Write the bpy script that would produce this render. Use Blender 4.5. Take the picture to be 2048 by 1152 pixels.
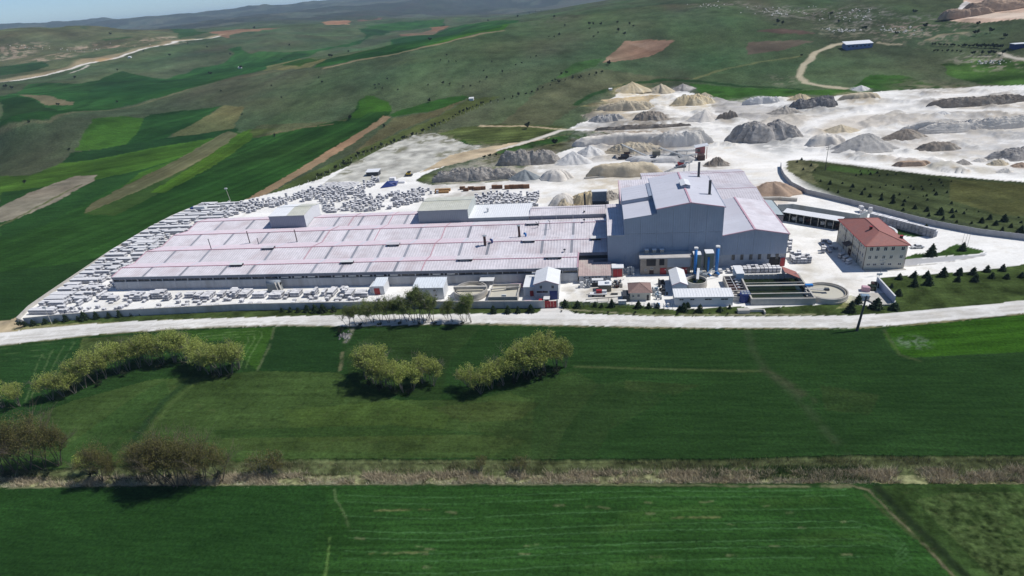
import bpy, math, random
import numpy as np
from math import radians, sin, cos, pi
random.seed(7); RNG = np.random.default_rng(11)
for o in list(bpy.data.objects): bpy.data.objects.remove(o)
SC = bpy.context.scene; COL = SC.collection
# ------------------------------------------------------------------ camera
FPX = 1218.5; PITCH = radians(25.88); ROLL = radians(-5.07); TH = radians(-9.38); CAMH = 100.0
# site frame: x runs along the long front of the factory, y away from the road; the camera looks between them
def _rz(v, a): return np.array([v[0]*cos(a)-v[1]*sin(a), v[0]*sin(a)+v[1]*cos(a), v[2]])
_f = np.array([0, cos(PITCH), -sin(PITCH)]); _r = np.array([1.0, 0, 0]); _u = np.cross(_r, _f)
CX = _rz(cos(ROLL)*_r + sin(ROLL)*_u, -TH); CU = _rz(-sin(ROLL)*_r + cos(ROLL)*_u, -TH); CF = _rz(_f, -TH)
from mathutils import Matrix, Vector
cam = bpy.data.cameras.new('camera'); camo = bpy.data.objects.new('camera', cam); COL.objects.link(camo)
cam.sensor_width = 36; cam.lens = 36*FPX/2048; cam.clip_start = 1; cam.clip_end = 60000
camo.matrix_world = Matrix(((CX[0], CU[0], -CF[0], 0), (CX[1], CU[1], -CF[1], 0), (CX[2], CU[2], -CF[2], CAMH), (0, 0, 0, 1)))
SC.camera = camo
def ray(u, v): return CF + CX*((u-1024)/FPX) - CU*((v-576)/FPX)
def G(u, v, z=0.0):
    d = ray(u, v); t = (z-CAMH)/d[2]; return np.array([d[0]*t, d[1]*t, z])
# ------------------------------------------------------------------ sky and sun
SUNV = Vector((.72, .17, 1.0)).normalized()
W = bpy.data.worlds.new('World'); SC.world = W; W.use_nodes = True
nt = W.node_tree; bg = nt.nodes['Background']
sky = nt.nodes.new('ShaderNodeTexSky'); sky.sky_type = 'NISHITA'; sky.sun_disc = False
sky.sun_elevation = math.asin(SUNV.z); sky.sun_rotation = math.atan2(SUNV.x, SUNV.y)
sky.altitude = 900; sky.air_density = .75; sky.dust_density = 0.0; sky.ozone_density = 6.0
nt.links.new(sky.outputs[0], bg.inputs[0]); bg.inputs[1].default_value = 0.108
sun = bpy.data.lights.new('sun', 'SUN'); suno = bpy.data.objects.new('sun', sun); COL.objects.link(suno)
sun.energy = 4.4; sun.angle = radians(0.53); sun.color = (1.0, 0.965, 0.91)
suno.rotation_euler = (-SUNV).to_track_quat('-Z', 'Y').to_euler(); suno.location = (0, 0, 300)
SC.view_settings.view_transform = 'Standard'; SC.view_settings.look = 'None'
SC.view_settings.exposure = 0.0; SC.view_settings.gamma = 1.0; SC.view_settings.use_curve_mapping = False
SC.render.engine = 'CYCLES'
try:
    SC.cycles.volume_step_rate = 4; SC.cycles.max_bounces = 6; SC.cycles.volume_bounces = 0; SC.cycles.volume_max_steps = 64
except Exception: pass
# ------------------------------------------------------------------ numeric helpers
def hsh(i, j, s):
    n = (i.astype(np.int64)*374761393 + j.astype(np.int64)*668265263 + s*974634777) & 0x7fffffff
    n = (n ^ (n >> 13))*1274126177 & 0x7fffffff
    return ((n ^ (n >> 16)) & 0xffff)/65535.0
def vnoise(x, y, s=0):
    i = np.floor(x); j = np.floor(y); a = x-i; b = y-j; a = a*a*(3-2*a); b = b*b*(3-2*b)
    i = i.astype(np.int64); j = j.astype(np.int64)
    return (hsh(i, j, s)*(1-a)+hsh(i+1, j, s)*a)*(1-b)+(hsh(i, j+1, s)*(1-a)+hsh(i+1, j+1, s)*a)*b
def fbm(x, y, s=0, o=4):
    r = 0; w = 0.5; t = 0
    for k in range(o):
        r = r+w*vnoise(x, y, s+k*17); t += w; w *= .5; x = x*2.03+5.1; y = y*2.03+9.7
    return r/t
def sst(a, b, x):
    t = np.clip((x-a)/(b-a), 0, 1); return t*t*(3-2*t)
# ------------------------------------------------------------------ terrain surface (smooth interpolation of surveyed heights)
CP = []
def cp(u, v, z=None, D=None):
    d = ray(u, v)
    if z is None:
        t = D/math.hypot(d[0], d[1]); p = np.array([d[0]*t, d[1]*t, CAMH+d[2]*t])
    else: p = G(u, v, z)
    CP.append(p)
for u in (-150, 300, 700, 1100, 1500, 2200):
    for v in (1250, 850, 640, 500, 400): cp(u, v, 0.0)
for q in ((0, 330, 0), (300, 300, 1), (600, 330, 0), (800, 282, 2), (1000, 300, 0), (1000, 250, 4), (0, 300, 5), (1200, 300, 0), (1200, 230, 2), (1400, 230, 1), (1600, 260, 0), (1800, 250, 0), (2048, 300, 0), (2048, 230, 1), (1700, 190, 3),
          (-300, 285, 14), (0, 262, 14), (234, 215, 18), (430, 168, 24), (586, 137, 30), (800, 110, 38), (1000, 60, 50), (1150, 25, 56), (1290, 5, 62),
          (200, 290, 4), (400, 240, 8), (600, 200, 14), (800, 170, 20), (1000, 130, 28), (1000, 200, 9), (1200, 130, 22), (1200, 170, 10), (1100, 70, 40),
          (1300, 170, 5), (1300, 100, 25), (1300, 50, 46), (1500, 170, 4), (1500, 100, 20), (1500, 50, 38), (1600, 10, 50), (1800, 170, 4), (1800, 100, 16), (1800, 50, 30), (1900, 5, 44), (2048, 170, 5), (2048, 100, 16), (2048, 50, 30), (2048, 5, 42), (2300, 50, 34), (2300, 170, 10), (1500, -60, 74), (1900, -70, 68), (2300, -70, 60)):
    cp(q[0], q[1], z=q[2])
for q in ((0, 240, 760), (200, 205, 860), (430, 160, 1000), (0, 200, 1000), (200, 180, 1080), (600, 120, 1200), (800, 95, 1400), (0, 162, 1400), (180, 127, 1500), (330, 95, 1700), (438, 71, 1900), (450, 130, 1350), (600, 95, 1500), (780, 75, 1700), (900, 60, 1800),
          (0, 78, 2000), (90, 54, 2100), (170, 56, 2100), (260, 62, 2200), (60, 110, 1800), (200, 100, 1800), (350, 66, 2300), (-300, 90, 2200),
          (480, 62, 2300), (560, 52, 2300), (640, 50, 2350), (720, 62, 2300), (800, 50, 2500), (900, 42, 2600), (1000, 38, 2700), (1080, 30, 2900)):
    cp(q[0], q[1], D=q[2])
for u, v, D in ((0, 52, 9000), (80, 47, 9300), (200, 51, 9000), (330, 43, 8800), (420, 32, 8600), (520, 22, 8500), (-300, 75, 9000), (440, 40, 6000), (560, 20, 5600), (650, 13, 5400), (760, 14, 5200), (880, 16, 5200), (1000, 15, 5200), (1150, 6, 5000), (1290, -4, 5000), (1500, -20, 5200), (2048, -70, 5200), (700, 30, 4000), (900, 28, 4000), (300, 60, 5000)):
    cp(u, v-(5 if D > 7000 else 0), D=D)
for u, D, z in ((-200, 3600, 30), (100, 3600, 40), (300, 3600, 50), (-200, 6000, 40), (100, 6000, 60), (500, 15000, 0), (0, 15000, 0), (1000, 15000, 0), (2000, 15000, 0), (1500, 2500, 70), (2000, 2500, 60), (1500, 9000, 60), (2100, 9000, 60), (1000, 9000, 120)):
    d = ray(u, 60); t = D/math.hypot(d[0], d[1]); CP.append(np.array([d[0]*t, d[1]*t, z]))
CP = np.array(CP)
def _lp(x, y):
    fx = x*sin(-TH)*-1; 
    xr = x*cos(TH)-y*sin(TH); yr = x*sin(TH)+y*cos(TH)
    r = np.sqrt(xr*xr+yr*yr)+1e-6
    return np.arctan2(xr, np.abs(yr)+1e-6)*2.2, np.log(np.maximum(r, 60.0))*2.0
_a, _b = _lp(CP[:, 0], CP[:, 1]); N_ = len(CP)
def _k(r2): return r2*np.log(r2+1e-12)*0.5
_M = np.zeros((N_+3, N_+3)); _M[:N_, :N_] = _k((_a[:, None]-_a)**2+(_b[:, None]-_b)**2)+np.eye(N_)*0.002
_P = np.stack([np.ones(N_), _a, _b], 1); _M[:N_, N_:] = _P; _M[N_:, :N_] = _P.T
_w = np.linalg.solve(_M, np.concatenate([CP[:, 2], [0, 0, 0]]))
_c, _s = cos(TH), sin(TH)
def hz(x, y, fine=True):
    x = np.asarray(x, float); y = np.asarray(y, float); sh = x.shape; x = x.ravel(); y = y.ravel()
    out = np.zeros(len(x))
    for i in range(0, len(x), 60000):
        xx, yy = x[i:i+60000], y[i:i+60000]; a, b = _lp(xx, yy)
        out[i:i+60000] = _k((a[:, None]-_a)**2+(b[:, None]-_b)**2) @ _w[:N_]+_w[N_]+_w[N_+1]*a+_w[N_+2]*b
    r = np.hypot(x, y)
    fl = sst(430, 560, r+0.12*np.abs(x))
    out = out*fl
    if fine:
        out += fl*(fbm(x/90, y/90, 3, 4)-.5)*9*sst(500, 1100, r)+(fbm(x/260, y/260, 13, 3)-.5)*34*sst(1100, 1900, r)+sst(2500, 6000, r)*(fbm(x/700, y/700, 5, 4)-.5)*120
    return out.reshape(sh)
def T(px):
    """terrain points under picture positions (ray marched)"""
    px = np.array(px, float); d = CF+CX*((px[:, :1]-1024)/FPX)-CU*((px[:, 1:2]-576)/FPX)
    hd = np.hypot(d[:, 0], d[:, 1]); ts = np.geomspace(60, 14000, 420)
    lo = np.full(len(px), 60.0); hi = np.full(len(px), 14000.0); done = np.zeros(len(px), bool)
    X = d[:, 0:1]/hd[:, None]*ts; Y = d[:, 1:2]/hd[:, None]*ts; Z = CAMH+d[:, 2:3]/hd[:, None]*ts
    below = Z < hz(X, Y, False)
    idx = np.where(below.any(1), below.argmax(1), len(ts)-1); hi = ts[idx]; lo = ts[np.maximum(idx-1, 0)]
    for _ in range(14):
        m = (lo+hi)/2; b = CAMH+d[:, 2]/hd*m < hz(d[:, 0]/hd*m, d[:, 1]/hd*m, False); hi = np.where(b, m, hi); lo = np.where(b, lo, m)
    return np.stack([d[:, 0]/hd*hi, d[:, 1]/hd*hi], 1)
def _hp(*a, **k): return (a, k)
HEAPS = [
    _hp(1020, 1082, 361, 333, 'blue', 'dark slate-grey cone of fine gravel at the left of the sand heaps', .06, seed=1),
    _hp(1082, 1148, 362, 332, 'lgrey', 'pale grey broad heap right of the slate-grey cone', .08, seed=2, flat=.2),
    _hp(1108, 1185, 330, 297, 'white', 'tall pale heap of white gravel behind the slate-grey cone', .1, seed=3),
    _hp(1150, 1210, 312, 285, 'white', 'white heap higher up behind the tall pale heap', .12, seed=4),
    _hp(1168, 1330, 354, 320, 'tan', 'long tan sand heap with steep face behind the kerb wall', .1, flat=.45, asp=.28, seed=5, ridge=.45),
    _hp(1205, 1330, 308, 280, 'tan', 'tan and pinkish rubble heap under the long conveyor', .22, asp=.4, seed=6, flat=.2),
    _hp(1094, 1160, 413, 375, 'lgrey', 'smooth grey dome of sand behind the long hall roof', .05, seed=7, asp=.7, flat=.15),
    _hp(1140, 1215, 411, 376, 'yel', 'yellow sand heap cut open with steep crumbling face', .22, seed=8, asp=.5, flat=.3),
    _hp(1196, 1245, 400, 368, 'mix', 'brownish rubble heap against the left side of the tall hall', .25, seed=9, asp=.7),
    _hp(1108, 1150, 414, 396, 'tan', 'small ochre heap with curled ridges in front of the grey dome', .3, seed=10, asp=.5),
    _hp(1485, 1600, 393, 356, 'pink', 'long pinkish brown sand heap behind the right side of the tall hall', .07, seed=11, asp=.45, ridge=.2),
    _hp(1256, 1340, 244, 217, 'brown', 'brown rubble mound with dark crest on the white yard', .2, seed=12, asp=.5, flat=.2),
    _hp(1373, 1445, 243, 212, 'lgrey', 'smooth beige-grey gravel cone right of the brown mound', .05, seed=13, asp=.6),
    _hp(1225, 1303, 187, 159, 'yel', 'bright yellow sand heap at the back left of the quarry yard', .08, seed=14, asp=.5),
    _hp(1290, 1352, 187, 162, 'tan', 'pale tan heap right of the bright yellow one', .12, seed=15, asp=.5),
    _hp(1340, 1390, 181, 164, 'dgrey', 'dark blue-grey cone at the back of the quarry yard', .08, seed=16),
    _hp(1335, 1430, 211, 184, 'yel', 'lumpy yellowish heap in front of the dark blue-grey cone', .25, seed=17, asp=.4, flat=.3),
    _hp(1392, 1425, 196, 181, 'tan', 'small smooth tan heap at the back right of the yellowish heap', .08, seed=18),
    _hp(1448, 1606, 285, 235, 'dgrey', 'big dark grey rock mound in the middle of the white yard', .25, seed=19, asp=.38, flat=.35, ridge=.3),
    _hp(1530, 1606, 230, 208, 'mix', 'grey-brown rubble mound left of the charcoal heap', .18, seed=20, asp=.4),
    _hp(1570, 1686, 216, 191, 'char', 'long charcoal heap of broken blocks at the back of the yard', .3, seed=21, asp=.25, flat=.5, ridge=.5),
    _hp(1596, 1700, 292, 262, 'lgrey', 'low pale gravel mound at the left foot of the large grey mound', .14, seed=22, asp=.4, flat=.4),
    _hp(1652, 1798, 305, 258, 'grey', 'large smooth grey gravel mound beside the utility pole', .1, seed=23, asp=.45, ridge=.1),
    _hp(1642, 1718, 266, 245, 'tan', 'small tan cone behind the large grey gravel mound', .06, seed=24),
    _hp(1756, 1862, 282, 249, 'brown', 'brown earth cone right of the large grey mound', .1, seed=25, asp=.45),
    _hp(1828, 1922, 302, 280, 'brown', 'low dark brown earth mound in front of the brown cone', .15, seed=26, asp=.35, flat=.3),
    _hp(1842, 2070, 212, 191, 'brown', 'very long low brown-grey rubble bank along the back right', .25, seed=27, asp=.12, flat=.5, ridge=.7),
    _hp(1770, 2080, 264, 233, 'lgrey', 'very long pale rubble bank across the right of the yard', .3, seed=28, asp=.13, flat=.5, ridge=.7),
    _hp(1860, 1910, 232, 219, 'white', 'small white gravel cone above the long pale bank', .06, seed=29),
    _hp(1968, 2110, 320, 287, 'dgrey', 'grey rock mound at the right edge of the quarry yard', .2, seed=30, asp=.4, flat=.3),
    _hp(1905, 1942, 330, 314, 'mix', 'small grey-brown cone near the yard road at right', .1, seed=31),
    _hp(1972, 2018, 331, 310, 'tan', 'small pale cone with spiky crest near the right edge', .2, seed=32),
    _hp(1943, 1978, 324, 312, 'lgrey', 'little pale grey heap left of the spiky cone', .15, seed=33),
    _hp(2020, 2062, 335, 320, 'pink', 'small brownish heap at the far right by the yard road', .15, seed=34),
    _hp(1903, 1938, 343, 333, 'rust', 'flat rusty orange heap by the yard road', .2, seed=35, asp=.3),
    _hp(1990, 2030, 346, 331, 'lgrey', 'little grey cone in front of the spiky one', .15, seed=36),
    _hp(1783, 1862, 333, 319, 'pink', 'low ring of reddish grit on the white yard', .08, seed=37, asp=.2, flat=.7),
    _hp(1488, 1560, 208, 192, 'white', 'white flat-topped rubble bank at the back of the yard', .2, seed=38, asp=.25, flat=.6, ridge=.5),
    _hp(1678, 1765, 201, 182, 'tan', 'flat-topped tan heap by the dirt road', .08, seed=39, asp=.3, flat=.6),
    _hp(1700, 1742, 180, 168, 'white', 'white gravel cone beside the dirt road end', .06, seed=40),
    _hp(1575, 1625, 200, 182, 'yel', 'small dusty ochre heap beneath the dirt road', .2, seed=41, asp=.4),
    _hp(1405, 1462, 333, 306, 'brown', 'dark rubble spoil heap right of the red crusher shelter', .28, seed=42, asp=.5),
    _hp(1250, 1390, 325, 309, 'white', 'low white spread of crushed stone around the crusher', .05, seed=43, asp=.3, flat=.8),
    _hp(870, 1020, 362, 334, 'mix', 'long grey-brown spoil bank below the dirt track', .3, seed=44, asp=.2, flat=.3, ridge=.6),
    _hp(1000, 1120, 330, 297, 'mix', 'grassy brown spoil bank rising behind the slate cone', .3, seed=45, asp=.25, flat=.3, ridge=.5),
    _hp(1050, 1110, 318, 300, 'tan', 'crumbling pinkish bank left of the tall pale heap', .25, seed=46, asp=.4),
    _hp(1150, 1330, 290, 262, 'lgrey', 'steep grey excavation face behind the rubble under the conveyor', .16, seed=47, asp=.15, flat=.5, ridge=.7),
    _hp(1290, 1425, 294, 258, 'lgrey', 'pale streaked excavation face behind the crusher', .2, seed=48, asp=.2, flat=.5, ridge=.6),
    _hp(1185, 1375, 258, 248, 'brown', 'low dark kerb of rubble along the track behind the quarry', .3, seed=49, asp=.05, flat=.5, ridge=.8),
    _hp(1430, 1480, 240, 222, 'brown', 'narrow scrubby bank right of the beige gravel cone', .3, seed=50, asp=.2, flat=.3, ridge=.4),
    _hp(1180, 1250, 244, 226, 'grey', 'grey rubble patch left of the brown mound', .3, seed=51, asp=.3, flat=.5),
    _hp(1190, 1300, 222, 200, 'tan', 'low ochre spill in front of the bright yellow heap', .2, seed=52, asp=.25, flat=.6),
    _hp(1880, 1980, 36, 14, 'pink', 'stepped pink quarry terrace at the top right corner', .2, seed=53, asp=.2, flat=.6, ridge=.5),
    _hp(1925, 2080, 22, -6, 'pink', 'upper pink quarry terrace cut into the hill', .25, seed=54, asp=.2, flat=.5, ridge=.5)]
# ------------------------------------------------------------------ materials
MATS = {}
def nd(t, ty, **k):
    n = t.nodes.new(ty)
    for a, b in k.items():
        if a.startswith('i_'): n.inputs[a[2:].replace('_', ' ')].default_value = b
        else: setattr(n, a, b)
    return n
def mat(name, col, rough=.8, var=.12, scale=1.0, metal=0, bump=0.0, bscale=None, tint=None, spec=.3, streak=False, obvar=0.0):
    """plain procedural surface: base colour broken up by two scales of noise, wear tint, bump"""
    if name in MATS: return MATS[name]
    m = bpy.data.materials.new(name); m.use_nodes = True; t = m.node_tree; b = t.nodes['Principled BSDF']
    b.inputs['Roughness'].default_value = rough; b.inputs['Metallic'].default_value = metal
    b.inputs['Specular IOR Level'].default_value = spec
    tc = nd(t, 'ShaderNodeTexCoord'); mp = nd(t, 'ShaderNodeMapping')
    t.links.new(tc.outputs['Object'], mp.inputs[0])
    if streak: mp.inputs['Scale'].default_value = (1, 1, .12)
    n1 = nd(t, 'ShaderNodeTexNoise'); n1.inputs['Scale'].default_value = scale; n1.inputs['Detail'].default_value = 6; n1.inputs['Roughness'].default_value = .65
    t.links.new(mp.outputs[0], n1.inputs[0])
    r = nd(t, 'ShaderNodeMapRange'); r.inputs['From Min'].default_value = .3; r.inputs['From Max'].default_value = .7
    r.inputs['To Min'].default_value = 1-var; r.inputs['To Max'].default_value = 1+var
    t.links.new(n1.outputs[0], r.inputs[0])
    mx = nd(t, 'ShaderNodeMix', data_type='RGBA', blend_type='MULTIPLY'); mx.inputs[0].default_value = 1
    mx.inputs[6].default_value = (*col, 1)
    src = r.outputs[0]
    if obvar:
        oi = nd(t, 'ShaderNodeObjectInfo'); r2 = nd(t, 'ShaderNodeMapRange'); r2.inputs['To Min'].default_value = 1-obvar; r2.inputs['To Max'].default_value = 1+obvar*.5
        t.links.new(oi.outputs['Random'], r2.inputs[0]); mm = nd(t, 'ShaderNodeMath', operation='MULTIPLY')
        t.links.new(src, mm.inputs[0]); t.links.new(r2.outputs[0], mm.inputs[1]); src = mm.outputs[0]
    t.links.new(src, mx.inputs[7]); out = mx.outputs[2]
    if tint:
        n2 = nd(t, 'ShaderNodeTexNoise'); n2.inputs['Scale'].default_value = scale*.35; n2.inputs['Detail'].default_value = 8
        t.links.new(mp.outputs[0], n2.inputs[0])
        r3 = nd(t, 'ShaderNodeMapRange'); r3.inputs['From Min'].default_value = .5; r3.inputs['From Max'].default_value = .72; r3.inputs['To Max'].default_value = tint[1]
        t.links.new(n2.outputs[0], r3.inputs[0]); m2 = nd(t, 'ShaderNodeMix', data_type='RGBA'); t.links.new(r3.outputs[0], m2.inputs[0])
        t.links.new(out, m2.inputs[6]); m2.inputs[7].default_value = (*tint[0], 1); out = m2.outputs[2]
    t.links.new(out, b.inputs['Base Color'])
    if bump:
        n3 = nd(t, 'ShaderNodeTexNoise'); n3.inputs['Scale'].default_value = bscale or scale*3; n3.inputs['Detail'].default_value = 5
        t.links.new(tc.outputs['Object'], n3.inputs[0])
        bp = nd(t, 'ShaderNodeBump'); bp.inputs['Strength'].default_value = 1; bp.inputs['Distance'].default_value = bump
        t.links.new(n3.outputs[0], bp.inputs['Height']); t.links.new(bp.outputs[0], b.inputs['Normal'])
    MATS[name] = m; return m
def ground_material():
    m = bpy.data.materials.new('ground_surface'); m.use_nodes = True; t = m.node_tree; b = t.nodes['Principled BSDF']
    b.inputs['Roughness'].default_value = 1.0; b.inputs['Specular IOR Level'].default_value = 0
    L = t.links.new
    ca = nd(t, 'ShaderNodeAttribute'); ca.attribute_name = 'gcol'; pa = nd(t, 'ShaderNodeAttribute'); pa.attribute_name = 'gpar'
    sp = nd(t, 'ShaderNodeSeparateColor'); L(pa.outputs[0], sp.inputs[0])
    tc = nd(t, 'ShaderNodeTexCoord')
    def noise(scale, det, rough=.6, mpx=None):
        n = nd(t, 'ShaderNodeTexNoise'); n.inputs['Scale'].default_value = scale; n.inputs['Detail'].default_value = det; n.inputs['Roughness'].default_value = rough
        if mpx:
            mp = nd(t, 'ShaderNodeMapping'); mp.inputs['Scale'].default_value = mpx; L(tc.outputs['Object'], mp.inputs[0]); L(mp.outputs[0], n.inputs[0])
        else: L(tc.outputs['Object'], n.inputs[0])
        return n.outputs[0]
    def mr(x, a, b_, c, d):
        r = nd(t, 'ShaderNodeMapRange'); L(x, r.inputs[0])
        for i, v in zip((1, 2, 3, 4), (a, b_, c, d)): r.inputs[i].default_value = v
        return r.outputs[0]
    def ma(op, x, y):
        n = nd(t, 'ShaderNodeMath', operation=op)
        for i, q in enumerate((x, y)):
            if isinstance(q, (int, float)): n.inputs[i].default_value = q
            else: L(q, n.inputs[i])
        return n.outputs[0]
    # crops: fine tufts + directional streaks
    crop = ma('MULTIPLY', ma('MULTIPLY', mr(noise(1.3, 7, .8), .3, .7, .42, 1.58), mr(noise(.5, 6, .75, (.16, 1.5, 1)), .3, .7, .66, 1.34)), mr(noise(.09, 6, .65, (.5, 1.2, 1)), .3, .7, .84, 1.16))
    scrub = ma('MULTIPLY', mr(noise(.55, 8, .78), .32, .68, .5, 1.5), mr(noise(.06, 6, .65), .3, .7, .78, 1.22))
    grav = ma('MULTIPLY', mr(noise(.8, 8, .75), .3, .7, .9, 1.08), mr(noise(.05, 8, .75, (.5, 1.5, 1)), .3, .7, .82, 1.1))
    a = ma('MULTIPLY', ma('SUBTRACT', crop, 1), sp.outputs[0]); s = ma('MULTIPLY', ma('SUBTRACT', scrub, 1), sp.outputs[1]); g = ma('MULTIPLY', ma('SUBTRACT', grav, 1), sp.outputs[2])
    tot = ma('ADD', ma('ADD', ma('ADD', a, s), g), 1)
    mx = nd(t, 'ShaderNodeMix', data_type='RGBA', blend_type='MULTIPLY'); mx.inputs[0].default_value = 1
    L(ca.outputs[0], mx.inputs[6]); L(tot, mx.inputs[7])
    # colour drift: olive / brown specks in vegetation
    m2 = nd(t, 'ShaderNodeMix', data_type='RGBA'); L(mx.outputs[2], m2.inputs[6]); m2.inputs[7].default_value = (.15, .125, .062, 1)
    L(ma('MULTIPLY', mr(noise(.35, 8, .8), .57, .75, 0, .55), sp.outputs[1]), m2.inputs[0])
    m3 = nd(t, 'ShaderNodeMix', data_type='RGBA'); L(m2.outputs[2], m3.inputs[6]); m3.inputs[7].default_value = (.46, .41, .31, 1)
    L(ma('MULTIPLY', mr(noise(.12, 9, .75), .52, .78, 0, .6), sp.outputs[2]), m3.inputs[0])
    L(m3.outputs[2], b.inputs['Base Color'])
    bp = nd(t, 'ShaderNodeBump'); bp.inputs['Strength'].default_value = .9
    hsum = ma('ADD', ma('MULTIPLY', noise(1.3, 6, .7), .5), ma('MULTIPLY', noise(.3, 4), .6)); L(hsum, bp.inputs['Height'])
    L(ma('ADD', ma('MULTIPLY', ma('ADD', sp.outputs[0], sp.outputs[1]), .35), .06), bp.inputs['Distance']); L(bp.outputs[0], b.inputs['Normal'])
    return m
# ------------------------------------------------------------------ ground sheet
rows = [66.0]
while rows[-1] < 15000:
    Yv = rows[-1]; pxs = Yv*Yv/(CAMH*FPX/2)*1.25*.93; rows.append(Yv+min(pxs+0.03, Yv*(.0046 if Yv < 2600 else .011)))
rows = np.array([-400, -200, -100, -30, 0, 30, 50, 60, 64]+rows)
cols = np.concatenate([np.array([-1.7, -1.55, -1.4, -1.28, -1.2]), np.linspace(-1.12, 1.12, 900), np.array([1.2, 1.28, 1.4, 1.55, 1.7])])
YY, AA = np.meshgrid(rows, cols, indexing='ij'); XXc = AA*(np.maximum(YY, 62)+32)
gx = (XXc*_c+YY*_s).ravel(); gy = (-XXc*_s+YY*_c).ravel()
NV = len(gx); gr = np.hypot(gx, gy)
gz = hz(gx, gy); gz = np.clip(gz, -25, 700)
gcol = np.tile(np.array([.060, .084, .042]), (NV, 1)); gpar = np.zeros((NV, 3)); gpar[:, 1] = 1
reg = np.zeros(NV, np.int32); REG = ['ground']
_wm = np.clip((gr-250)*.0065, .22, 9)
wx = gx+(fbm(gx/(_wm*4), gy/(_wm*4), 21, 3)-.5)*_wm*2.2; wy = gy+(fbm(gx/(_wm*4), gy/(_wm*4), 41, 3)-.5)*_wm*2.2
def inside(poly):
    x0, y0 = poly.min(0); x1, y1 = poly.max(0)
    ix = np.where((wx > x0) & (wx < x1) & (wy > y0) & (wy < y1))[0]
    px, py = wx[ix], wy[ix]; r = np.zeros(len(ix), bool); n = len(poly)
    for i in range(n):
        ax, ay = poly[i]; bx, by = poly[i-1]
        if ay == by: continue
        c = (ay > py) != (by > py); r ^= c & (px < (bx-ax)*(py-ay)/(by-ay)+ax)
    return ix[r]
def P(pts, col, kind='crop', rows_=None, mott=.12, big=25, px=True, mix=1.0, nm=None):
    poly = T(pts) if px else np.array(pts, float)
    ix = inside(poly)
    if not len(ix): return ix
    if mix == 1.0:
        nm = nm or {'crop': 'field', 'soil': 'ploughed_field', 'meadow': 'meadow', 'gravel': None, 'scrub': 'ground'}[kind]
        if nm == 'ground': reg[ix] = 0
        elif nm:
            REG.append(nm); reg[ix] = len(REG)-1
    c = np.array(col, float)*({'crop': np.array([.80, .76, .60]), 'meadow': np.array([.88, .88, .70]), 'scrub': np.array([.86, .93, .75])}.get(kind, 1)); n = fbm(gx[ix]/big, gy[ix]/big, int(abs(pts[0][0])) % 97, 4); mod = 1+(n-.5)*2*mott*2
    if rows_:
        (a0, a1), sp, am = rows_; q = T([a0, a1]) if px else np.array([a0, a1], float); d = (q[1]-q[0])/np.linalg.norm(q[1]-q[0])
        t_ = -gx[ix]*d[1]+gy[ix]*d[0]+(fbm(gx[ix]/40, gy[ix]/40, 9, 2)-.5)*sp*1.2; l_ = gx[ix]*d[0]+gy[ix]*d[1]
        mod = mod*(1+am*((vnoise(t_/sp, l_/400, 7)-.5)*2+(vnoise(t_/sp*2.7, l_/150, 8)-.5)))
    gcol[ix] = gcol[ix]*(1-mix)+mix*c*mod[:, None]
    gpar[ix] = gpar[ix]*(1-mix)+mix*np.array({'crop': (1, 0, 0), 'scrub': (0, 1, 0), 'gravel': (0, 0, 1), 'meadow': (.7, .6, 0), 'soil': (0, .35, .2)}[kind])
    return ix
def Ln(pts, col, w, kind='gravel', soft=.5, mix=1.0, px=True, breaks=0, nm=None):
    q = T(pts) if px else np.array(pts, float)
    x0, y0 = q.min(0)-w*2; x1, y1 = q.max(0)+w*2
    ix = np.where((gx > x0) & (gx < x1) & (gy > y0) & (gy < y1))[0]; dmin = np.full(len(ix), 1e9)
    for a, b in zip(q[:-1], q[1:]):
        e = b-a; t_ = np.clip(((wx[ix]-a[0])*e[0]+(wy[ix]-a[1])*e[1])/max(e@e, 1e-6), 0, 1)
        dmin = np.minimum(dmin, np.hypot(wx[ix]-a[0]-e[0]*t_, wy[ix]-a[1]-e[1]*t_))
    k = (1-sst(w/2*(1-soft), w/2*(1+soft), dmin))*mix
    if nm: REG.append(nm); reg[ix[k > .5]] = len(REG)-1
    if breaks: k *= sst(breaks-.15, breaks+.15, fbm(gx[ix]/3, gy[ix]/3, 77, 3))
    gcol[ix] = gcol[ix]*(1-k[:, None])+np.array(col)*k[:, None]
    kd = np.array({'crop': (1, 0, 0), 'scrub': (0, 1, 0), 'gravel': (0, 0, 1), 'soil': (0, .35, .2)}[kind]); gpar[ix] = gpar[ix]*(1-k[:, None])+kd*k[:, None]
    return ix, k
def blob(q, R_, col, ay=.6, lo=.5, hi=.62, sc=5, seed=191, mix=.75, px=True):
    c_ = T([q])[0] if px else np.array(q, float)
    ix = np.where((np.abs(gx-c_[0]) < R_*1.1) & (np.abs(gy-c_[1]) < R_*1.1/ay))[0]
    k = (1-sst(R_*.3, R_, np.hypot(wx[ix]-c_[0], (wy[ix]-c_[1])*ay)))*sst(lo, hi, fbm(gx[ix]/sc, gy[ix]/sc, seed, 4))
    gcol[ix] = gcol[ix]*(1-k[:, None]*mix)+np.array(col)*k[:, None]*mix
# greens (real surface colours)
DG = (.022, .058, .019); DG2 = (.024, .066, .02); MG = (.032, .082, .02); BG = (.046, .118, .017); YG = (.062, .12, .022)
OL = (.078, .092, .04); BR = (.17, .135, .085); RB = (.26, .155, .085); TAN = (.34, .27, .18); WH = (.80, .785, .745); DOL = (.05, .062, .028); GREY = (.5, .47, .43)
_n = fbm(gx/160, gy/160, 61, 5); gcol *= (1+(_n-.5)*.7)[:, None]
_n = fbm(gx/60, gy/260, 62, 4); gcol[:, 1] *= 1+(_n-.5)*.5
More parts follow.
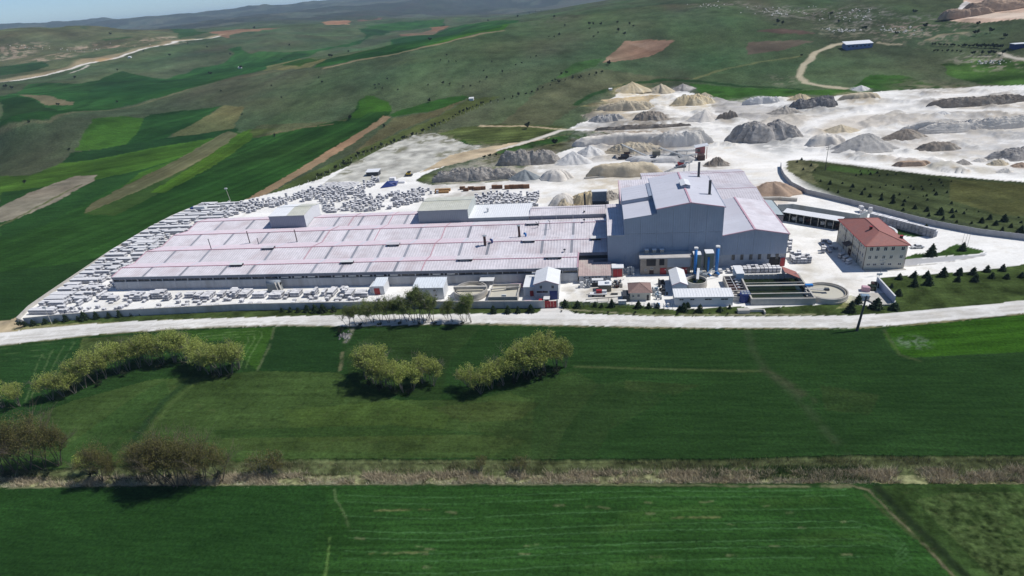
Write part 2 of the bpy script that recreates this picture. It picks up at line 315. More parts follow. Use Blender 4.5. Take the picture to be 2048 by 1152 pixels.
# far ridges: distance haze mixed into the colour as purple grey, with darker scrub patches
far = sst(2600, 4200, gr); gcol = gcol*(1-far[:, None]*.5)+np.array([.085, .075, .078])*far[:, None]*.5; gcol = gcol*(1-far[:, None]*.45*(fbm(gx/500, gy/900, 63, 4)[:, None] > .5))
# --- left valley behind the crest
P([(-300, 170), (-300, 80), (0, 57), (90, 53), (170, 55), (260, 61), (350, 65), (430, 68), (270, 103), (120, 138), (0, 160)], (.105, .1, .062), 'scrub', None, .35, 70, mix=.6)
P([(0, 195), (59, 172), (94, 168), (164, 168), (203, 160), (223, 150), (250, 141), (281, 150), (332, 154), (390, 135), (449, 125), (470, 108), (453, 98), (480, 95), (500, 108), (520, 103), (586, 103), (664, 92), (727, 78), (738, 70), (715, 62), (800, 49), (890, 44), (890, 55), (785, 64), (719, 84), (637, 100), (600, 115), (540, 135), (480, 150), (430, 165), (352, 187), (234, 212), (100, 240), (0, 256)], (.026, .085, .028), 'crop', (((100, 230), (500, 130)), 14, .25), .3, 120)
P([(0, 205), (39, 193), (80, 205), (120, 220), (0, 250)], (.02, .058, .02)); P([(39, 191), (70, 190), (145, 203), (140, 208), (90, 207)], (.15, .13, .075), 'soil')
P([(180, 172), (330, 158), (430, 150), (400, 168), (300, 190), (180, 196)], (.02, .07, .026)); P([(0, 236), (150, 216), (300, 190), (234, 212), (100, 240), (0, 256)], (.024, .075, .024))
P([(523, 143), (547, 128), (600, 115), (650, 122), (620, 135), (560, 142)], (.14, .13, .07), 'scrub'); P([(565, 130), (600, 118), (640, 120), (600, 134)], (.04, .09, .025))
P([(625, 137), (648, 121), (773, 94), (785, 78), (836, 70), (930, 53), (1039, 45), (1008, 57), (930, 73), (852, 93), (793, 108), (695, 125)], (.028, .095, .028), 'crop', (((650, 130), (900, 75)), 12, .3), .3, 90)
P([(785, 80), (836, 70), (930, 60), (850, 82), (790, 93)], (.02, .07, .026)); P([(700, 112), (793, 94), (760, 112), (690, 124)], (.02, .068, .024))
P([(850, 92), (1000, 55), (1039, 45), (1008, 58), (930, 74), (852, 94)], (.05, .14, .022)); Ln([(650, 136), (700, 126), (793, 109), (860, 93), (1008, 60)], (.2, .17, .1), 9, 'soil')
P([(790, 66), (880, 58), (870, 66), (800, 72)], (.15, .11, .07), 'soil'); P([(860, 58), (915, 49), (900, 55), (870, 62)], (.2, .12, .07), 'soil')
P([(730, 52), (800, 46), (890, 42), (880, 52), (800, 62), (740, 62)], (.03, .1, .022))
P([(640, 44), (690, 40), (702, 46), (690, 52), (655, 50)], (.27, .15, .085), 'soil'); P([(710, 42), (765, 38), (760, 43), (720, 46)], (.13, .085, .06), 'soil')
P([(420, 66), (500, 60), (560, 54), (520, 64), (450, 72)], (.2, .12, .075), 'soil'); P([(0, 132), (80, 122), (97, 133), (0, 153)], (.028, .07, .03)); P([(200, 72), (270, 68), (262, 72), (210, 76)], (.035, .085, .03)); P([(330, 62), (390, 62), (420, 66), (360, 74)], (.03, .08, .03))
for q in (((40, 92), 26), ((165, 88), 22), ((230, 90), 20), ((110, 118), 26), ((190, 106), 18), ((300, 80), 34), ((330, 72), 26), ((20, 108), 24), ((260, 84), 16), ((350, 88), 18)):
    blob(q[0], q[1]*2.2, (.4, .31, .24), .7, .48, .64, 12, 91, .55)
Ln([(0, 161), (117, 141), (176, 124), (273, 105), (324, 91), (375, 76), (438, 69)], (.4, .3, .19), 30, 'soil', .7, .6); Ln([(0, 164), (117, 143), (176, 127), (273, 107), (324, 94), (375, 78), (438, 70)], (.66, .62, .56), 11, 'gravel', .3, nm='road')
Ln([(140, 145), (165, 139), (178, 130)], (.45, .42, .36), 6, 'gravel', .4); Ln([(200, 122), (215, 118)], (.42, .3, .15), 16, 'soil', .8)
Ln([(0, 262), (100, 244), (234, 216), (352, 188), (430, 168), (586, 138)], (.13, .115, .065), 5, 'scrub', .8, .6)
# --- left near slope fields
P([(0, 420), (100, 380), (190, 345), (330, 290), (470, 262), (500, 277), (700, 235), (720, 200), (735, 190), (750, 192), (780, 208), (783, 222), (775, 235), (650, 310), (560, 360), (470, 412), (300, 480), (200, 540), (80, 622), (0, 655), (-200, 720), (-300, 500)], (.027, .083, .021), 'crop', (((300, 440), (600, 320)), 5, .28), .18, 50)
P([(0, 352), (60, 350), (128, 325), (180, 320), (330, 292), (430, 276), (420, 290), (350, 318), (280, 345), (190, 372), (0, 400), (-200, 420), (-250, 400)], (.05, .115, .02), 'crop', (((0, 370), (300, 320)), 8, .3), .2)
P([(150, 302), (190, 238), (240, 231), (298, 236), (278, 262), (250, 292)], (.045, .115, .021), 'crop', None, .2); P([(275, 264), (296, 228), (345, 220), (445, 211), (400, 240), (330, 278), (250, 292)], (.024, .078, .024), 'crop', (((280, 260), (440, 215)), 9, .3))
P([(338, 275), (400, 240), (450, 210), (490, 215), (480, 235), (465, 258), (400, 270)], (.125, .115, .062), 'scrub'); P([(128, 325), (140, 305), (250, 290), (330, 277), (470, 257), (476, 262), (430, 276), (330, 292), (180, 320)], (.018, .056, .02))
P([(0, 385), (190, 360), (300, 335), (420, 292), (300, 345), (190, 395), (90, 450), (0, 480)], (.023, .07, .021)); P([(280, 345), (420, 290), (460, 268), (478, 268), (400, 320), (300, 372), (200, 415)], (.048, .115, .02), 'crop', (((220, 400), (450, 280)), 5, .25))
P([(455, 262), (480, 268), (400, 322), (300, 372), (200, 418), (168, 428), (180, 408), (270, 362), (360, 315), (430, 276)], (.13, .125, .062), 'soil', (((200, 410), (420, 300)), 4, .3)); P([(168, 428), (300, 372), (400, 322), (320, 385), (230, 432)], (.05, .1, .03))
P([(-250, 530), (0, 415), (60, 385), (150, 352), (195, 350), (190, 360), (110, 405), (40, 435), (0, 445), (-250, 600)], (.2, .175, .13), 'soil', None, .2, 8); P([(478, 268), (500, 258), (555, 256), (505, 276), (430, 330), (330, 385), (300, 385), (400, 322)], (.062, .13, .02), 'crop', (((330, 380), (500, 270)), 5, .3))
P([(0, 545), (130, 528), (210, 512), (130, 575), (50, 628), (0, 655), (-250, 740), (-300, 560)], (.019, .055, .018), 'crop', None, .1); P([(505, 277), (600, 255), (690, 246), (560, 262)], (.14, .11, .06), 'soil'); P([(500, 262), (520, 250), (600, 246), (690, 242), (700, 236), (510, 276)], (.1, .085, .05), 'scrub', None, .3, 12, mix=.6)
P([(732, 190), (752, 192), (780, 208), (783, 222), (740, 224), (715, 238), (700, 236), (716, 216), (722, 200)], (.045, .125, .02))
P([(778, 230), (800, 220), (870, 200), (925, 190), (938, 193), (900, 212), (860, 222), (790, 232)], (.032, .1, .022)); P([(786, 236), (860, 224), (935, 197), (880, 228), (800, 262), (740, 290), (690, 318)], (.11, .1, .06), 'scrub'); P([(490, 412), (620, 345), (740, 290), (860, 240), (935, 200), (1000, 190), (880, 250), (780, 292), (700, 330), (620, 372), (560, 395)], (.075, .1, .04), 'meadow', (((520, 400), (800, 265)), 6, .2), .25)
P([(470, 411), (560, 360), (650, 305), (768, 232), (783, 233), (700, 290), (600, 350), (495, 410)], (.27, .185, .11), 'soil', (((500, 400), (700, 280)), 2, .1), .08)
Ln([(0, 452), (60, 422), (160, 370)], (.09, .1, .04), 2, 'scrub'); 
# --- right hill
P([(1203, 124), (1225, 105), (1246, 80), (1300, 78), (1347, 78), (1325, 100), (1300, 112), (1250, 120)], (.2, .125, .085), 'soil', (((1210, 115), (1300, 85)), 7, .3)); P([(1260, 85), (1346, 78), (1325, 97), (1300, 100)], (.22, .15, .11), 'soil', None, .2, 20, mix=.6)
P([(1490, 110), (1500, 85), (1590, 80), (1622, 84), (1560, 103)], (.11, .085, .062), 'soil', None, .2); P([(1510, 62), (1560, 57), (1640, 68), (1600, 70)], (.1, .07, .055), 'soil', None, .2)
P([(1380, 165), (1480, 175), (1600, 180), (1700, 178), (1740, 150), (1800, 150), (1860, 165), (1960, 172), (1800, 180), (1740, 188), (1560, 192), (1480, 206), (1420, 195)], (.036, .09, .022), 'meadow', None, .3, 15)
P([(1880, 130), (1940, 118), (2048, 120), (2200, 118), (2200, 175), (1960, 168), (1900, 150)], (.05, .11, .03), 'meadow', None, .5, 18); P([(1080, 170), (1200, 135), (1390, 155), (1330, 165), (1200, 180), (1100, 250), (1000, 250)], (.085, .08, .055), 'scrub', None, .4, 20, mix=.7)
P([(1150, 125), (1200, 115), (1195, 130), (1110, 160)], (.04, .1, .025), 'meadow', None, .4, 20, mix=.7); P([(870, 268), (920, 255), (1000, 248), (1130, 252), (1100, 270), (1000, 290), (930, 287)], (.07, .095, .038), 'meadow', (((900, 275), (1100, 258)), 4, .3), .4, 18); P([(860, 280), (930, 280), (935, 288), (870, 288)], (.03, .07, .02))
for q, c2 in ((((1560, 20), 60), (.3, .29, .26)), (((1700, 30), 70), (.3, .28, .26)), (((1800, 60), 60), (.3, .28, .25)), (((1420, 12), 50), (.24, .23, .2)), (((1680, 62), 40), (.3, .28, .2)), (((1890, 60), 40), (.3, .22, .17)), (((1480, 10), 40), (.28, .27, .24)), (((1100, 40), 60), (.16, .15, .12)), (((1860, 45), 50), (.25, .24, .22)), (((1980, 125), 36), (.45, .42, .36)), (((1560, 160), 20), (.3, .28, .2)), (((1830, 70), 50), (.33, .25, .18))):
    blob(q[0], q[1]*1.0, tuple(.75*c_ for c_ in c2), lo=.53, hi=.66, mix=.55)
Ln([(1700, 84), (1665, 90), (1627, 106), (1609, 130), (1599, 150), (1609, 166), (1647, 171), (1689, 177)], (.42, .37, .26), 7, 'gravel', .4, nm='dirt_track'); Ln([(1755, 85), (1775, 90), (1800, 90)], (.33, .29, .2), 4, 'gravel', .5); Ln([(2000, 108), (2015, 114), (2060, 120)], (.5, .46, .38), 5, 'gravel', .4)
Ln([(1390, 155), (1440, 140), (1500, 128), (1600, 113)], (.13, .14, .06), 4, 'scrub', .6); Ln([(1860, 80), (1880, 70), (1930, 66)], (.25, .2, .13), 5, 'soil', .6)
Ln([(1390, 160), (1330, 158), (1250, 168), (1180, 190), (1150, 210)], (.02, .05, .015), 7, 'scrub', .4); Ln([(1390, 160), (1480, 172), (1600, 178)], (.018, .045, .014), 6, 'scrub', .4)
P([(1880, 38), (1895, 28), (1937, 16), (1930, 0), (1930, -30), (2300, -30), (2300, 34), (2048, 38), (1960, 46)], (.52, .38, .29), 'gravel', None, .35, 16); P([(1905, 34), (1960, 24), (2300, 22), (2300, 30), (1950, 36)], (.62, .5, .4), 'gravel'); P([(1935, 0), (1955, 10), (1950, 18), (1900, 28), (1920, 12)], (.66, .62, .58), 'gravel', None, .4, 8)
# --- white yards and quarry
YARD = [(33, 640), (60, 612), (100, 585), (222, 505), (300, 458), (410, 407), (470, 405), (560, 383), (640, 358), (700, 330), (760, 298), (830, 270), (870, 265), (905, 277), (935, 290), (985, 292), (960, 312), (890, 332), (845, 350), (830, 362), (860, 370), (960, 366), (1015, 362), (1050, 335), (1120, 305), (1165, 290), (1190, 275), (1160, 262), (1140, 256), (1200, 232), (1240, 212), (1215, 205), (1230, 190), (1250, 180), (1330, 180), (1360, 175), (1400, 190), (1440, 205), (1500, 208), (1560, 195), (1640, 196), (1690, 190), (1735, 186), (1790, 180), (1960, 172), (2100, 166), (2300, 160), (2300, 380), (2048, 362), (1900, 352), (1750, 333), (1640, 320), (1590, 318), (1566, 328), (1570, 352), (1600, 372), (1650, 393), (1750, 420), (1900, 452), (2048, 478), (2200, 500), (2200, 540), (2048, 529), (1960, 543), (1850, 550), (1757, 556), (1760, 575), (1792, 605), (1760, 614), (1690, 606), (1500, 617), (1480, 612), (1350, 620), (1300, 616), (1120, 610), (1110, 614), (1088, 615), (700, 616), (480, 620), (220, 633), (54, 647)]
P(YARD, WH, 'gravel', None, .06, 14, nm='yard')
P([(700, 330), (760, 298), (830, 270), (870, 265), (905, 277), (935, 290), (985, 292), (940, 312), (870, 332), (820, 350), (760, 366), (690, 362), (640, 372)], (.47, .46, .41), 'gravel', None, .3, 6)
for q_, r_ in (((870, 270), 14), ((900, 280), 12), ((830, 272), 12), ((770, 296), 10), ((960, 292), 12), ((720, 322), 8), ((930, 300), 9), ((845, 285), 9), ((690, 345), 7), ((890, 310), 12), ((800, 300), 9), ((985, 292), 12)): blob(q_, r_, (.13, .13, .075), .6, .42, .58, 4, int(q_[0]) % 60, .85); P([(840, 345), (900, 310), (985, 292), (1100, 275), (1020, 300), (950, 318), (880, 335)], (.45, .36, .24), 'gravel', None, .25, 8)
Ln([(1000, 300), (1060, 282), (1120, 262), (1160, 256), (1350, 258), (1400, 262)], (.6, .56, .49), 5, 'gravel', .5, nm='dirt_track'); Ln([(1130, 259), (1060, 253), (960, 252)], (.4, .34, .22), 3, 'soil', .5)
P([(835, 362), (850, 350), (900, 344), (960, 335), (1010, 330), (1010, 350), (960, 362), (880, 366)], (.06, .085, .03), 'meadow', None, .5, 6); P([(1000, 300), (1100, 275), (1170, 262), (1240, 262), (1330, 262), (1330, 285), (1200, 285), (1160, 290), (1110, 306), (1050, 333), (1000, 330), (940, 330)], (.1, .1, .055), 'scrub', None, .5, 9)
P([(990, 305), (1060, 285), (1150, 266), (1230, 264), (1180, 275), (1090, 290), (1020, 310)], (.035, .085, .025), 'meadow', None, .5, 8)
P([(1160, 230), (1200, 222), (1240, 214), (1230, 235), (1190, 245)], (.26, .24, .19), 'gravel', None, .4, 8); P([(1160, 212), (1250, 196), (1300, 200), (1280, 215), (1200, 212)], (.16, .14, .08), 'scrub', None, .5, 8); P([(1200, 200), (1300, 190), (1330, 194), (1290, 206), (1230, 208)], (.6, .46, .27), 'gravel', None, .3, 8)
P([(1420, 195), (1500, 208), (1560, 215), (1600, 235), (1500, 240), (1430, 225)], (.46, .44, .42), 'gravel', None, .3, 9); P([(1500, 250), (1560, 232), (1700, 230), (1880, 232), (1840, 245), (1700, 262), (1600, 280)], (.62, .57, .5), 'gravel', None, .15, 8)
for pts, c2, w in (([(1560, 320), (1500, 300), (1450, 270), (1400, 240), (1330, 215), (1260, 225)], (.66, .6, .5), 9), ([(1560, 330), (1640, 300), (1600, 270), (1640, 240), (1760, 215), (1900, 190), (2100, 176)], (.76, .73, .69), 10), ([(1640, 300), (1800, 312), (1980, 330), (2100, 320)], (.76, .73, .68), 10), ([(1400, 300), (1480, 318), (1560, 345), (1580, 372)], (.72, .67, .58), 12), ([(1150, 380), (1080, 370), (1000, 372), (880, 380)], (.7, .65, .56), 8)):
    Ln(pts, c2, w, 'gravel', .8, .7)
for k in range(95):
    u0, v0 = random.choice([(random.uniform(1500, 2040), random.uniform(185, 345)), (random.uniform(1580, 1700), random.uniform(470, 560)), (random.uniform(1120, 1240), random.uniform(575, 600)), (random.uniform(1150, 1500), random.uniform(215, 370))])
    Ln([(u0, v0), (u0+random.uniform(20, 70), v0+random.uniform(-4, 6))], random.choice([(.42, .37, .3), (.5, .46, .4), (.33, .3, .26)]), random.uniform(.8, 3), 'gravel', .9, random.uniform(.2, .6), breaks=.4)
HC = {'grey': (.33, .33, .33), 'dgrey': (.28, .28, .28), 'blue': (.26, .28, .29), 'tan': (.48, .4, .28), 'yel': (.58, .47, .28), 'brown': (.30, .255, .2), 'white': (.6, .59, .57), 'pink': (.44, .35, .27), 'lgrey': (.47, .46, .45), 'mix': (.36, .33, .28), 'char': (.26, .26, .26), 'rust': (.42, .29, .14)}
for a_, k_ in HEAPS:
    u0, u1, vb, vt, m_ = a_[:5]
    if vb < 60: continue
    a = T([(u0, vb), (u1, vb)]); rx = np.linalg.norm(a[1]-a[0])/2; c_ = a.mean(0); dv = c_/np.linalg.norm(c_); c_ = c_+dv*rx*k_.get('asp', .6)*.8
    blob(tuple(c_), rx*1.45, HC[m_], max(.3, 1/max(1, 1/(k_.get('asp', .6)+.25))), .2, .62, 4, int(u0) % 50, .75, px=False)
# rough beige and grey spreads over the quarry floor, scraped and tracked
for q_, r_, c2 in (((1250, 215), 26, (.5, .44, .34)), ((1320, 205), 30, (.58, .52, .42)), ((1390, 230), 26, (.55, .5, .42)), ((1480, 220), 30, (.44, .42, .38)), ((1530, 240), 30, (.46, .43, .38)), ((1580, 260), 30, (.5, .46, .4)), ((1660, 240), 34, (.54, .5, .44)), ((1760, 240), 36, (.56, .52, .46)), ((1860, 240), 36, (.5, .46, .4)), ((1960, 270), 40, (.52, .48, .42)), ((2000, 210), 44, (.52, .46, .38)), ((1900, 300), 30, (.6, .55, .48)), ((1950, 330), 20, (.44, .4, .32)), ((1740, 320), 22, (.52, .46, .38)), ((1840, 335), 22, (.42, .38, .28)), ((1200, 300), 24, (.6, .56, .5)), ((1130, 340), 20, (.5, .47, .42)), ((1250, 370), 24, (.56, .5, .4)), ((1180, 375), 16, (.5, .44, .34)), ((1100, 390), 16, (.6, .55, .46)), ((1430, 300), 26, (.6, .54, .44)), ((1500, 330), 24, (.62, .57, .48)), ((1540, 400), 16, (.58, .54, .46)), ((1620, 500), 16, (.6, .57, .5)), ((1650, 560), 14, (.5, .46, .38)), ((1600, 480), 12, (.55, .52, .46)), ((1150, 590), 8, (.56, .52, .44)), ((1210, 585), 7, (.5, .46, .4)), ((1040, 345), 14, (.42, .38, .3)), ((940, 350), 18, (.46, .42, .34))):
    blob(q_, r_, tuple(min(.7, c_*1.12) for c_ in c2), .5, .4, .66, 5, int(q_[0]+q_[1]) % 60, .62)
LANES = (([(1560, 320), (1500, 300), (1450, 270), (1400, 240), (1330, 215), (1260, 225)], 9), ([(1560, 330), (1640, 300), (1600, 270), (1640, 240), (1760, 215), (1900, 190), (2100, 176)], 11), ([(1640, 300), (1800, 312), (1980, 330), (2100, 320)], 10), ([(1400, 300), (1480, 318), (1560, 345), (1580, 372), (1700, 425)], 14), ([(1590, 312), (1700, 325), (1900, 350), (2100, 366)], 10), ([(1700, 228), (1850, 218), (2060, 222)], 8), ([(1180, 330), (1260, 322), (1350, 330), (1420, 318)], 8), ([(1150, 380), (1080, 372), (1000, 372), (880, 384)], 9), ([(1600, 480), (1680, 545), (1760, 555)], 10))
for pts, w in LANES: Ln(pts, (.85, .83, .79), w, 'gravel', .8, .8)
# green islands
P([(1573, 322), (1600, 319), (1650, 324), (1750, 337), (1850, 348), (1950, 357), (2048, 364), (2250, 384), (2250, 500), (2048, 470), (1960, 452), (1880, 436), (1780, 415), (1700, 395), (1640, 376), (1600, 358), (1575, 340)], (.058, .075, .04), 'meadow', (((1620, 350), (2000, 440)), 3.2, .35), .4, 22)
P([(1573, 322), (1600, 319), (1640, 330), (1620, 345), (1640, 372), (1600, 358), (1575, 340)], (.24, .22, .15), 'scrub', None, .5, 5, mix=.55); P([(1660, 330), (1760, 342), (1740, 350), (1650, 340)], (.05, .1, .03), 'meadow', None, .3, mix=.7)
P([(1900, 358), (2048, 368), (2200, 380), (2200, 440), (2000, 430), (1900, 400)], (.1, .1, .045), 'meadow', None, .4, 14, mix=.6)
P([(1806, 517), (1830, 508), (1880, 504), (1912, 488), (1968, 501), (1960, 508), (1880, 513), (1806, 519)], (.05, .095, .03), 'meadow', None, .3, 4); P([(1788, 452), (1820, 456), (1862, 470), (1830, 474), (1790, 470)], (.036, .08, .026), 'meadow', None, .3, 4)
P([(1806, 519), (1880, 514), (1960, 509), (1972, 503), (1970, 512), (1900, 522), (1806, 532)], (.42, .42, .43), 'gravel', None, .08); Ln([(1806, 534), (1900, 524), (1972, 510)], (.3, .28, .25), .5, 'gravel', .6, .8)
# south strip between wall and road, road itself
P([(-200, 700), (0, 668), (25, 652), (60, 644), (250, 632), (450, 624), (700, 612), (1085, 601), (1090, 610), (1118, 610), (1120, 602), (1240, 606), (1350, 620), (1480, 612), (1500, 617), (1690, 606), (1760, 614), (1792, 605), (1757, 556), (1850, 549), (1960, 542), (2048, 529), (2300, 500), (2300, 600), (2048, 640), (1700, 655), (1100, 650), (700, 655), (0, 690), (-300, 730)], (.05, .075, .028), 'meadow', None, .45, 5)
P([(-200, 665), (20, 640), (38, 632), (50, 650), (30, 668), (-200, 740)], (.42, .34, .22), 'gravel', None, .3, 5)
P([(25, 655), (80, 650), (200, 645), (300, 641), (300, 646), (80, 664), (20, 672)], (.33, .28, .18), 'scrub', None, .5, 3, mix=.6); P([(300, 640), (500, 634), (700, 630), (700, 636), (500, 640), (300, 648)], (.3, .27, .17), 'scrub', None, .5, 2, mix=.55)
P([(1700, 590), (1690, 604), (1670, 618), (1712, 612), (1716, 596)], (.4, .36, .2), 'scrub', None, .4, 2, mix=.6)
ROAD = [(-300, 715), (0, 666), (80, 656), (250, 643), (450, 636), (640, 631), (900, 628), (1075, 626), (1090, 610), (1095, 600), (1112, 600), (1120, 612), (1150, 627), (1300, 632), (1500, 633), (1700, 631), (1800, 625), (1920, 614), (2048, 601), (2300, 560), (2300, 590), (2048, 627), (1850, 646), (1700, 656), (1400, 656), (1100, 650), (960, 646), (700, 653), (560, 650), (400, 655), (200, 668), (0, 691), (-300, 745)]
P(ROAD, (.66, .645, .61), 'gravel', (((400, 645), (1200, 640)), 1.6, .05), .07, 9, nm='road')
for dv in (7, 10, 14, 17): Ln([(0, 668+dv*.9), (200, 647+dv), (450, 637+dv), (900, 630+dv), (1300, 634+dv), (1700, 633+dv), (2048, 603+dv)], (.43, .405, .36), .8, 'gravel', .9, .7, breaks=.36)
Ln([(0, 691), (200, 668), (400, 655), (560, 650), (700, 653)], (.16, .15, .08), 1.2, 'scrub', .8, .7, breaks=.4); Ln([(960, 648), (1100, 651), (1400, 657), (1700, 657), (1850, 647), (2048, 628)], (.2, .18, .1), 1.4, 'scrub', .8, .8, breaks=.4); Ln([(1120, 618), (1300, 630), (1690, 629)], (.3, .28, .18), .8, 'scrub', .8, .8, breaks=.4)
# --- near farm land
SO = [(-400, 745), (0, 693), (200, 670), (400, 657), (560, 652), (700, 655), (960, 650), (1100, 653), (1400, 658), (1700, 659), (1850, 649), (2048, 629), (2400, 570), (2600, 1400), (-600, 1400)]
P(SO, DG, 'crop', (((600, 760), (1600, 760)), 1.3, .07), .07, 18)
P([(0, 693), (162, 677), (150, 720), (110, 790), (60, 840), (-200, 860), (-400, 780)], (.022, .064, .021), 'crop', None, .1); P([(300, 668), (400, 660), (548, 655), (515, 742), (490, 720), (460, 680), (300, 690)], (.038, .098, .02), 'crop', None, .15, 12)
P([(165, 677), (300, 668), (300, 690), (200, 735), (140, 790), (110, 800), (150, 720)], (.06, .08, .03), 'scrub', None, .4, 4); P([(550, 660), (690, 655), (678, 745), (512, 745)], (.018, .052, .018), 'crop', None, .06)
P([(690, 700), (760, 660), (860, 655), (960, 655), (900, 720), (880, 800), (700, 780)], (.03, .062, .022), 'crop', None, .25, 10, mix=.7)
MEAD = [(-300, 950), (-300, 870), (60, 835), (150, 800), (300, 760), (515, 742), (680, 745), (720, 780), (800, 800), (940, 800), (1020, 785), (1060, 800), (1010, 840), (990, 915), (600, 918), (0, 940)]
P([(940, 800), (1050, 770), (1150, 742), (1200, 770), (1130, 860), (1110, 918), (960, 918)], (.036, .062, .023), 'meadow', None, .3, 9, mix=.5); P([(1100, 780), (1260, 760), (1330, 800), (1220, 860), (1190, 915), (1080, 915)], (.032, .056, .022), 'meadow', None, .3, 8, mix=.35); P([(980, 810), (1070, 790), (1060, 915), (960, 915)], (.04, .068, .024), 'meadow', None, .3, 6, mix=.55)
P(MEAD, (.042, .074, .025), 'meadow', (((0, 850), (1000, 850)), 1.6, .12), .28, 12); P([(0, 920), (150, 880), (260, 800), (330, 760), (340, 790), (280, 870), (200, 930)], (.03, .07, .022), 'meadow', None, .3, 8, mix=.6)
P([(560, 820), (800, 800), (900, 830), (880, 880), (600, 885)], (.054, .088, .024), 'meadow', None, .4, 6, mix=.45); P([(440, 878), (900, 868), (1050, 880), (1000, 905), (560, 905), (440, 900)], (.05, .074, .026), 'meadow', None, .4, 5, mix=.45); P([(420, 860), (780, 850), (1000, 868), (800, 872), (440, 876)], (.024, .058, .019), 'crop', None, .2, mix=.6)
P([(860, 815), (1000, 800), (1080, 806), (1040, 840), (930, 845)], (.05, .066, .025), 'meadow', None, .4, 8, mix=.5)
Ln([(380, 760), (330, 800), (290, 850), (260, 890)], (.02, .045, .016), 2.2, 'scrub', .8, .8); Ln([(395, 762), (345, 805), (300, 860)], (.065, .1, .03), 1.4, 'scrub', .8, .6)
Ln([(1150, 733), (1300, 738), (1480, 742), (1520, 742)], (.07, .095, .035), 1.0, 'scrub', .8, .7); Ln([(1495, 660), (1505, 700), (1530, 738), (1600, 800), (1660, 870), (1690, 905)], (.038, .058, .026), 2.4, 'scrub', .95, .5, breaks=.3); Ln([(1530, 742), (1580, 770), (1620, 800)], (.06, .064, .036), 2.6, 'scrub', .95, .5, breaks=.4)
P([(1640, 770), (1760, 790), (1740, 830), (1650, 820)], (.05, .065, .028), 'crop', None, .4, 7, mix=.28); P([(1250, 760), (1400, 770), (1350, 790), (1250, 780)], (.05, .064, .028), 'crop', None, .4, 5, mix=.28)
P([(1765, 672), (1778, 655), (1850, 650), (2048, 630), (2300, 600), (2300, 700), (2048, 705), (1900, 712), (1830, 716), (1790, 706)], (.036, .105, .014), 'crop', (((1830, 690), (2040, 670)), 1.6, .25), .12, 12); Ln([(1765, 672), (1790, 707), (1830, 717), (1900, 713), (2048, 706)], (.02, .045, .015), 1.0, 'crop', .8, .8); Ln([(1768, 660), (1800, 710), (1840, 722)], (.065, .085, .035), .9, 'scrub', .8, .6)
blob((1825, 684), 7, (.14, .18, .13), 1.3, .4, .65, 1, 5, .6)
def contour(cx, cy, rx, ry, a0, a1, n=14): return [(cx+rx*cos(radians(a0+(a1-a0)*i/n)), cy-ry*sin(radians(a0+(a1-a0)*i/n))) for i in range(n+1)]
TL = (.075, .12, .045)
for s_ in range(4):
    Ln([(150-s_*22, 684+s_*8), (140-s_*22, 700+s_*10), (118-s_*18, 735+s_*10), (86-s_*12, 775+s_*10)], TL, .45, 'crop', .6, .75, breaks=.3); Ln([(0, 698+s_*12), (60, 690+s_*12), (110-s_*6, 686+s_*11), (150-s_*22, 684+s_*8)], TL, .4, 'crop', .6, .5, breaks=.4)
for s_ in range(3): Ln([(330+s_*10, 672+s_*5), (440, 665+s_*5), (520-s_*12, 662+s_*6), (524-s_*14, 672+s_*6), (500-s_*12, 712), (492-s_*12, 735)], (.09, .15, .05), .5, 'crop', .6, .7, breaks=.3)
Ln([(548, 655), (540, 690), (515, 740)], (.1, .13, .06), .8, 'scrub', .8, .7, breaks=.35)
# reed strip, bottom fields
STRIP = [(-300, 968), (0, 942), (250, 932), (600, 918), (1000, 919), (1200, 918), (1450, 918), (1700, 910), (1850, 912), (2300, 908), (2300, 975), (2048, 968), (1750, 966), (1200, 966), (700, 968), (300, 970), (0, 974), (-300, 980)]
P(STRIP, (.085, .095, .05), 'scrub', (((0, 950), (2000, 940)), .9, .3), .5, 3); P([(0, 960), (600, 948), (1200, 948), (1740, 944), (2048, 955), (2048, 968), (1750, 966), (1200, 966), (700, 968), (0, 974)], (.25, .235, .15), 'scrub', None, .7, 1.2, mix=.7)
P([(-300, 982), (0, 977), (640, 972), (655, 1000), (610, 1152), (600, 1300), (-500, 1300)], (.020, .062, .018), 'crop', None, .08, 20); P([(640, 972), (1700, 976), (1745, 990), (1800, 1045), (1905, 1152), (1960, 1300), (590, 1300), (610, 1152), (655, 1000)], (.026, .078, .021), 'crop', (((700, 1050), (1600, 1040)), .75, .2), .16, 14)
P([(1740, 975), (1800, 968), (2048, 968), (2400, 965), (2500, 1400), (1980, 1400), (1900, 1152), (1800, 1040)], (.036, .068, .023), 'meadow', None, .4, 3)
P([(1830, 1000), (1900, 985), (2048, 985), (2300, 985), (2300, 1200), (1990, 1160), (1900, 1070)], (.062, .088, .038), 'meadow', None, .9, .8, mix=.5)
for v0 in (990, 1003, 1032, 1061, 1075, 1102, 1117, 1142):
    sl = (v0-985)*.12; Ln([(680+(v0 % 7)*4, v0), (800, v0+4), (900, v0+5), (1100, v0-3-sl*.3), (1300, v0-8-sl*.6), (1500, v0-7-sl), (1690+sl*3, v0-10-sl)], (.05, .115, .04), .28, 'crop', .7, .75, breaks=.3)
Ln([(668, 978), (672, 1000), (690, 1030), (700, 1060)], (.085, .13, .05), .5, 'crop', .7, .7, breaks=.4); Ln([(660, 1075), (656, 1110), (650, 1152)], (.085, .15, .04), .5, 'crop', .7, .8, breaks=.3)
for (u0, v0, u1) in ((750, 1021, 860), (740, 1107, 855), (1340, 1036, 1440)): Ln([(u0, v0), (u1, v0-2)], (.14, .15, .06), .5, 'crop', .8, .7, breaks=.45)
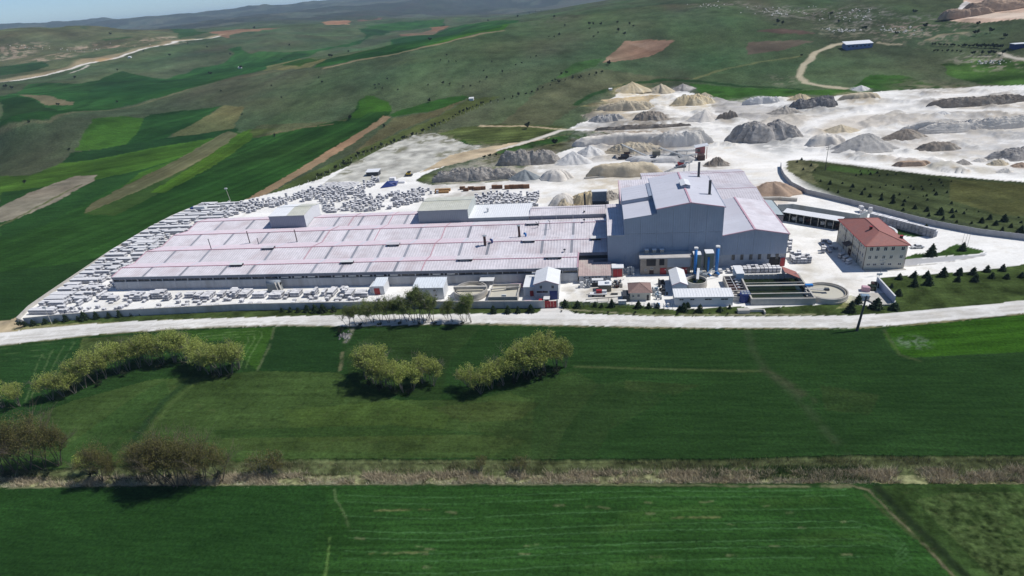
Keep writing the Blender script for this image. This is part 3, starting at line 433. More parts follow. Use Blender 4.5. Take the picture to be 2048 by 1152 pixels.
for a in ((1210, 1060, 1330, 1040), (1500, 1010, 1640, 1000), (1180, 1140, 1330, 1120), (1250, 1030, 1450, 1020), (1600, 1080, 1760, 1075)): Ln([(a[0], a[1]), ((a[0]+a[2])/2, a[1]-9), (a[2], a[3])], (.045, .1, .021), 2.4, 'crop', .95, .4, breaks=.35)
for s_ in range(4): Ln([(1700+s_*10, 1040+s_*14), (1770+s_*6, 1060+s_*12), (1810+s_*4, 1085+s_*10), (1790, 1110+s_*8)], (.05, .11, .04), .3, 'crop', .7, .5, breaks=.35)
Ln([(1500, 973), (1700, 970), (1738, 980), (1775, 1020), (1840, 1080), (1905, 1150), (1960, 1220)], (.17, .145, .09), .6, 'scrub', .8, .65, breaks=.4); Ln([(1755, 975), (1800, 1025), (1860, 1080), (1940, 1160), (2000, 1230)], (.014, .024, .01), 1.9, 'scrub', .8, .9); Ln([(1730, 990), (1780, 1035), (1830, 1075)], (.06, .08, .03), .8, 'scrub', .8, .6); Ln([(1200, 968), (1500, 972), (1700, 974)], (.13, .14, .07), .7, 'scrub', .8, .8, breaks=.3); Ln([(0, 976), (300, 970), (700, 968), (1200, 968)], (.2, .2, .12), .6, 'scrub', .8, .7, breaks=.35)
for k in range(26):
    u0, v0 = random.uniform(600, 1700), random.uniform(990, 1140); Ln([(u0, v0), (u0+random.uniform(6, 26), v0+random.uniform(-3, 3))], (.13, .15, .07), random.uniform(.3, .7), 'crop', .8, .6, breaks=.42)
Ln([(692, 684), (700, 668), (705, 658)], (.3, .28, .22), 1.6, 'scrub', .8, .6, breaks=.45); Ln([(685, 705), (683, 725), (680, 740)], (.15, .14, .08), 1, 'scrub', .8, .7, breaks=.4)
# broad drift of tone over the far fields and pastures, rough floor in the quarry
fw = sst(260, 500, gr)*(1-gpar[:, 2]); gcol *= (1+fw*((fbm(gx/38, gy/60, 401, 4)-.5)*.8+(fbm(gx/9, gy/16, 402, 3)-.5)*.45))[:, None]
gcol[:, 0] *= 1+fw*(fbm(gx/120, gy/90, 403, 3)-.5)*.45
_q = inside(T([(1160, 240), (1240, 190), (1400, 190), (1560, 195), (1760, 185), (2100, 168), (2300, 200), (2300, 350), (1900, 345), (1640, 310), (1560, 300), (1440, 290), (1200, 320), (1110, 330)])); _m = sst(.5, .7, fbm(gx[_q]/16, gy[_q]/11, 404, 4)); gz[_q] += _m*(.4+fbm(gx[_q]/3, gy[_q]/3, 405, 4)*2.6)
gcol[_q] *= (1-_m*.22)[:, None]
# relief: crop canopy, clods, the ditch under the reeds, pavings left flat
near = 1-sst(250, 600, gr)
gz += near*(gpar[:, 0]*(fbm(gx/.9, gy/.9, 301, 3)-.5)*.22+gpar[:, 1]*(fbm(gx/1.6, gy/1.6, 302, 4)-.5)*.5)
gz += gpar[:, 1]*(1-near)*(fbm(gx/9, gy/9, 305, 4)-.5)*1.6
SP = T(STRIP); _ix = inside(SP); gz[_ix] += -.5+(fbm(gx[_ix]/2.2, gy[_ix]/2.2, 303, 3)-.5)*.7
_nr, _nc = YY.shape
_i = np.arange(NV).reshape(_nr, _nc); quads = np.stack([_i[:-1, :-1], _i[:-1, 1:], _i[1:, 1:], _i[1:, :-1]], -1).reshape(-1, 4); freg = reg[quads[:, 0]]
GM = ground_material(); co = np.stack([gx, gy, gz], 1).astype(np.float32)
# merge scraps: regions with few faces fall back to the open ground
for k, nm in enumerate(REG):
    q = quads[freg == k]
    if k and len(q) < 60: freg[freg == k] = 0
for k, nm in enumerate(REG):
    q = quads[freg == k]
    if not len(q): continue
    vid, inv = np.unique(q.ravel(), return_inverse=True); me = bpy.data.meshes.new(nm); me.vertices.add(len(vid)); me.vertices.foreach_set('co', co[vid].ravel())
    me.loops.add(q.size); me.loops.foreach_set('vertex_index', inv.astype(np.int32)); me.polygons.add(len(q))
    me.polygons.foreach_set('loop_start', (np.arange(len(q))*4).astype(np.int32)); me.polygons.foreach_set('loop_total', np.full(len(q), 4, np.int32)); me.polygons.foreach_set('use_smooth', np.ones(len(q), bool)); me.update()
    for an, arr in (('gcol', gcol), ('gpar', gpar)):
        at = me.color_attributes.new(an, 'FLOAT_COLOR', 'POINT'); at.data.foreach_set('color', np.concatenate([np.clip(arr[vid], 0, 1), np.ones((len(vid), 1))], 1).astype(np.float32).ravel())
    me.materials.append(GM); go = bpy.data.objects.new(nm, me); COL.objects.link(go); go['kind'] = 'structure'
print('ground z', gz.min(), gz.max(), 'x', gx.min(), gx.max(), 'y', gy.min(), gy.max())
def gh(x, y): return float(hz(np.array([x]), np.array([y]))[0])
# ------------------------------------------------------------------ mesh and object helpers
ORG = {}
def V3(*a): return np.array(a, float)
class MB:
    def __init__(s): s.v = []; s.f = []; s.m = []
    def add(s, vs, fs, m=0):
        n = len(s.v); s.v += [tuple(float(c) for c in q) for q in vs]; s.f += [tuple(i+n for i in f) for f in fs]; s.m += [m]*len(fs); return s
    def box(s, x0, x1, y0, y1, z0, z1, m=0):
        return s.add([(x0, y0, z0), (x1, y0, z0), (x1, y1, z0), (x0, y1, z0), (x0, y0, z1), (x1, y0, z1), (x1, y1, z1), (x0, y1, z1)],
                     [(0, 3, 2, 1), (4, 5, 6, 7), (0, 1, 5, 4), (1, 2, 6, 5), (2, 3, 7, 6), (3, 0, 4, 7)], m)
    def quad(s, a, b, c, d, m=0): return s.add([a, b, c, d], [(0, 1, 2, 3)], m)
    def prism(s, poly, z0, z1, m=0, cap=True):
        n = len(poly); vs = [(p[0], p[1], z0) for p in poly]+[(p[0], p[1], z1) for p in poly]
        fs = [(i, (i+1) % n, (i+1) % n+n, i+n) for i in range(n)]
        if cap: fs += [tuple(range(n, 2*n)), tuple(range(n-1, -1, -1))]
        return s.add(vs, fs, m)
    def slab(s, a, b, c, d, t, m=0):
        """sloped plate: four top corners, thickness t downwards"""
        vs = [a, b, c, d]+[(p[0], p[1], p[2]-t) for p in (a, b, c, d)]
        return s.add(vs, [(0, 1, 2, 3), (7, 6, 5, 4), (0, 4, 5, 1), (1, 5, 6, 2), (2, 6, 7, 3), (3, 7, 4, 0)], m)
    def beam(s, p, q, w, h=None, m=0):
        p = np.array(p, float); q = np.array(q, float); h = h or w; d = q-p; L = np.linalg.norm(d); d = d/L
        up = np.array([0, 0, 1.0]) if abs(d[2]) < .95 else np.array([1.0, 0, 0]); r = np.cross(d, up); r /= np.linalg.norm(r); u = np.cross(r, d)
        vs = [c+r*a*w/2+u*b*h/2 for c in (p, q) for a, b in ((-1, -1), (1, -1), (1, 1), (-1, 1))]
        return s.add(vs, [(0, 1, 2, 3), (7, 6, 5, 4), (0, 4, 5, 1), (1, 5, 6, 2), (2, 6, 7, 3), (3, 7, 4, 0)], m)
    def tube(s, p, q, r, r2=None, n=8, m=0, cap=True):
        p = np.array(p, float); q = np.array(q, float); r2 = r if r2 is None else r2; d = q-p; d = d/np.linalg.norm(d)
        a = np.cross(d, [0, 0, 1.0] if abs(d[2]) < .9 else [1.0, 0, 0]); a /= np.linalg.norm(a); b = np.cross(d, a)
        vs = [c+(a*cos(2*pi*i/n)+b*sin(2*pi*i/n))*rr for c, rr in ((p, r), (q, r2)) for i in range(n)]
        fs = [(i, (i+1) % n, (i+1) % n+n, i+n) for i in range(n)]
        if cap: fs += [tuple(range(n-1, -1, -1)), tuple(range(n, 2*n))]
        return s.add(vs, fs, m)
    def lathe(s, cx, cy, prof, n=32, m=0):
        vs = [(cx+r*cos(2*pi*i/n), cy+r*sin(2*pi*i/n), z) for r, z in prof for i in range(n)]
        fs = [(j*n+i, j*n+(i+1) % n, (j+1)*n+(i+1) % n, (j+1)*n+i) for j in range(len(prof)-1) for i in range(n)]
        return s.add(vs, fs, m)
    def sheet(s, A, B, C, D, pitch=1.2, dep=.07, m=0):
        """ribbed metal sheet: ribs run from edge AB to edge DC"""
        A, B, C, D = (np.array(q, float) for q in (A, B, C, D)); n = np.cross(B-A, D-A); n /= np.linalg.norm(n)
        L = np.linalg.norm(B-A); k = max(1, int(round(L/pitch))); ts = []
        for i in range(k):
            for a, o in ((0, 0), (.62, 0), (.70, 1), (.92, 1)): ts.append(((i+a)/k, o))
        ts.append((1, 0)); vs = []
        for t, o in ts: vs += [A+(B-A)*t+n*o*dep, D+(C-D)*t+n*o*dep]
        return s.add(vs, [(2*i, 2*i+2, 2*i+3, 2*i+1) for i in range(len(ts)-1)], m)
    def build(s, name, mats, parent=None, label=None, smooth=False, local=False, kind=None):
        me = bpy.data.meshes.new(name); off = np.array(ORG.get(parent.name, (0, 0, 0))) if (parent is not None and not local) else np.zeros(3)
        me.from_pydata([(v[0]-off[0], v[1]-off[1], v[2]-off[2]) for v in s.v], [], s.f)
        for q in (mats if isinstance(mats, (list, tuple)) else [mats]): me.materials.append(q)
        me.polygons.foreach_set('material_index', s.m)
        if smooth: me.polygons.foreach_set('use_smooth', [True]*len(s.f))
        me.update(); o = bpy.data.objects.new(name, me); COL.objects.link(o)
        if parent is not None: o.parent = parent; ORG[o.name] = tuple(off)
        if label: o['label'] = label
        if kind: o['kind'] = kind
        return o
def thing(name, label, cat, base, rz=0, group=None):
    o = bpy.data.objects.new(name, None); COL.objects.link(o); o.location = base; o.rotation_euler = (0, 0, rz); o.empty_display_size = .5
    o['label'] = label; o['category'] = cat
    if group: o['group'] = group
    ORG[o.name] = tuple(base); return o
def tag(o, label, cat, group=None, kind=None):
    if label: o['label'] = label
    if cat: o['category'] = cat
    if group: o['group'] = group
    if kind: o['kind'] = kind
    return o
def single(name, mb, mats, label, cat, base, rz=0, group=None, smooth=False, absolute=True):
    """a thing that is one mesh: vertices given in site coordinates unless absolute is False"""
    b = np.array(base, float)
    if absolute: mb.v = [(v[0]-b[0], v[1]-b[1], v[2]-b[2]) for v in mb.v]
    o = mb.build(name, mats, None, smooth=smooth, local=True); o.location = base; o.rotation_euler = (0, 0, rz); tag(o, label, cat, group); return o
KIDS = {}
def copy_tree(src, loc, rz=0, sc=1, label=None, group=None):
    r = src.copy(); COL.objects.link(r); r.location = loc; r.rotation_euler = (0, 0, rz); r.scale = (sc, sc, sc) if not hasattr(sc, '__len__') else sc
    if label: r['label'] = label
    if group: r['group'] = group
    if src.name not in KIDS: KIDS[src.name] = [c for c in bpy.data.objects if c.parent == src]
    for ch in KIDS[src.name]:
        c = ch.copy(); COL.objects.link(c); c.parent = r
        if ch.name not in KIDS: KIDS[ch.name] = [g for g in bpy.data.objects if g.parent == ch]
        for g in KIDS[ch.name]:
            d = g.copy(); COL.objects.link(d); d.parent = c
    return r
# ------------------------------------------------------------------ surface library
M_roof = mat('roof_sheet', (.63, .595, .62), .5, .12, .3, bump=0, tint=((.47, .40, .41), .8), spec=.3, obvar=.07)
M_roofy = mat('roof_sheet_yellowed', (.52, .52, .45), .5, .1, .4, tint=((.42, .42, .3), .6)); M_roofw = mat('roof_sheet_white', (.72, .73, .74), .45, .05, .5)
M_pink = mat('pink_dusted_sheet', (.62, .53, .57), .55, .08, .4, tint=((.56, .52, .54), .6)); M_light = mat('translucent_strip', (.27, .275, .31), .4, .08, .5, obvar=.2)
M_red = mat('red_flashing', (.48, .26, .31), .5, .12, 1); M_redp = mat('pale_red_flashing', (.52, .33, .38), .5, .1, 1); M_grayroof = mat('grey_roof_sheet', (.56, .56, .61), .5, .06, .1, tint=((.53, .51, .55), .7))
M_clad = mat('dark_cladding', (.285, .33, .41), .55, .1, .12, tint=((.30, .27, .31), .5)); M_clad2 = mat('fascia_cladding', (.2, .21, .26), .55, .08, .3)
M_cladw = mat('light_cladding', (.42, .43, .46), .5, .08, .4, tint=((.3, .28, .28), .5)); M_box = mat('grey_green_cladding', (.27, .31, .33), .55, .05, .2); M_boxw = mat('white_cladding', (.6, .61, .62), .5, .05, .4)
M_conc = mat('concrete', (.44, .45, .47), .85, .12, .5, tint=((.24, .23, .22), .6), bump=.02, streak=True); M_concl = mat('pale_concrete', (.45, .43, .39), .85, .12, .6, tint=((.36, .32, .26), .6))
M_dark = mat('dark_opening', (.018, .018, .024), .4, .3, 1); M_glass = mat('window_glass', (.03, .035, .045), .12, .2, 1, spec=.6); M_redd = mat('red_painted_steel', (.33, .03, .035), .5, .15, .8)
M_white = mat('white_paint', (.66, .66, .65), .5, .06, 1); M_blue = mat('blue_paint', (.03, .19, .52), .4, .08, 1); M_dblue = mat('dark_blue_paint', (.02, .04, .17), .45, .15, 1)
M_rust = mat('dark_brown_steel', (.06, .03, .028), .6, .3, 1.5); M_steel = mat('grey_steel', (.25, .28, .31), .5, .2, 1); M_dsteel = mat('dark_steel', (.05, .055, .065), .55, .3, 1)
M_tile = mat('red_roof_tiles', (.30, .125, .105), .7, .14, 1.2, tint=((.25, .13, .12), .6), bump=.03, bscale=6); M_tile2 = mat('faded_brown_tiles', (.24, .16, .14), .75, .15, 1.2, bump=.03, bscale=6)
M_cream = mat('cream_render', (.55, .52, .44), .8, .05, .5, tint=((.42, .39, .31), .5)); M_brick = mat('sooty_brick', (.30, .26, .22), .85, .22, .6, tint=((.14, .12, .11), .7)); M_wood = mat('pale_timber', (.35, .2, .08), .75, .2, 1.5)
M_brown = mat('brown_timber', (.19, .10, .055), .8, .25, 1.5, obvar=.3); M_green = mat('algae_water', (.012, .02, .006), .12, .35, .4, tint=((.03, .04, .012), .7), spec=.5); M_milk = mat('milky_slurry', (.52, .49, .40), .45, .05, .15, tint=((.46, .44, .37), .5))
M_stone = mat('white_stone', (.70, .69, .69), .8, .1, 1.2, obvar=.22); M_stone_shaded = mat('stone_faces_shaded', (.31, .32, .36), .85, .35, 2.2, tint=((.33, .31, .28), .7), obvar=.35); M_tar = mat('plastic_wrap', (.2, .28, .36), .4, .2, 1.5)  # second stone: same white stone, side shade put into its colour
M_panel = mat('precast_panel', (.36, .36, .37), .85, .08, .7, tint=((.26, .25, .25), .5), obvar=.06); M_wheel = mat('tyre_rubber', (.02, .02, .02), .8, .2, 3); M_yel = mat('yellow_paint', (.45, .3, .03), .5, .15, 1)
# ------------------------------------------------------------------ low factory hall
FH = thing('factory_hall', 'long low factory hall with four ridges of white ribbed metal roof', 'factory building', (-106, 207.5, 0))
def spans_roof(x0, x1, joints, ys, zs, strips, red=()):
    """joints split the bays into separate roof panels; strips are grey translucent sheets"""
    cuts = sorted([x0, x1]+[j for j in joints if x0+1 < j < x1-1])
    for k in range(len(ys)-1):
        (ya, yb), (za, zb) = (ys[k], ys[k+1]), (zs[k], zs[k+1]); front = zb > za
        for a, b in zip(cuts[:-1], cuts[1:]):
            w = 1.1 if a in strips else 0
            mb = MB(); mb.sheet((a+w, ya, za), (b, ya, za), (b, yb, zb), (a+w, yb, zb), 1.15, .09)
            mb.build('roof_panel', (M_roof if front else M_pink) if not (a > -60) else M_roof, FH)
            if w:
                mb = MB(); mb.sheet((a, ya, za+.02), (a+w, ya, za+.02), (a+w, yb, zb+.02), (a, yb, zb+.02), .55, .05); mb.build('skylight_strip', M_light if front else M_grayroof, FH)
        for r in red:
            if x0 < r < x1:
                mb = MB(); mb.slab((r, ya, za+.16), (r+.38, ya, za+.16), (r+.38, yb, zb+.16), (r, yb, zb+.16), .05); mb.build('joint_flashing', M_red, FH)
S1 = [-189.3, -172.5, -154.6, -142.3, -127.3, -115, -103.5, -92.2, -80.7, -57.8, -46.4, -36, -24.3]
spans_roof(-203.3, -9, S1, [207.5, 214.6, 221.6], [6, 7.1, 6], [-189.3, -172.5, -154.6, -142.3, -115, -103.5, -92.2, -80.7], [-69.2])
spans_roof(-203.3, 2.2, S1+[-12.4], [221.6, 231.0, 241.0], [6, 7.8, 6], [-189.3, -172.5, -157, -142.3, -115, -103.5, -92.2, -80.7, -57.8, -46.4, -24.3, -12.4][0:2]+[-142.3, -115, -103.5, -92.2, -80.7, -57.8, -46.4, -24.3, -12.4], [-124, -69.2])
spans_roof(-203.3, 2.2, S1+[-12.4], [241.0, 250.8, 261.0], [6, 7.8, 6], [-189.3, -172.5, -154.6, -127.3, -115, -103.5, -80.7, -57.8, -24.3, -12.4], [-124, -99.6, -69.2])
spans_roof(-203.3, -158.9, [-189.3, -172.5], [261.0, 270.2, 279.2], [6, 7.5, 6], [-189.3, -172.5]); spans_roof(-140.1, -84.3, [-127.3, -115, -103.5, -92.2], [261.0, 270.2, 279.2], [6, 7.5, 6], [-127.3, -115, -103.5, -92.2], [-119.5, -99.6])
for x0, x1, y, z in ((-203.3, -9, 214.6, 7.1), (-203.3, 2.2, 231, 7.8), (-203.3, 2.2, 250.8, 7.8), (-203.3, -158.9, 270.2, 7.5), (-140.1, -84.3, 270.2, 7.5)):
    n = max(1, int((x1-x0)/24)); 
    for i in range(n):
        a = x0+(x1-x0)*i/n; b = x0+(x1-x0)*(i+1)/n-.05; mb = MB(); mb.box(a, b, y-.22, y+.22, z+.05, z+.2); mb.build('ridge_cap', M_red if a < -60 or y < 220 else M_redp, FH)
mb = MB()
for y in (221.6, 241.0, 261.0): mb.box(-203.2, -9 if y < 230 else 2.2, y-.3, y+.3, 5.75, 6.02)
mb.build('valley_gutter', M_grayroof, FH)
for y0, y1, yr, zr in ((207.5, 221.6, 214.6, 7.1), (221.6, 241, 231, 7.8), (241, 261, 250.8, 7.8), (261, 279.2, 270.2, 7.5)):
    mb = MB(); mb.sheet((-203.2, yr, 0), (-203.2, y0, 0), (-203.2, y0, 5.95), (-203.2, yr, zr-.05), 1.1, .05); mb.sheet((-203.2, y1, 0), (-203.2, yr, 0), (-203.2, yr, zr-.05), (-203.2, y1, 5.95), 1.1, .05); mb.build('end_wall', M_cladw, FH)
    mb = MB(); mb.slab((-203.45, y0, 6.12), (-203.05, y0, 6.12), (-203.05, yr, zr+.14), (-203.45, yr, zr+.14), .2); mb.slab((-203.45, yr, zr+.14), (-203.05, yr, zr+.14), (-203.05, y1, 6.12), (-203.45, y1, 6.12), .2); mb.build('verge_trim', M_redp, FH)
mb = MB(); mb.quad((-9.1, 207.6, 0), (-9.1, 214.6, 0), (-9.1, 214.6, 7), (-9.1, 207.6, 5.9)); mb.quad((-9.1, 214.6, 0), (-9.1, 221.6, 0), (-9.1, 221.6, 5.9), (-9.1, 214.6, 7)); mb.build('end_wall', M_cladw, FH)
mb = MB(); mb.slab((-9.2, 207.5, 6.2), (-8.7, 207.5, 6.2), (-8.7, 214.6, 7.3), (-9.2, 214.6, 7.3), .3); mb.slab((-9.2, 214.6, 7.3), (-8.7, 214.6, 7.3), (-8.7, 221.6, 6.2), (-9.2, 221.6, 6.2), .3); mb.build('verge_trim', M_redp, FH)
mb = MB(); mb.sheet((-9, 221.7, 4.7), (2.3, 221.7, 4.7), (2.3, 221.7, 5.98), (-9, 221.7, 5.98), 1.1, .05); mb.box(-9, 2.3, 221.9, 222.1, 0, 3.2); mb.build('front_wall', M_clad2, FH)
mb = MB(); mb.box(-9, 2.3, 221.95, 222.05, 3.2, 4.7); mb.build('window', M_glass, FH)
mb = MB(); mb.sheet((2.2, 279.15, 0), (-203.2, 279.15, 0), (-203.2, 279.15, 5.95), (2.2, 279.15, 5.95), 2.4, .06); mb.build('back_wall', M_cladw, FH)
NB = 34; bw = (203.2-9)/NB
for i in range(NB):
    a = -203.2+i*bw; b = a+bw
    mb = MB(); mb.box(a+.03, b-.03, 207.55, 207.8, 0, 3.75); mb.build('wall_panel', M_conc, FH)
    mb = MB(); mb.box(a+.28, b-.03, 207.95, 208.05, 3.75, 4.85); w = mb.build('window', M_glass, FH)
    mb = MB(); mb.box(a+.28, b-.03, 207.85, 207.95, 3.75, 3.85).box(a+(bw)/2-.05, a+bw/2+.05, 207.85, 207.95, 3.85, 4.85); mb.build('window_frame', M_steel, w)
    if i in (13, 14, 15, 17, 18, 19, 20, 21, 24, 25): mb = MB(); mb.box(a+1.3, b-1.3, 207.6, 207.9, 4.15, 4.6); mb.build('open_sash', M_white, w)
    mb = MB(); mb.box(a-.02, a+.26, 207.45, 207.94, 0, 4.85); mb.build('column', M_conc, FH)
    mb = MB(); mb.sheet((a, 207.42, 4.85), (b, 207.42, 4.85), (b, 207.42, 5.98), (a, 207.42, 5.98), 1.0, .05); mb.build('fascia_panel', M_clad2, FH)
mb = MB(); mb.box(-203.2, -9, 207.15, 207.45, 5.9, 6.06); mb.build('eaves_gutter', M_steel, FH)
# ridge ventilators on the hall roof, each standing over a ridge
for x, y, z, w, d, c in ((-149.7, 214.4, 6.9, 5.6, 2.2, 1), (-101.4, 214.4, 6.9, 5.4, 2.2, 1), (-52.8, 214.6, 6.9, 6.2, 2.6, 0), (-18.2, 214.6, 6.9, 6.4, 2.6, 0), (-143.8, 230.8, 7.5, 5.6, 2.8, 0), (-87, 230.8, 7.5, 5.6, 2.8, 0), (-29.4, 230.8, 7.5, 5.4, 2.8, 0), (-29.7, 251.2, 7.5, 5.6, 3.6, 0), (-2.2, 231.2, 7.5, 4.2, 2.8, 1)):
    mb = MB(); mb.box(x-w/2+.25, x+w/2-.25, y-d/2+.3, y+d/2-.3, z-.4, z+1.0); b_ = mb.build('roof_vent', M_dark, FH)
    mb = MB(); mb.slab((x-w/2, y-d/2, z+1.05), (x+w/2, y-d/2, z+1.05), (x+w/2, y, z+1.35), (x-w/2, y, z+1.35), .1); mb.slab((x-w/2, y, z+1.35), (x+w/2, y, z+1.35), (x+w/2, y+d/2, z+1.05), (x-w/2, y+d/2, z+1.05), .1); mb.build('vent_cap', M_white if c else M_roof, b_)
    if not c: mb = MB(); mb.box(x-w/2+1, x+w/2-1.6, y-d/2+.18, y-d/2+.28, z+.35, z+.6); mb.build('louvre', M_steel, b_)
# raised boxes and raised bays at the back of the hall
def ribbox(t, x0, x1, y0, y1, z0, ze, yr, zr, zb, mf, mside, mroof, ms2=None, lname='wall_panel', seams=()):
    cs = [x0]+list(seams)+[x1]
    for a, b in zip(cs[:-1], cs[1:]): mb = MB(); mb.sheet((a, y0, z0), (b, y0, z0), (b, y0, ze), (a, y0, ze), .9, .04); mb.build(lname, mf, t)
    for x, sg in ((x0, -1), (x1, 1)):
        mb = MB(); q = [(x, y0, z0), (x, y1, z0), (x, y1, zb), (x, yr, zr), (x, y0, ze)]; mb.add(q, [(0, 1, 2, 3, 4) if sg > 0 else (4, 3, 2, 1, 0)]); mb.build(lname, ms2 or mside, t)
    mb = MB(); mb.quad((x1, y1, z0), (x0, y1, z0), (x0, y1, zb), (x1, y1, zb)); mb.build(lname, mside, t)
    n = max(1, int((x1-x0)/9))
    for i in range(n):
        a = x0-.15*(i == 0)+(x1-x0)*i/n; b = x0+(x1-x0)*(i+1)/n+.15*(i == n-1)
        mb = MB(); mb.sheet((a, y0-.2, ze+.05), (b, y0-.2, ze+.05), (b, yr, zr+.05), (a, yr, zr+.05), 1.0, .07)
        if abs(yr-y1) > .5: mb.sheet((a, yr, zr+.05), (b, yr, zr+.05), (b, y1+.2, zb+.05), (a, y1+.2, zb+.05), 1.0, .07)
        mb.build('roof_panel', mroof[i % len(mroof)] if isinstance(mroof, list) else mroof, t)
    mb = MB(); mb.box(x0-.2, x1+.2, y0-.32, y0-.2, ze-.25, ze+.12); mb.build('eaves_trim', M_steel, t); mb = MB(); mb.box(x0-.2, x1+.2, yr-.12, yr+.12, zr+.1, zr+.18); mb.build('ridge_cap', M_steel, t)
T1 = thing('roof_tower', 'tall white-sided box rising from the hall roof at its far left', 'raised roof block', (-149.5, 261.3, 5.5)); ribbox(T1, -158.6, -140.4, 261.4, 278.6, 5.6, 12, 271.5, 13.2, 12.0, mat('box_front_cladding', (.25, .275, .33), .55, .05, .2), M_boxw, [M_roofw, M_roofy], M_boxw)
T2 = thing('roof_tower', 'tall box with grey-green front and yellowed roof rising from mid hall roof', 'raised roof block', (-72.5, 261.3, 5.5)); ribbox(T2, -84.2, -60.6, 261.4, 281, 5.6, 12, 271.8, 13.2, 12.0, M_box, M_boxw, [M_roofy, M_roofy, M_roofy], mat('pale_green_cladding', (.45, .48, .46), .5, .05, .3), seams=(-76.4,))
T3 = thing('raised_bay', 'raised white-roofed bay right of the grey-green roof tower', 'raised roof block', (-46, 261.3, 5.5)); ribbox(T3, -60.5, -32.5, 261.3, 279, 5.6, 7.7, 278.6, 8.3, 8.2, M_box, M_cladw, M_roofw)
T4 = thing('raised_bay', 'raised ribbed bay between the white-roofed bay and the tall hall', 'raised roof block', (-15, 261.3, 5.5)); ribbox(T4, -32.2, 1.9, 261.1, 271.6, 5.6, 7.8, 268, 8.9, 8.4, M_clad2, M_cladw, M_roof)
for x in (-26.5, -20, -12.5): mb = MB(); mb.tube((x, 260.6, 5.9), (x, 260.6, 8.4), .12, n=6); mb.build('downpipe', M_cladw, T4)
mb = MB(); mb.lathe(-52.5, 268.5, [(.5, 7.9), (.5, 9.6), (.75, 9.65), (.75, 9.95), (.05, 10.15)], 12); single('roof_cowl', mb, M_white, 'small white round cowl on the raised white-roofed bay', 'roof vent', (-52.5, 268.5, 7.9))
# chimneys standing on the hall roof
def stack(x, y, z, h, r, m, label, cap=True, name='chimney'):
    t = thing(name, label, 'chimney', (x, y, z)); mb = MB(); mb.tube((x, y, z-.6), (x, y, z+h), r, n=12); mb.build('flue', m, t)
    if cap: mb = MB(); mb.lathe(x, y, [(r*1.7, z+h+.25), (r*1.75, z+h+.3), (.04, z+h+.7)], 12); mb.tube((x, y, z+h-.1), (x, y, z+h+.4), .06, n=5); mb.build('rain_cap', m if r < .4 else M_steel, t)
    mb = MB(); mb.box(x-r*1.5, x+r*1.5, y-r*1.5, y+r*1.5, z-.5, z+.18); mb.build('flashing', M_steel, t); return t
stack(-172.4, 232.5, 7.5, 4.3, .16, M_dsteel, 'thin dark flue, leftmost of the chimneys on the hall roof'); stack(-159.3, 241.9, 6.2, 5.2, .2, M_rust, 'thin tall dark flue left of the white-sided roof tower base'); stack(-136.2, 241.9, 6.2, 5.2, .2, M_rust, 'thin tall dark flue in front of the white-sided roof tower, right side')
stack(-153.9, 240, 6.4, 2.3, .15, M_dsteel, 'short dark pipe between the two tall thin flues'); stack(-47.3, 228.6, 7.1, 4.2, .55, M_rust, 'thick dark brown chimney on the second roof ridge beside a blue vent'); stack(-34.4, 239.4, 6.3, 4.9, .5, M_rust, 'thick dark brown chimney on the third span beside a small blue vent')
for x, y, z, l in ((-44.6, 230.2, 7.7, 'small blue roof vent beside the thick chimney on second ridge'), (-31.8, 240.2, 6.1, 'small blue roof vent right of the thick chimney on third span')):
    mb = MB(); mb.tube((x, y, z-.3), (x, y, z+1.2), .42, n=10); mb.tube((x, y, z+1.2), (x-.5, y-.5, z+1.7), .42, .5, n=10); single('blue_vent', mb, M_blue if y > 235 else M_dblue, l, 'roof vent', (x, y, z-.3))
for x, y, z, h, l in ((-27.5, 247.5, 7.4, 2.2, 'forked thin pipe on the roof below the back ridge ventilator'), (-21.8, 246, 7.2, 3.4, 'thin dark pipe with bent top on the third roof span'), (-7.3, 250.6, 7.9, 1.2, 'little pipe stub on the third ridge near the tall hall'), (-14.5, 222.3, 6.2, 1.0, 'small dark cowl at the valley near the hall right end'), (-7.5, 262.5, 8.0, .7, 'tiny dark cowl on the raised ribbed bay edge')):
    mb = MB(); mb.tube((x, y, z-.3), (x, y, z+h), .12, n=6)
    if h > 2: mb.tube((x, y, z+h), (x-.7, y, z+h+.3), .12, n=6)
    if h == 2.2: mb.tube((x, y, z+.9), (x+.8, y, z+.9), .1, n=6); mb.tube((x+.8, y, z+.5), (x+.8, y, z+2.8), .1, n=6)
    if h < 1.5: mb.lathe(x, y, [(.45, z+h-.2), (.45, z+h+.2), (.05, z+h+.4)], 10)
    single('roof_pipe', mb, M_dsteel, l, 'roof pipe', (x, y, z-.3))
# ------------------------------------------------------------------ tall factory building
TB = thing('tall_factory', 'tall dark grey production hall with stepped gabled metal roofs', 'factory building', (44, 218.4, 0))
def wall(x0, x1, y, z0, zt0, zt1, m, nm='wall_panel', seg=6.0, pitch=.8, off=0):
    n = max(1, int(round((x1-x0)/seg)))
    for i in range(n):
        a = x0+(x1-x0)*i/n; b = x0+(x1-x0)*(i+1)/n; ta = zt0+(zt1-zt0)*i/n; tb = zt0+(zt1-zt0)*(i+1)/n
        mb = MB(); mb.sheet((a, y-off, z0), (b-.04, y-off, z0), (b-.04, y-off, tb), (a, y-off, ta), pitch, .02); mb.build(nm, m, TB)
wall(2.3, 8.5, 218.4, 0, 14, 14, M_clad); wall(8.5, 20.4, 218.4, 0, 14.4, 14.4, M_clad); wall(8.5, 20.4, 218.4, 14.45, 20.4, 22.1, M_clad)
wall(20.4, 32.3, 218.4, 0, 14.4, 14.4, M_clad); wall(32.3, 44.3, 218.4, 4.6, 14.4, 14.4, M_clad); wall(20.4, 32.3, 218.4, 14.45, 24, 26, M_clad); wall(32.3, 44.3, 218.4, 14.45, 26, 24, M_clad)
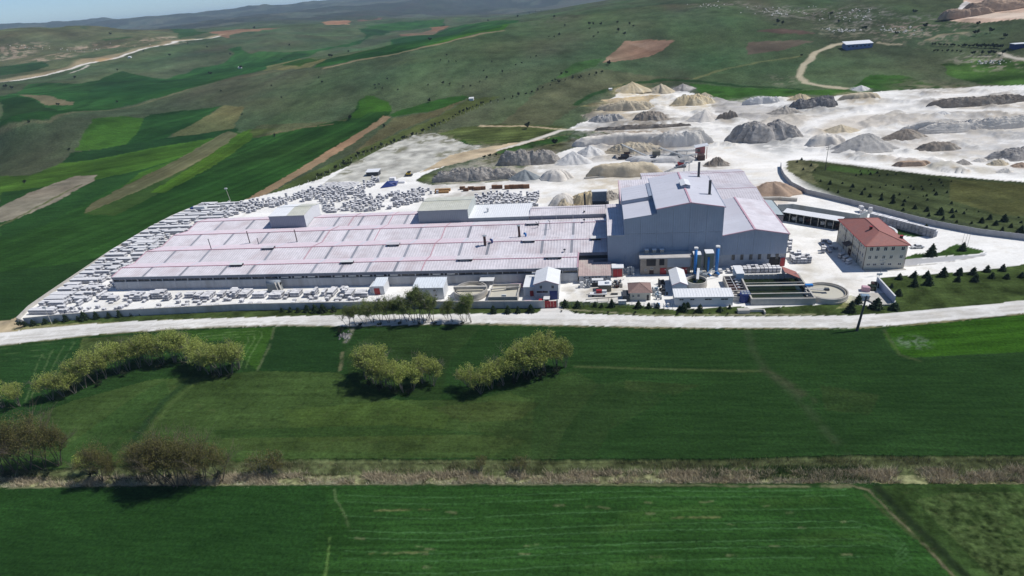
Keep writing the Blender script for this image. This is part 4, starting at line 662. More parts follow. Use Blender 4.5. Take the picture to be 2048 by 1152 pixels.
wall(44.3, 55.6, 218.4, 5.0, 12.6, 14.8, M_clad); wall(55.6, 67.5, 218.4, 5.0, 14.8, 12.6, M_clad)
wall(32.3, 44.3, 218.4, 0, 4.6, 4.6, M_cladw, pitch=.6, off=-.15); wall(44.3, 61.8, 218.4, 0, 4.95, 4.95, M_cladw, pitch=.6, off=-.15); wall(65.6, 67.4, 218.4, 0, 4.95, 4.95, M_cladw, off=-.15); wall(61.8, 65.6, 218.4, 3.6, 4.95, 4.95, M_cladw, off=-.15)
for x in (48.8, 51.9, 55.1, 58.2, 61.5, 64.4):
    mb = MB(); mb.box(x-.45, x+.45, 218.44, 218.5, 2.9, 4.9); w = mb.build('window', M_glass, TB)
    mb = MB(); mb.box(x-.55, x-.45, 218.4, 218.48, 2.8, 5.0).box(x+.45, x+.55, 218.4, 218.48, 2.8, 5.0).box(x-.45, x+.45, 218.4, 218.48, 2.8, 2.9); mb.build('window_frame', M_dsteel, w)
mb = MB(); mb.box(61.9, 65.5, 218.9, 219.1, 0, 3.6); mb.build('doorway', M_dark, TB); mb = MB(); mb.box(65.7, 67.3, 218.1, 218.3, 0, 3.3); mb.build('sliding_door', M_redd, TB)
def eastwall(x, y0, y1, z0, za, zb, m=M_cladw, seg=7, sg=1, nm='wall_panel'):
    n = max(1, int((y1-y0)/seg))
    for i in range(n):
        a = y0+(y1-y0)*i/n; b = y0+(y1-y0)*(i+1)/n-.04; ta = za+(zb-za)*i/n; tb = za+(zb-za)*(i+1)/n; mb = MB()
        if sg > 0: mb.sheet((x, a, z0), (x, b, z0), (x, b, tb), (x, a, ta), .9, .04)
        else: mb.sheet((x, b, z0), (x, a, z0), (x, a, ta), (x, b, tb), .9, .04)
        mb.build(nm, m, TB)
def slope(x0, x1, y0, y1, z0, z1, m, axis='x', seg=9, pitch=1.1):
    """roof plane falling along axis; ribs follow the fall"""
    if axis == 'x':
        n = max(1, int((y1-y0)/seg))
        for i in range(n):
            a = y0+(y1-y0)*i/n; b = y0+(y1-y0)*(i+1)/n-.03; mb = MB()
            mb.sheet((x0, b, z0), (x0, a, z0), (x1, a, z1), (x1, b, z1), pitch, .05); mb.build('roof_panel', m, TB)
    else:
        n = max(1, int((x1-x0)/seg))
        for i in range(n):
            a = x0+(x1-x0)*i/n; b = x0+(x1-x0)*(i+1)/n-.03; mb = MB()
            mb.sheet((a, y0, z0), (b, y0, z0), (b, y1, z1), (a, y1, z1), pitch, .07); mb.build('roof_panel', m, TB)
# tall gable
slope(20.1, 32.3, 218.1, 258.2, 24, 26.05, M_grayroof, seg=10, pitch=3.3); slope(32.3, 44.6, 218.1, 258.2, 26.05, 24, M_grayroof, seg=10, pitch=3.3)
eastwall(44.3, 218.4, 258, 12, 23.95, 23.95, M_clad); eastwall(20.4, 218.4, 258, 14, 23.95, 23.95, M_clad, sg=-1)
mb = MB(); mb.add([(20.4, 258, 12), (44.3, 258, 12), (44.3, 258, 23.9), (32.3, 258, 25.9), (20.4, 258, 23.9)], [(4, 3, 2, 1, 0)]); mb.build('back_wall', M_cladw, TB)
mb = MB(); mb.slab((32.0, 218, 26.22), (32.7, 218, 26.22), (32.7, 258.2, 26.22), (32.0, 258.2, 26.22), .08); mb.build('ridge_cap', M_redp, TB)
for xa, xb, za, zb, y in ((20.1, 32.3, 24.05, 26.15, 218.15), (32.3, 44.6, 26.15, 24.05, 218.15)): mb = MB(); mb.slab((xa, y-.1, za+.05), (xb, y-.1, zb+.05), (xb, y+.25, zb+.05), (xa, y+.25, za+.05), .3); mb.build('verge_trim', M_redp, TB)
mb = MB(); mb.slab((44.5, 218, 24.1), (44.75, 218, 24.1), (44.75, 258.2, 24.1), (44.5, 258.2, 24.1), .35); mb.slab((19.95, 218, 24.1), (20.2, 218, 24.1), (20.2, 258.2, 24.1), (19.95, 258.2, 24.1), .35); mb.build('eaves_gutter', M_clad, TB)
mb = MB(); mb.box(31.0, 34.4, 236, 243.4, 25.3, 27.1); lan = mb.build('roof_lantern', M_clad, TB)
mb = MB(); mb.slab((30.8, 235.8, 27.1), (32.6, 235.8, 27.7), (32.6, 243.6, 27.7), (30.8, 243.6, 27.1), .1); mb.slab((32.6, 235.8, 27.7), (34.6, 235.8, 27.1), (34.6, 243.6, 27.1), (32.6, 243.6, 27.7), .1); mb.build('lantern_roof', M_roofw, lan)
# stepped side roofs left of the gable
slope(8.3, 20.4, 218.2, 235, 20.5, 22.2, M_grayroof, seg=6, pitch=2.8); slope(8.3, 20.4, 235, 252, 22, 23.7, M_grayroof, seg=6, pitch=2.8)
mb = MB(); mb.add([(8.5, 235, 20.4), (20.4, 235, 22.1), (20.4, 235, 23.6), (8.5, 235, 21.9)], [(0, 1, 2, 3)]); mb.build('step_wall', M_clad, TB)
mb = MB(); mb.slab((18.6, 218.2, 22.2), (20.3, 218.2, 22.45), (20.3, 234.9, 22.45), (18.6, 234.9, 22.2), .1); mb.slab((18.6, 235, 23.7), (20.3, 235, 23.95), (20.3, 252, 23.95), (18.6, 252, 23.7), .1); mb.build('box_gutter', M_clad, TB)
eastwall(8.5, 218.4, 235, 6, 20.4, 20.4, M_clad, sg=-1); eastwall(8.5, 235, 252, 0, 21.9, 21.9, M_clad, sg=-1)
slope(8.2, 20.6, 252, 283.5, 15, 16.2, M_roof, axis='y', seg=6); eastwall(8.4, 252, 283, 0, 15, 16.1, M_clad, sg=-1); mb = MB(); mb.quad((8.4, 252, 15), (20.4, 252, 15), (20.4, 252, 23.6), (8.4, 252, 21.9)); mb.quad((20.4, 283.4, 0), (8.4, 283.4, 0), (8.4, 283.4, 16.1), (20.4, 283.4, 16.1)); mb.build('back_wall', M_clad, TB)
mb = MB(); mb.box(8.1, 8.35, 252, 283.5, 15.1, 16.5); mb.build('verge_trim', M_redp, TB)
# low link block between the long hall and the tall hall
slope(2.2, 8.5, 218.2, 232.5, 14, 14.9, M_roof, axis='y'); slope(2.2, 8.5, 232.5, 256, 14.9, 13.9, M_roof, axis='y'); eastwall(2.3, 218.4, 256, 5, 14, 14, M_clad, sg=-1); mb = MB(); mb.quad((8.5, 256, 0), (2.3, 256, 0), (2.3, 256, 13.9), (8.5, 256, 13.9)); mb.build('back_wall', M_cladw, TB)
mb = MB(); mb.box(2.1, 8.5, 218.1, 218.35, 13.8, 14.15); mb.build('eaves_trim', M_cladw, TB)
# right hall and the cross halls behind
slope(44.3, 55.6, 218.1, 256, 12.8, 15, M_grayroof, seg=8, pitch=4); slope(55.6, 67.8, 218.1, 256, 15, 12.8, M_roof, seg=8, pitch=4); mb = MB(); mb.slab((55.2, 218, 15.15), (55.9, 218, 15.15), (55.9, 256, 15.15), (55.2, 256, 15.15), .08); mb.build('ridge_cap', M_redp, TB)
mb = MB(); mb.slab((44.3, 218, 12.95), (55.6, 218, 15.15), (55.6, 218.35, 15.15), (44.3, 218.35, 12.95), .3); mb.slab((55.6, 218, 15.15), (67.9, 218, 12.95), (67.9, 218.35, 12.95), (55.6, 218.35, 15.15), .3); mb.slab((67.6, 218, 12.95), (68.0, 218, 12.95), (68.0, 305.5, 12.95), (67.6, 305.5, 12.95), .3); mb.build('verge_trim', M_redp, TB)
eastwall(67.5, 218.4, 305.3, 0, 12.75, 12.75)
slope(20.6, 67.8, 256, 270.5, 12.9, 14.2, M_roof, axis='y', seg=8); slope(20.6, 67.8, 270.5, 281.6, 14.2, 12.9, M_roof, axis='y', seg=8); slope(19.7, 67.8, 281.6, 295.8, 12.9, 14.2, M_roof, axis='y', seg=8); slope(19.7, 67.8, 295.8, 305.5, 14.2, 12.9, M_roof, axis='y', seg=8)
mb = MB(); mb.box(20, 67.8, 270.4, 270.7, 14.2, 14.35).box(19.7, 67.8, 295.7, 296, 14.2, 14.35); mb.build('ridge_cap', M_redp, TB); mb = MB(); mb.quad((67.5, 305.3, 0), (19.9, 305.3, 0), (19.9, 305.3, 12.9), (67.5, 305.3, 12.9)); mb.quad((19.9, 305.3, 0), (19.9, 281.6, 0), (19.9, 281.6, 12.9), (19.9, 305.3, 12.9)); mb.build('back_wall', M_cladw, TB)
for x, y, h, l in ((40.3, 255, 7.2, 'tall dark chimney at the back of the tall grey roof'), (41, 231.5, 6.4, 'tall dark chimney near the right eave of the tall grey roof')): stack(x, y, 24.5, h-.8, .5, M_dsteel, l, cap=False)
# lean-to on the right flank
LB = thing('side_annex', 'tall narrow grey annex with blue-grey roof against the right flank', 'outbuilding', (71, 249, 0))
for x0, x1, y0, y1, f in ((68.3, 73.6, 247.5, 247.5, 0),): mb = MB(); mb.sheet((68.1, 247.5, 0), (73.6, 247.5, 0), (73.6, 247.5, 9.4), (68.1, 247.5, 10.2), .8, .05); mb.build('front_wall', mat('annex_cladding', (.24, .22, .24), .6, .15, .4, streak=True), LB)
mb = MB(); mb.quad((73.6, 247.5, 0), (73.6, 266, 0), (73.6, 266, 9.4), (73.6, 247.5, 9.4)); mb.quad((73.6, 266, 0), (68.1, 266, 0), (68.1, 266, 10.2), (73.6, 266, 9.4)); mb.build('side_wall', M_box, LB); mb = MB(); mb.sheet((73.8, 247.2, 9.45), (73.8, 266.2, 9.45), (68.05, 266.2, 10.3), (68.05, 247.2, 10.3), 1.1, .06); mb.build('roof', mat('annex_roof', (.36, .42, .44), .5, .05, .3), LB)
mb = MB(); mb.box(73.7, 73.95, 247.2, 266.2, 9.2, 9.6).box(68.1, 73.8, 247.1, 247.3, 9.3, 9.6); mb.build('roof_trim', M_dsteel, LB)
# ------------------------------------------------------------------ office block
OF = thing('office_building', 'three storey cream office building with red hipped tile roof', 'office building', (99.6, 213.8, 0))
X0, X1, Y0, Y1, ZE = 93.0, 106.3, 213.8, 240.5, 9.2
for z0, z1 in ((0, 3.1), (3.15, 6.1), (6.15, ZE)): mb = MB(); mb.box(X0, X1, Y0, Y1, z0, z1-.02); mb.build('storey_wall', M_cream, OF)
mb = MB(); mb.box(X0+.02, X1-.02, Y0+.02, Y1-.02, 3.05, 3.18).box(X0+.02, X1-.02, Y0+.02, Y1-.02, 6.05, 6.18); mb.build('floor_band', M_cream, OF)
r = [(X0-.7, Y0-.7, 9.3), (X1+.7, Y0-.7, 9.3), (X1+.7, Y1+.7, 9.3), (X0-.7, Y1+.7, 9.3)]; ra, rb_ = (99.2, 220.4, 12.1), (99.2, 234.0, 12.1)
mb = MB(); mb.add(r+[ra, rb_], [(0, 1, 4)], 0); mb.build('roof_slope', M_tile, OF); mb = MB(); mb.add([r[1], r[2], rb_, ra], [(0, 1, 2, 3)]); mb.build('roof_slope', M_tile, OF)
mb = MB(); mb.add([r[2], r[3], rb_], [(0, 1, 2)]); mb.build('roof_slope', M_tile, OF); mb = MB(); mb.add([r[3], r[0], ra, rb_], [(0, 1, 2, 3)]); mb.build('roof_slope', M_tile, OF)
mb = MB(); 
for a, b in ((r[0], ra), (r[1], ra), (r[2], rb_), (r[3], rb_), (ra, rb_)): mb.beam(V3(*a)+[0, 0, .05], V3(*b)+[0, 0, .05], .28, .14)
mb.build('hip_tile', M_tile, OF)
mb = MB(); mb.box(X0-.68, X1+.68, Y0-.68, Y1+.68, 9.12, 9.28); mb.build('soffit', M_white, OF)
mb = MB(); mb.box(X0-.82, X1+.82, Y0-.82, Y0-.7, 9.15, 9.34).box(X0-.82, X1+.82, Y1+.7, Y1+.82, 9.15, 9.34).box(X0-.82, X0-.7, Y0-.7, Y1+.7, 9.15, 9.34).box(X1+.7, X1+.82, Y0-.7, Y1+.7, 9.15, 9.34); mb.build('gutter', M_redd, OF)
for x, y in ((X0-.1, Y0-.1), (X1+.1, Y0-.1), (X0-.1, 219.8), (X0-.1, 226), (X0-.1, 233), (X0-.1, Y1)): mb = MB(); mb.tube((x, y, 0), (x, y, 9.15), .09, n=6); mb.build('downpipe', M_rust, OF)
def win(x, y, z, w, h, face, parent, fr=True, glass=M_glass):
    mb = MB()
    if face == 'S': mb.box(x-w/2, x+w/2, y-.03, y+.02, z-h/2, z+h/2)
    elif face == 'W': mb.box(x-.03, x+.02, y-w/2, y+w/2, z-h/2, z+h/2)
    else: mb.box(x-.02, x+.03, y-w/2, y+w/2, z-h/2, z+h/2)
    o = mb.build('window', glass, parent)
    if fr:
        mb = MB(); t = .07; e = .05
        if face == 'S':
            for a in (x-w/2-t, x-t/2, x+w/2): mb.box(a, a+t, y-e-.02, y-.01, z-h/2, z+h/2)
            mb.box(x-w/2-.1, x+w/2+.1, y-.12, y-.01, z-h/2-.1, z-h/2).box(x-w/2-t, x+w/2+t, y-e-.02, y-.01, z+h/2, z+h/2+t)
        else:
            s = -1 if face == 'W' else 1
            for a in (y-w/2-t, y-t/2, y+w/2): mb.box(min(x+s*.01, x+s*.07), max(x+s*.01, x+s*.07), a, a+t, z-h/2, z+h/2)
            mb.box(min(x+s*.01, x+s*.12), max(x+s*.01, x+s*.12), y-w/2-.1, y+w/2+.1, z-h/2-.1, z-h/2)
        mb.build('window_frame', M_white, o)
    return o
for f in (.127, .286, .476, .66, .905):
    win(X0+13.3*f, Y0, 7.9, 1.0, 1.35, 'S', OF); win(X0+13.3*f-.1, Y0, 4.7, .95, 1.15, 'S', OF, glass=mat('curtained_glass', (.13, .135, .12), .2, .3, 3)); win(X0+13.3*f-.15, Y0, 1.9, 1.1, .7, 'S', OF, glass=M_glass)
for f in (.06, .11, .2, .25, .30, .42, .47, .52, .60, .65, .72, .78, .84, .92):
    y = Y1-26.7*f
    for z, h in ((7.8, 1.25), (4.7, 1.25), (1.8, 1.0)):
        if z < 3 and (.25 < f < .5): continue
        if z > 4 and z < 5 and f in (.11,): continue
        win(X0, y, z, .8, h, 'W', OF)
mb = MB(); mb.slab((90.6, 225.2, 4.3), (93, 225.2, 4.9), (93, 229.4, 4.9), (90.6, 229.4, 4.3), .12); c_ = mb.build('entrance_canopy', mat('brown_canopy', (.07, .05, .05), .6, .2, 1), OF); mb = MB()
for y in (225.4, 229.2): mb.tube((90.9, y, 0), (90.9, y, 4.25), .08, n=6); mb.tube((92.9, y, 6.2), (90.9, y, 4.4), .04, n=5)
mb.build('canopy_post', M_steel, c_); mb = MB(); mb.box(92.9, 92.98, 226.4, 228.4, 0, 2.4); mb.build('door', M_rust, OF)
n = 18; arc = [(103.9+7.4*cos(radians(-62+i*140/n)), 234.6+7.4*sin(radians(-62+i*140/n))) for i in range(n+1)]; arc2 = [(103.9+6.6*cos(radians(-62+i*140/n)), 234.6+6.6*sin(radians(-62+i*140/n))) for i in range(n+1)]
mb = MB(); mb.prism(arc+arc2[::-1], 6.1, 6.9); mb.build('curved_parapet', M_white, OF); mb = MB(); mb.prism(arc2, 6.0, 6.2); mb.build('balcony_slab', M_concl, OF); mb = MB()
for i in (2, 7, 12, 17): mb.tube((*arc[i], 0), (*arc[i], 6.1), .2, n=8)
mb.build('balcony_column', M_white, OF)
for x, y, z, l in ((97.6, 224, 10.9, 0), (106.2, 219.0, 9.0, 1)): mb = MB(); mb.box(x-.4, x+.4, y-.4, y+.4, z, z+1.6); k = mb.build('chimney', M_rust, OF); mb = MB(); mb.box(x-.5, x+.5, y-.5, y+.5, z+1.6, z+1.72); mb.build('chimney_cap', M_redd, k)
# raised terrace and planters before the office
mb = MB(); mb.prism([(93, 211.8), (107, 212.6), (107, 213.75), (93, 213.75)], 0, .12); single('kerb', mb, M_concl, 'pale kerb slab along the foot of the office front wall', 'kerb', (100, 213, 0))
def car(base, rz, body, label, van=False):
    t = thing('parked_car', label, 'car', base, rz); L, Wd = 4.3, 1.75; mb = MB()
    prof = [(-2.15, .35), (-2.15, .75), (-2.0, .9), (-1.15, .98), (-.55, 1.42), (.75, 1.45), (1.45, 1.0), (2.05, .9), (2.15, .7), (2.15, .35)]
    vs = [(x, -Wd/2*(1 if z < 1 else .82), z) for x, z in prof]+[(x, Wd/2*(1 if z < 1 else .82), z) for x, z in prof]; n = len(prof)
    mb.add(vs, [tuple(range(n-1, -1, -1)), tuple(range(n, 2*n))]+[(i, (i+1) % n, (i+1) % n+n, i+n) for i in range(n)]); mb.build('body', body, t, local=True)
    mb = MB(); mb.add([(-1.12, -.74, 1.02), (-1.12, .74, 1.02), (-.6, .66, 1.4), (-.6, -.66, 1.4), (1.42, -.74, 1.03), (1.42, .74, 1.03), (.8, .66, 1.43), (.8, -.66, 1.43)], [(0, 3, 2, 1), (4, 5, 6, 7)])
    mb.v = [(v[0]+(-.03 if v[0] < 0 else .03), v[1], v[2]+.02) for v in mb.v]; mb.build('windscreen', M_glass, t, local=True)
    for s in (-1, 1):
        mb = MB(); mb.add([(-1.0, s*.885, 1.0), (1.25, s*.885, 1.0), (.75, s*.74, 1.4), (-.5, s*.74, 1.4)], [(0, 1, 2, 3)]); mb.build('side_window', M_glass, t, local=True)
        for x in (-1.3, 1.35): mb = MB(); mb.tube((x, s*.7, .32), (x, s*.92, .32), .32, n=14); w = mb.build('wheel', M_wheel, t, local=True); mb = MB(); mb.tube((x, s*.9, .32), (x, s*.935, .32), .18, n=10); mb.build('wheel_rim', M_steel, w, local=True)
        mb = MB(); mb.box(-2.17, -2.1, s*.55-.2, s*.55+.2, .65, .8); mb.build('headlight', M_white, t, local=True)
        mb = MB(); mb.box(2.1, 2.17, s*.6-.18, s*.6+.18, .65, .82); mb.build('tail_light', M_redd, t, local=True)
    return t
p = G(1834, 496); car((p[0], p[1], 0), radians(2), M_white, 'white parked car on the paved court right of the office building')
# ------------------------------------------------------------------ buildings in the front yard
def gable(name, label, x0, x1, y0, y1, ze, zr, mw, mr, base=None, front=None, ov=.3):
    t = thing(name, label, 'outbuilding', ((x0+x1)/2, y0, 0)); xm = (x0+x1)/2
    mb = MB(); mb.add([(x0, y0, 0), (x1, y0, 0), (x1, y0, ze), (xm, y0, zr), (x0, y0, ze)], [(0, 1, 2, 3, 4)]); mb.build('front_wall', front or mw, t)
    mb = MB(); mb.add([(x0, y1, 0), (x1, y1, 0), (x1, y1, ze), (xm, y1, zr), (x0, y1, ze)], [(4, 3, 2, 1, 0)]); mb.build('back_wall', mw, t)
    for x, s in ((x0, 0), (x1, 1)): mb = MB(); q = [(x, y0, 0), (x, y1, 0), (x, y1, ze), (x, y0, ze)]; mb.add(q, [(0, 1, 2, 3) if s else (3, 2, 1, 0)]); mb.build('side_wall', mw, t)
    dz = (zr-ze)/(xm-x0)*ov
    mb = MB(); mb.sheet((x0-ov, y1+ov, ze-dz), (x0-ov, y0-ov, ze-dz), (xm, y0-ov, zr+.05), (xm, y1+ov, zr+.05), 1.0, .05); mb.build('roof_panel', mr, t)
    mb = MB(); mb.sheet((x1+ov, y0-ov, ze-dz), (x1+ov, y1+ov, ze-dz), (xm, y1+ov, zr+.05), (xm, y0-ov, zr+.05), 1.0, .05); mb.build('roof_panel', mr, t)
    mb = MB(); mb.beam((x0-ov, y0-ov, ze-dz-.08), (xm, y0-ov, zr-.03), .1, .22); mb.beam((xm, y0-ov, zr-.03), (x1+ov, y0-ov, ze-dz-.08), .1, .22); mb.build('barge_board', M_redp, t); return t
GH = gable('gable_house', 'two storey grey-white gabled workshop with white roof beside the red gate', -24.0, -15.4, 193.6, 205, 6.2, 7.6, M_boxw, M_roofw, front=mat('workshop_front', (.45, .46, .5), .7, .08, .5))
for x in (-21.6, -17.4): win(x, 193.6, 5.0, .8, 1.2, 'S', GH)
win(-21.2, 193.6, 3.1, 4.0, .8, 'S', GH); mb = MB(); mb.box(-18.6, -15.9, 193.5, 193.58, 0, 3.4); mb.build('roller_door', M_dblue, GH)
AN = thing('flat_annex', 'low flat-roofed white annex on the left side of the gabled workshop', 'outbuilding', (-26.3, 196.4, 0)); mb = MB(); mb.box(-28.3, -24.4, 196.4, 206.5, 0, 3.6); mb.build('wall', M_boxw, AN); mb = MB(); mb.box(-28.4, -24.4, 196.3, 206.6, 3.6, 3.75); mb.build('roof', M_roofw, AN); mb = MB(); mb.box(-26, -24.7, 196.3, 196.38, 0, 2.2); mb.build('door', M_redd, AN)
WS = thing('long_shed', 'long low white shed with flat white roof beside the road verge', 'outbuilding', (33.4, 187.3, 0)); mb = MB(); mb.box(24.1, 43, 187.4, 192.8, 0, 3.3); mb.build('wall', M_boxw, WS)
for i in range(5): mb = MB(); a = 23.9+i*3.86; mb.sheet((a, 187.1, 3.4), (a+3.84, 187.1, 3.4), (a+3.84, 193.1, 3.8), (a, 193.1, 3.8), .96, .05); mb.build('roof_panel', M_roofw, WS)
for x, w in ((26.3, 1.3), (29.8, 1.3), (35, 2.2), (40.2, 2.2)): win(x, 187.4, 2.45, w, .5, 'S', WS)
mb = MB(); mb.box(23.9, 43.2, 187.05, 187.2, 3.2, 3.42); mb.build('eaves_trim', M_steel, WS)
gable('gable_shed', 'small pale blue gabled shed between the long white shed and brick block', 24.3, 29.2, 195.9, 208, 4.0, 5.0, mat('pale_blue_cladding', (.38, .46, .54), .55, .06, .4), M_roofw)
# sooty two storey block with red doors
BB = thing('soot_stained_block', 'two storey soot-stained block with flat grey roof, three roof boxes and red doors', 'outbuilding', (23.3, 212.9, 0))
mb = MB(); mb.box(14.3, 32.5, 212.9, 217.8, 0, 6.6); mb.build('wall', M_brick, BB); mb = MB(); mb.box(24.2, 32.52, 212.84, 212.9, 2.9, 6.5); mb.build('upper_wall', mat('grey_render', (.33, .36, .40), .8, .1, .4), BB)
mb = MB(); mb.slab((13.9, 212.3, 7.0), (32.9, 212.3, 7.0), (32.9, 218.1, 7.2), (13.9, 218.1, 7.2), .35); mb.build('roof', mat('grey_flat_roof', (.46, .44, .42), .8, .12, .5, tint=((.3, .28, .26), .5)), BB)
for x in (16.8, 19.6, 22.4): mb = MB(); mb.box(x-.7, x+.7, 216.4, 217.7, 7.1, 8.5); b_ = mb.build('roof_box', mat('roof_box_metal', (.3, .29, .27), .7, .2, 2), BB); mb = MB(); mb.box(x-.78, x+.78, 216.3, 217.8, 8.5, 8.62); mb.build('box_lid', M_roofw, b_)
for a, b, z0, z1 in ((16.5, 19.9, 3.6, 6.4), (21.2, 23.0, 3.8, 6.4)): mb = MB(); mb.box(a, b, 212.8, 212.88, z0, z1); mb.build('sooty_opening', M_dark, BB)
for a, b in ((21.5, 23.8), (29.3, 31.4)): mb = MB(); mb.box(a, b, 212.75, 212.85, 0, 2.7); d_ = mb.build('red_door', M_redd, BB); mb = MB(); mb.box(b-.55, b-.2, 212.7, 212.76, 1.8, 2.2); mb.build('door_sign', M_white, d_)
for x, z in ((16.2, 2.0), (18.4, 2.7)): win(x, 212.85, z, .8, .6, 'S', BB)
mb = MB(); mb.box(17.6, 19.2, 212.76, 212.84, .2, 1.8); mb.build('rusty_hatch', M_rust, BB)
# hipped gatehouse
HH = thing('gatehouse', 'small cream gatehouse with faded brown hipped tile roof', 'house', (13, 191.9, 0)); mb = MB(); mb.box(9.4, 16.5, 191.9, 199, 0, 3.1); mb.build('wall', M_cream, HH)
q = [(8.9, 191.3, 3.15), (17.0, 191.3, 3.15), (17.0, 199.5, 3.15), (8.9, 199.5, 3.15)]; pk = (12.9, 195.4, 5.3)
for i in range(4): mb = MB(); mb.add([q[i], q[(i+1) % 4], pk], [(0, 1, 2)]); mb.build('roof_slope', M_tile2, HH)
mb = MB(); mb.box(8.92, 16.98, 191.32, 199.48, 3.02, 3.13); mb.build('soffit', M_white, HH); mb = MB(); mb.beam(q[0], pk, .2, .12); mb.beam(q[1], pk, .2, .12); mb.beam(q[2], pk, .2, .12); mb.beam(q[3], pk, .2, .12); mb.build('hip_tile', M_tile2, HH)
win(12.4, 191.9, 1.9, .7, 1.0, 'S', HH); win(10.6, 191.9, 1.7, .6, .8, 'S', HH); mb = MB(); mb.box(15.2, 15.9, 191.8, 191.88, 0, 2.1); mb.build('door', M_dark, HH)
mb = MB(); mb.box(7.0, 9.2, 190.9, 195.6, 0, 2.3); single('lean_to', mb, M_dsteel, 'dark lean-to box on the left side of the cream gatehouse', 'lean-to', (8, 193, 0))
# red doored garage and low pink roofed shed
RG = thing('red_door_garage', 'small garage with red double doors and pale flat roof left of the soot-stained block', 'outbuilding', (6, 211.5, 0)); mb = MB(); mb.box(3.8, 7.9, 211.5, 215, 0, 3.6); mb.build('wall', M_concl, RG); mb = MB(); mb.box(3.6, 8.1, 211.3, 215.2, 3.6, 3.8); mb.build('roof', M_roofw, RG)
for a, b in ((4.1, 5.75), (5.85, 7.5)): mb = MB(); mb.box(a, b, 211.38, 211.47, .05, 3.2); mb.build('door', M_redd, RG)
PS = thing('pink_roof_shed', 'low shed with dusty pink roof stepped like a cast shadow, beside the long hall', 'outbuilding', (-3, 206.5, 0)); mb = MB(); mb.box(-8.6, 3.2, 206.6, 215.5, 0, 2.9); mb.build('wall', M_conc, PS)
for i, (a, b, yb) in enumerate(((-8.8, -6, 219.5), (-6, -3.2, 219.5), (-3.2, 0, 217.4), (0, 3.4, 217.4))): mb = MB(); mb.sheet((a, 206.3, 3.0), (b-.03, 206.3, 3.0), (b-.03, yb, 3.7), (a, yb, 3.7), .9, .05); mb.build('roof_panel', mat('dusty_pink_roof', (.42, .33, .31), .7, .15, .6, tint=((.5, .47, .42), .7)), PS)  # stepped back edge copies the outline of the tall hall's cast shadow
for x in (-6.5, -4.6, -3.4, -2.2, -1.0, 1.5): win(x, 206.6, 2.3, .6, .4, 'S', PS, fr=False)
mb = MB(); mb.box(-8.6, -3.2, 215.6, 219.4, 0, 2.9); mb.build('rear_wall', M_conc, PS)
# small white sheds in front of the long hall
for x0, x1, y0, y1, h, l, dr in ((-86.6, -82.2, 199.6, 205.5, 3.6, 'small white shed with dark red door at the end of the stone stacks', 1), (-69.3, -57.8, 195.0, 202.0, 4.8, 'white barn-like shed behind the roadside trees', 0)):
    t = thing('white_shed', l, 'outbuilding', ((x0+x1)/2, y0, 0)); mb = MB(); mb.box(x0, x1, y0, y1, 0, h); mb.build('wall', M_boxw, t); mb = MB(); mb.sheet((x0-.2, y0-.2, h), (x1+.2, y0-.2, h), (x1+.2, y1+.2, h+.9), (x0-.2, y1+.2, h+.9), 1, .05); mb.quad((x1, y0, h-.01), (x1, y1, h-.01), (x1, y1, h+.88), (x1, y0, h-.005)); mb.build('roof', mat('pale_blue_roof', (.66, .70, .73), .5, .05, .4), t)
    if dr: mb = MB(); mb.box(x0+.4, x0+2.6, y0-.08, y0-.01, 0, 2.7); mb.build('door', M_redd, t); mb = MB(); mb.box(x0-1.6, x0, y0+.6, y1, 0, 3.0); mb.build('side_store', M_boxw, t)
    else: win(x1-3.3, y0, 3.6, .9, .5, 'S', t); win(x1-3.0, y0, 1.7, .9, .5, 'S', t)
mb = MB(); mb.box(-45.9, -40.4, 203.4, 207.2, 2.9, 3.1); mb.tube((-45.7, 203.6, 0), (-45.7, 203.6, 2.9), .08, n=5); mb.tube((-40.6, 203.6, 0), (-40.6, 203.6, 2.9), .08, n=5); single('white_canopy', mb, M_white, 'small flat white canopy against the hall wall behind the settling tank', 'canopy', (-43, 205, 0))
# settling tanks
def tank(cx, cy, r, h, label, fill, m=M_concl, arm=None, fz=.7):
    t = thing('round_tank', label, 'tank', (cx, cy, 0)); mb = MB(); mb.lathe(cx, cy, [(r, 0), (r, h), (r-.35, h), (r-.35, h*fz-.3)], 48); mb.build('tank_wall', m, t, smooth=False)
    mb = MB(); mb.lathe(cx, cy, [(r+.01, h*.2), (r+.12, h*.2), (r+.12, h*.35), (r+.01, h*.35)], 48); mb.build('hoop', m, t)
    mb = MB(); mb.prism([(cx+(r-.36)*cos(2*pi*i/48), cy+(r-.36)*sin(2*pi*i/48)) for i in range(48)], h*fz-.25, h*fz-.2); mb.build('water_surface' if fill is M_green else 'slurry_surface', fill, t)
    if r > 4.4: mb = MB(); mb.lathe(cx, cy, [(r-1.0, h*fz-.2), (r-1.0, h-.15), (r-.85, h-.15), (r-.85, h*fz-.2)], 48); mb.build('launder', m, t)
    return t
t = tank(33.3, 202.4, 3.6, 2.6, 'small round concrete tank of dark water with a white chute over it', M_green); mb = MB(); mb.beam((33.6, 202.4, 2.6), (34.6, 207.5, 4.6), .9, .5); mb.build('chute', M_white, t); mb = MB(); mb.tube((33.4, 202.2, 1), (33.4, 202.2, 3), .15, n=6); mb.tube((34.5, 207.5, 0), (34.5, 207.5, 4.4), .25, n=6); mb.build('chute_post', M_steel, t)
mb = MB(); mb.beam((36.8, 204.8, 3.2), (41.5, 213, 3.0), .35, .3); mb.tube((35, 206.5, 3.0), (44.2, 210, 2.6), .14, n=6); mb.box(34.5, 36, 206.6, 208.4, 0, 3.4).box(36.4, 38, 208.8, 209.8, 0, 1.6); single('pump_pipework', mb, M_steel, 'grey pipes and pump boxes between the round tank and the blue pipes', 'pipework', (38, 208, 0))
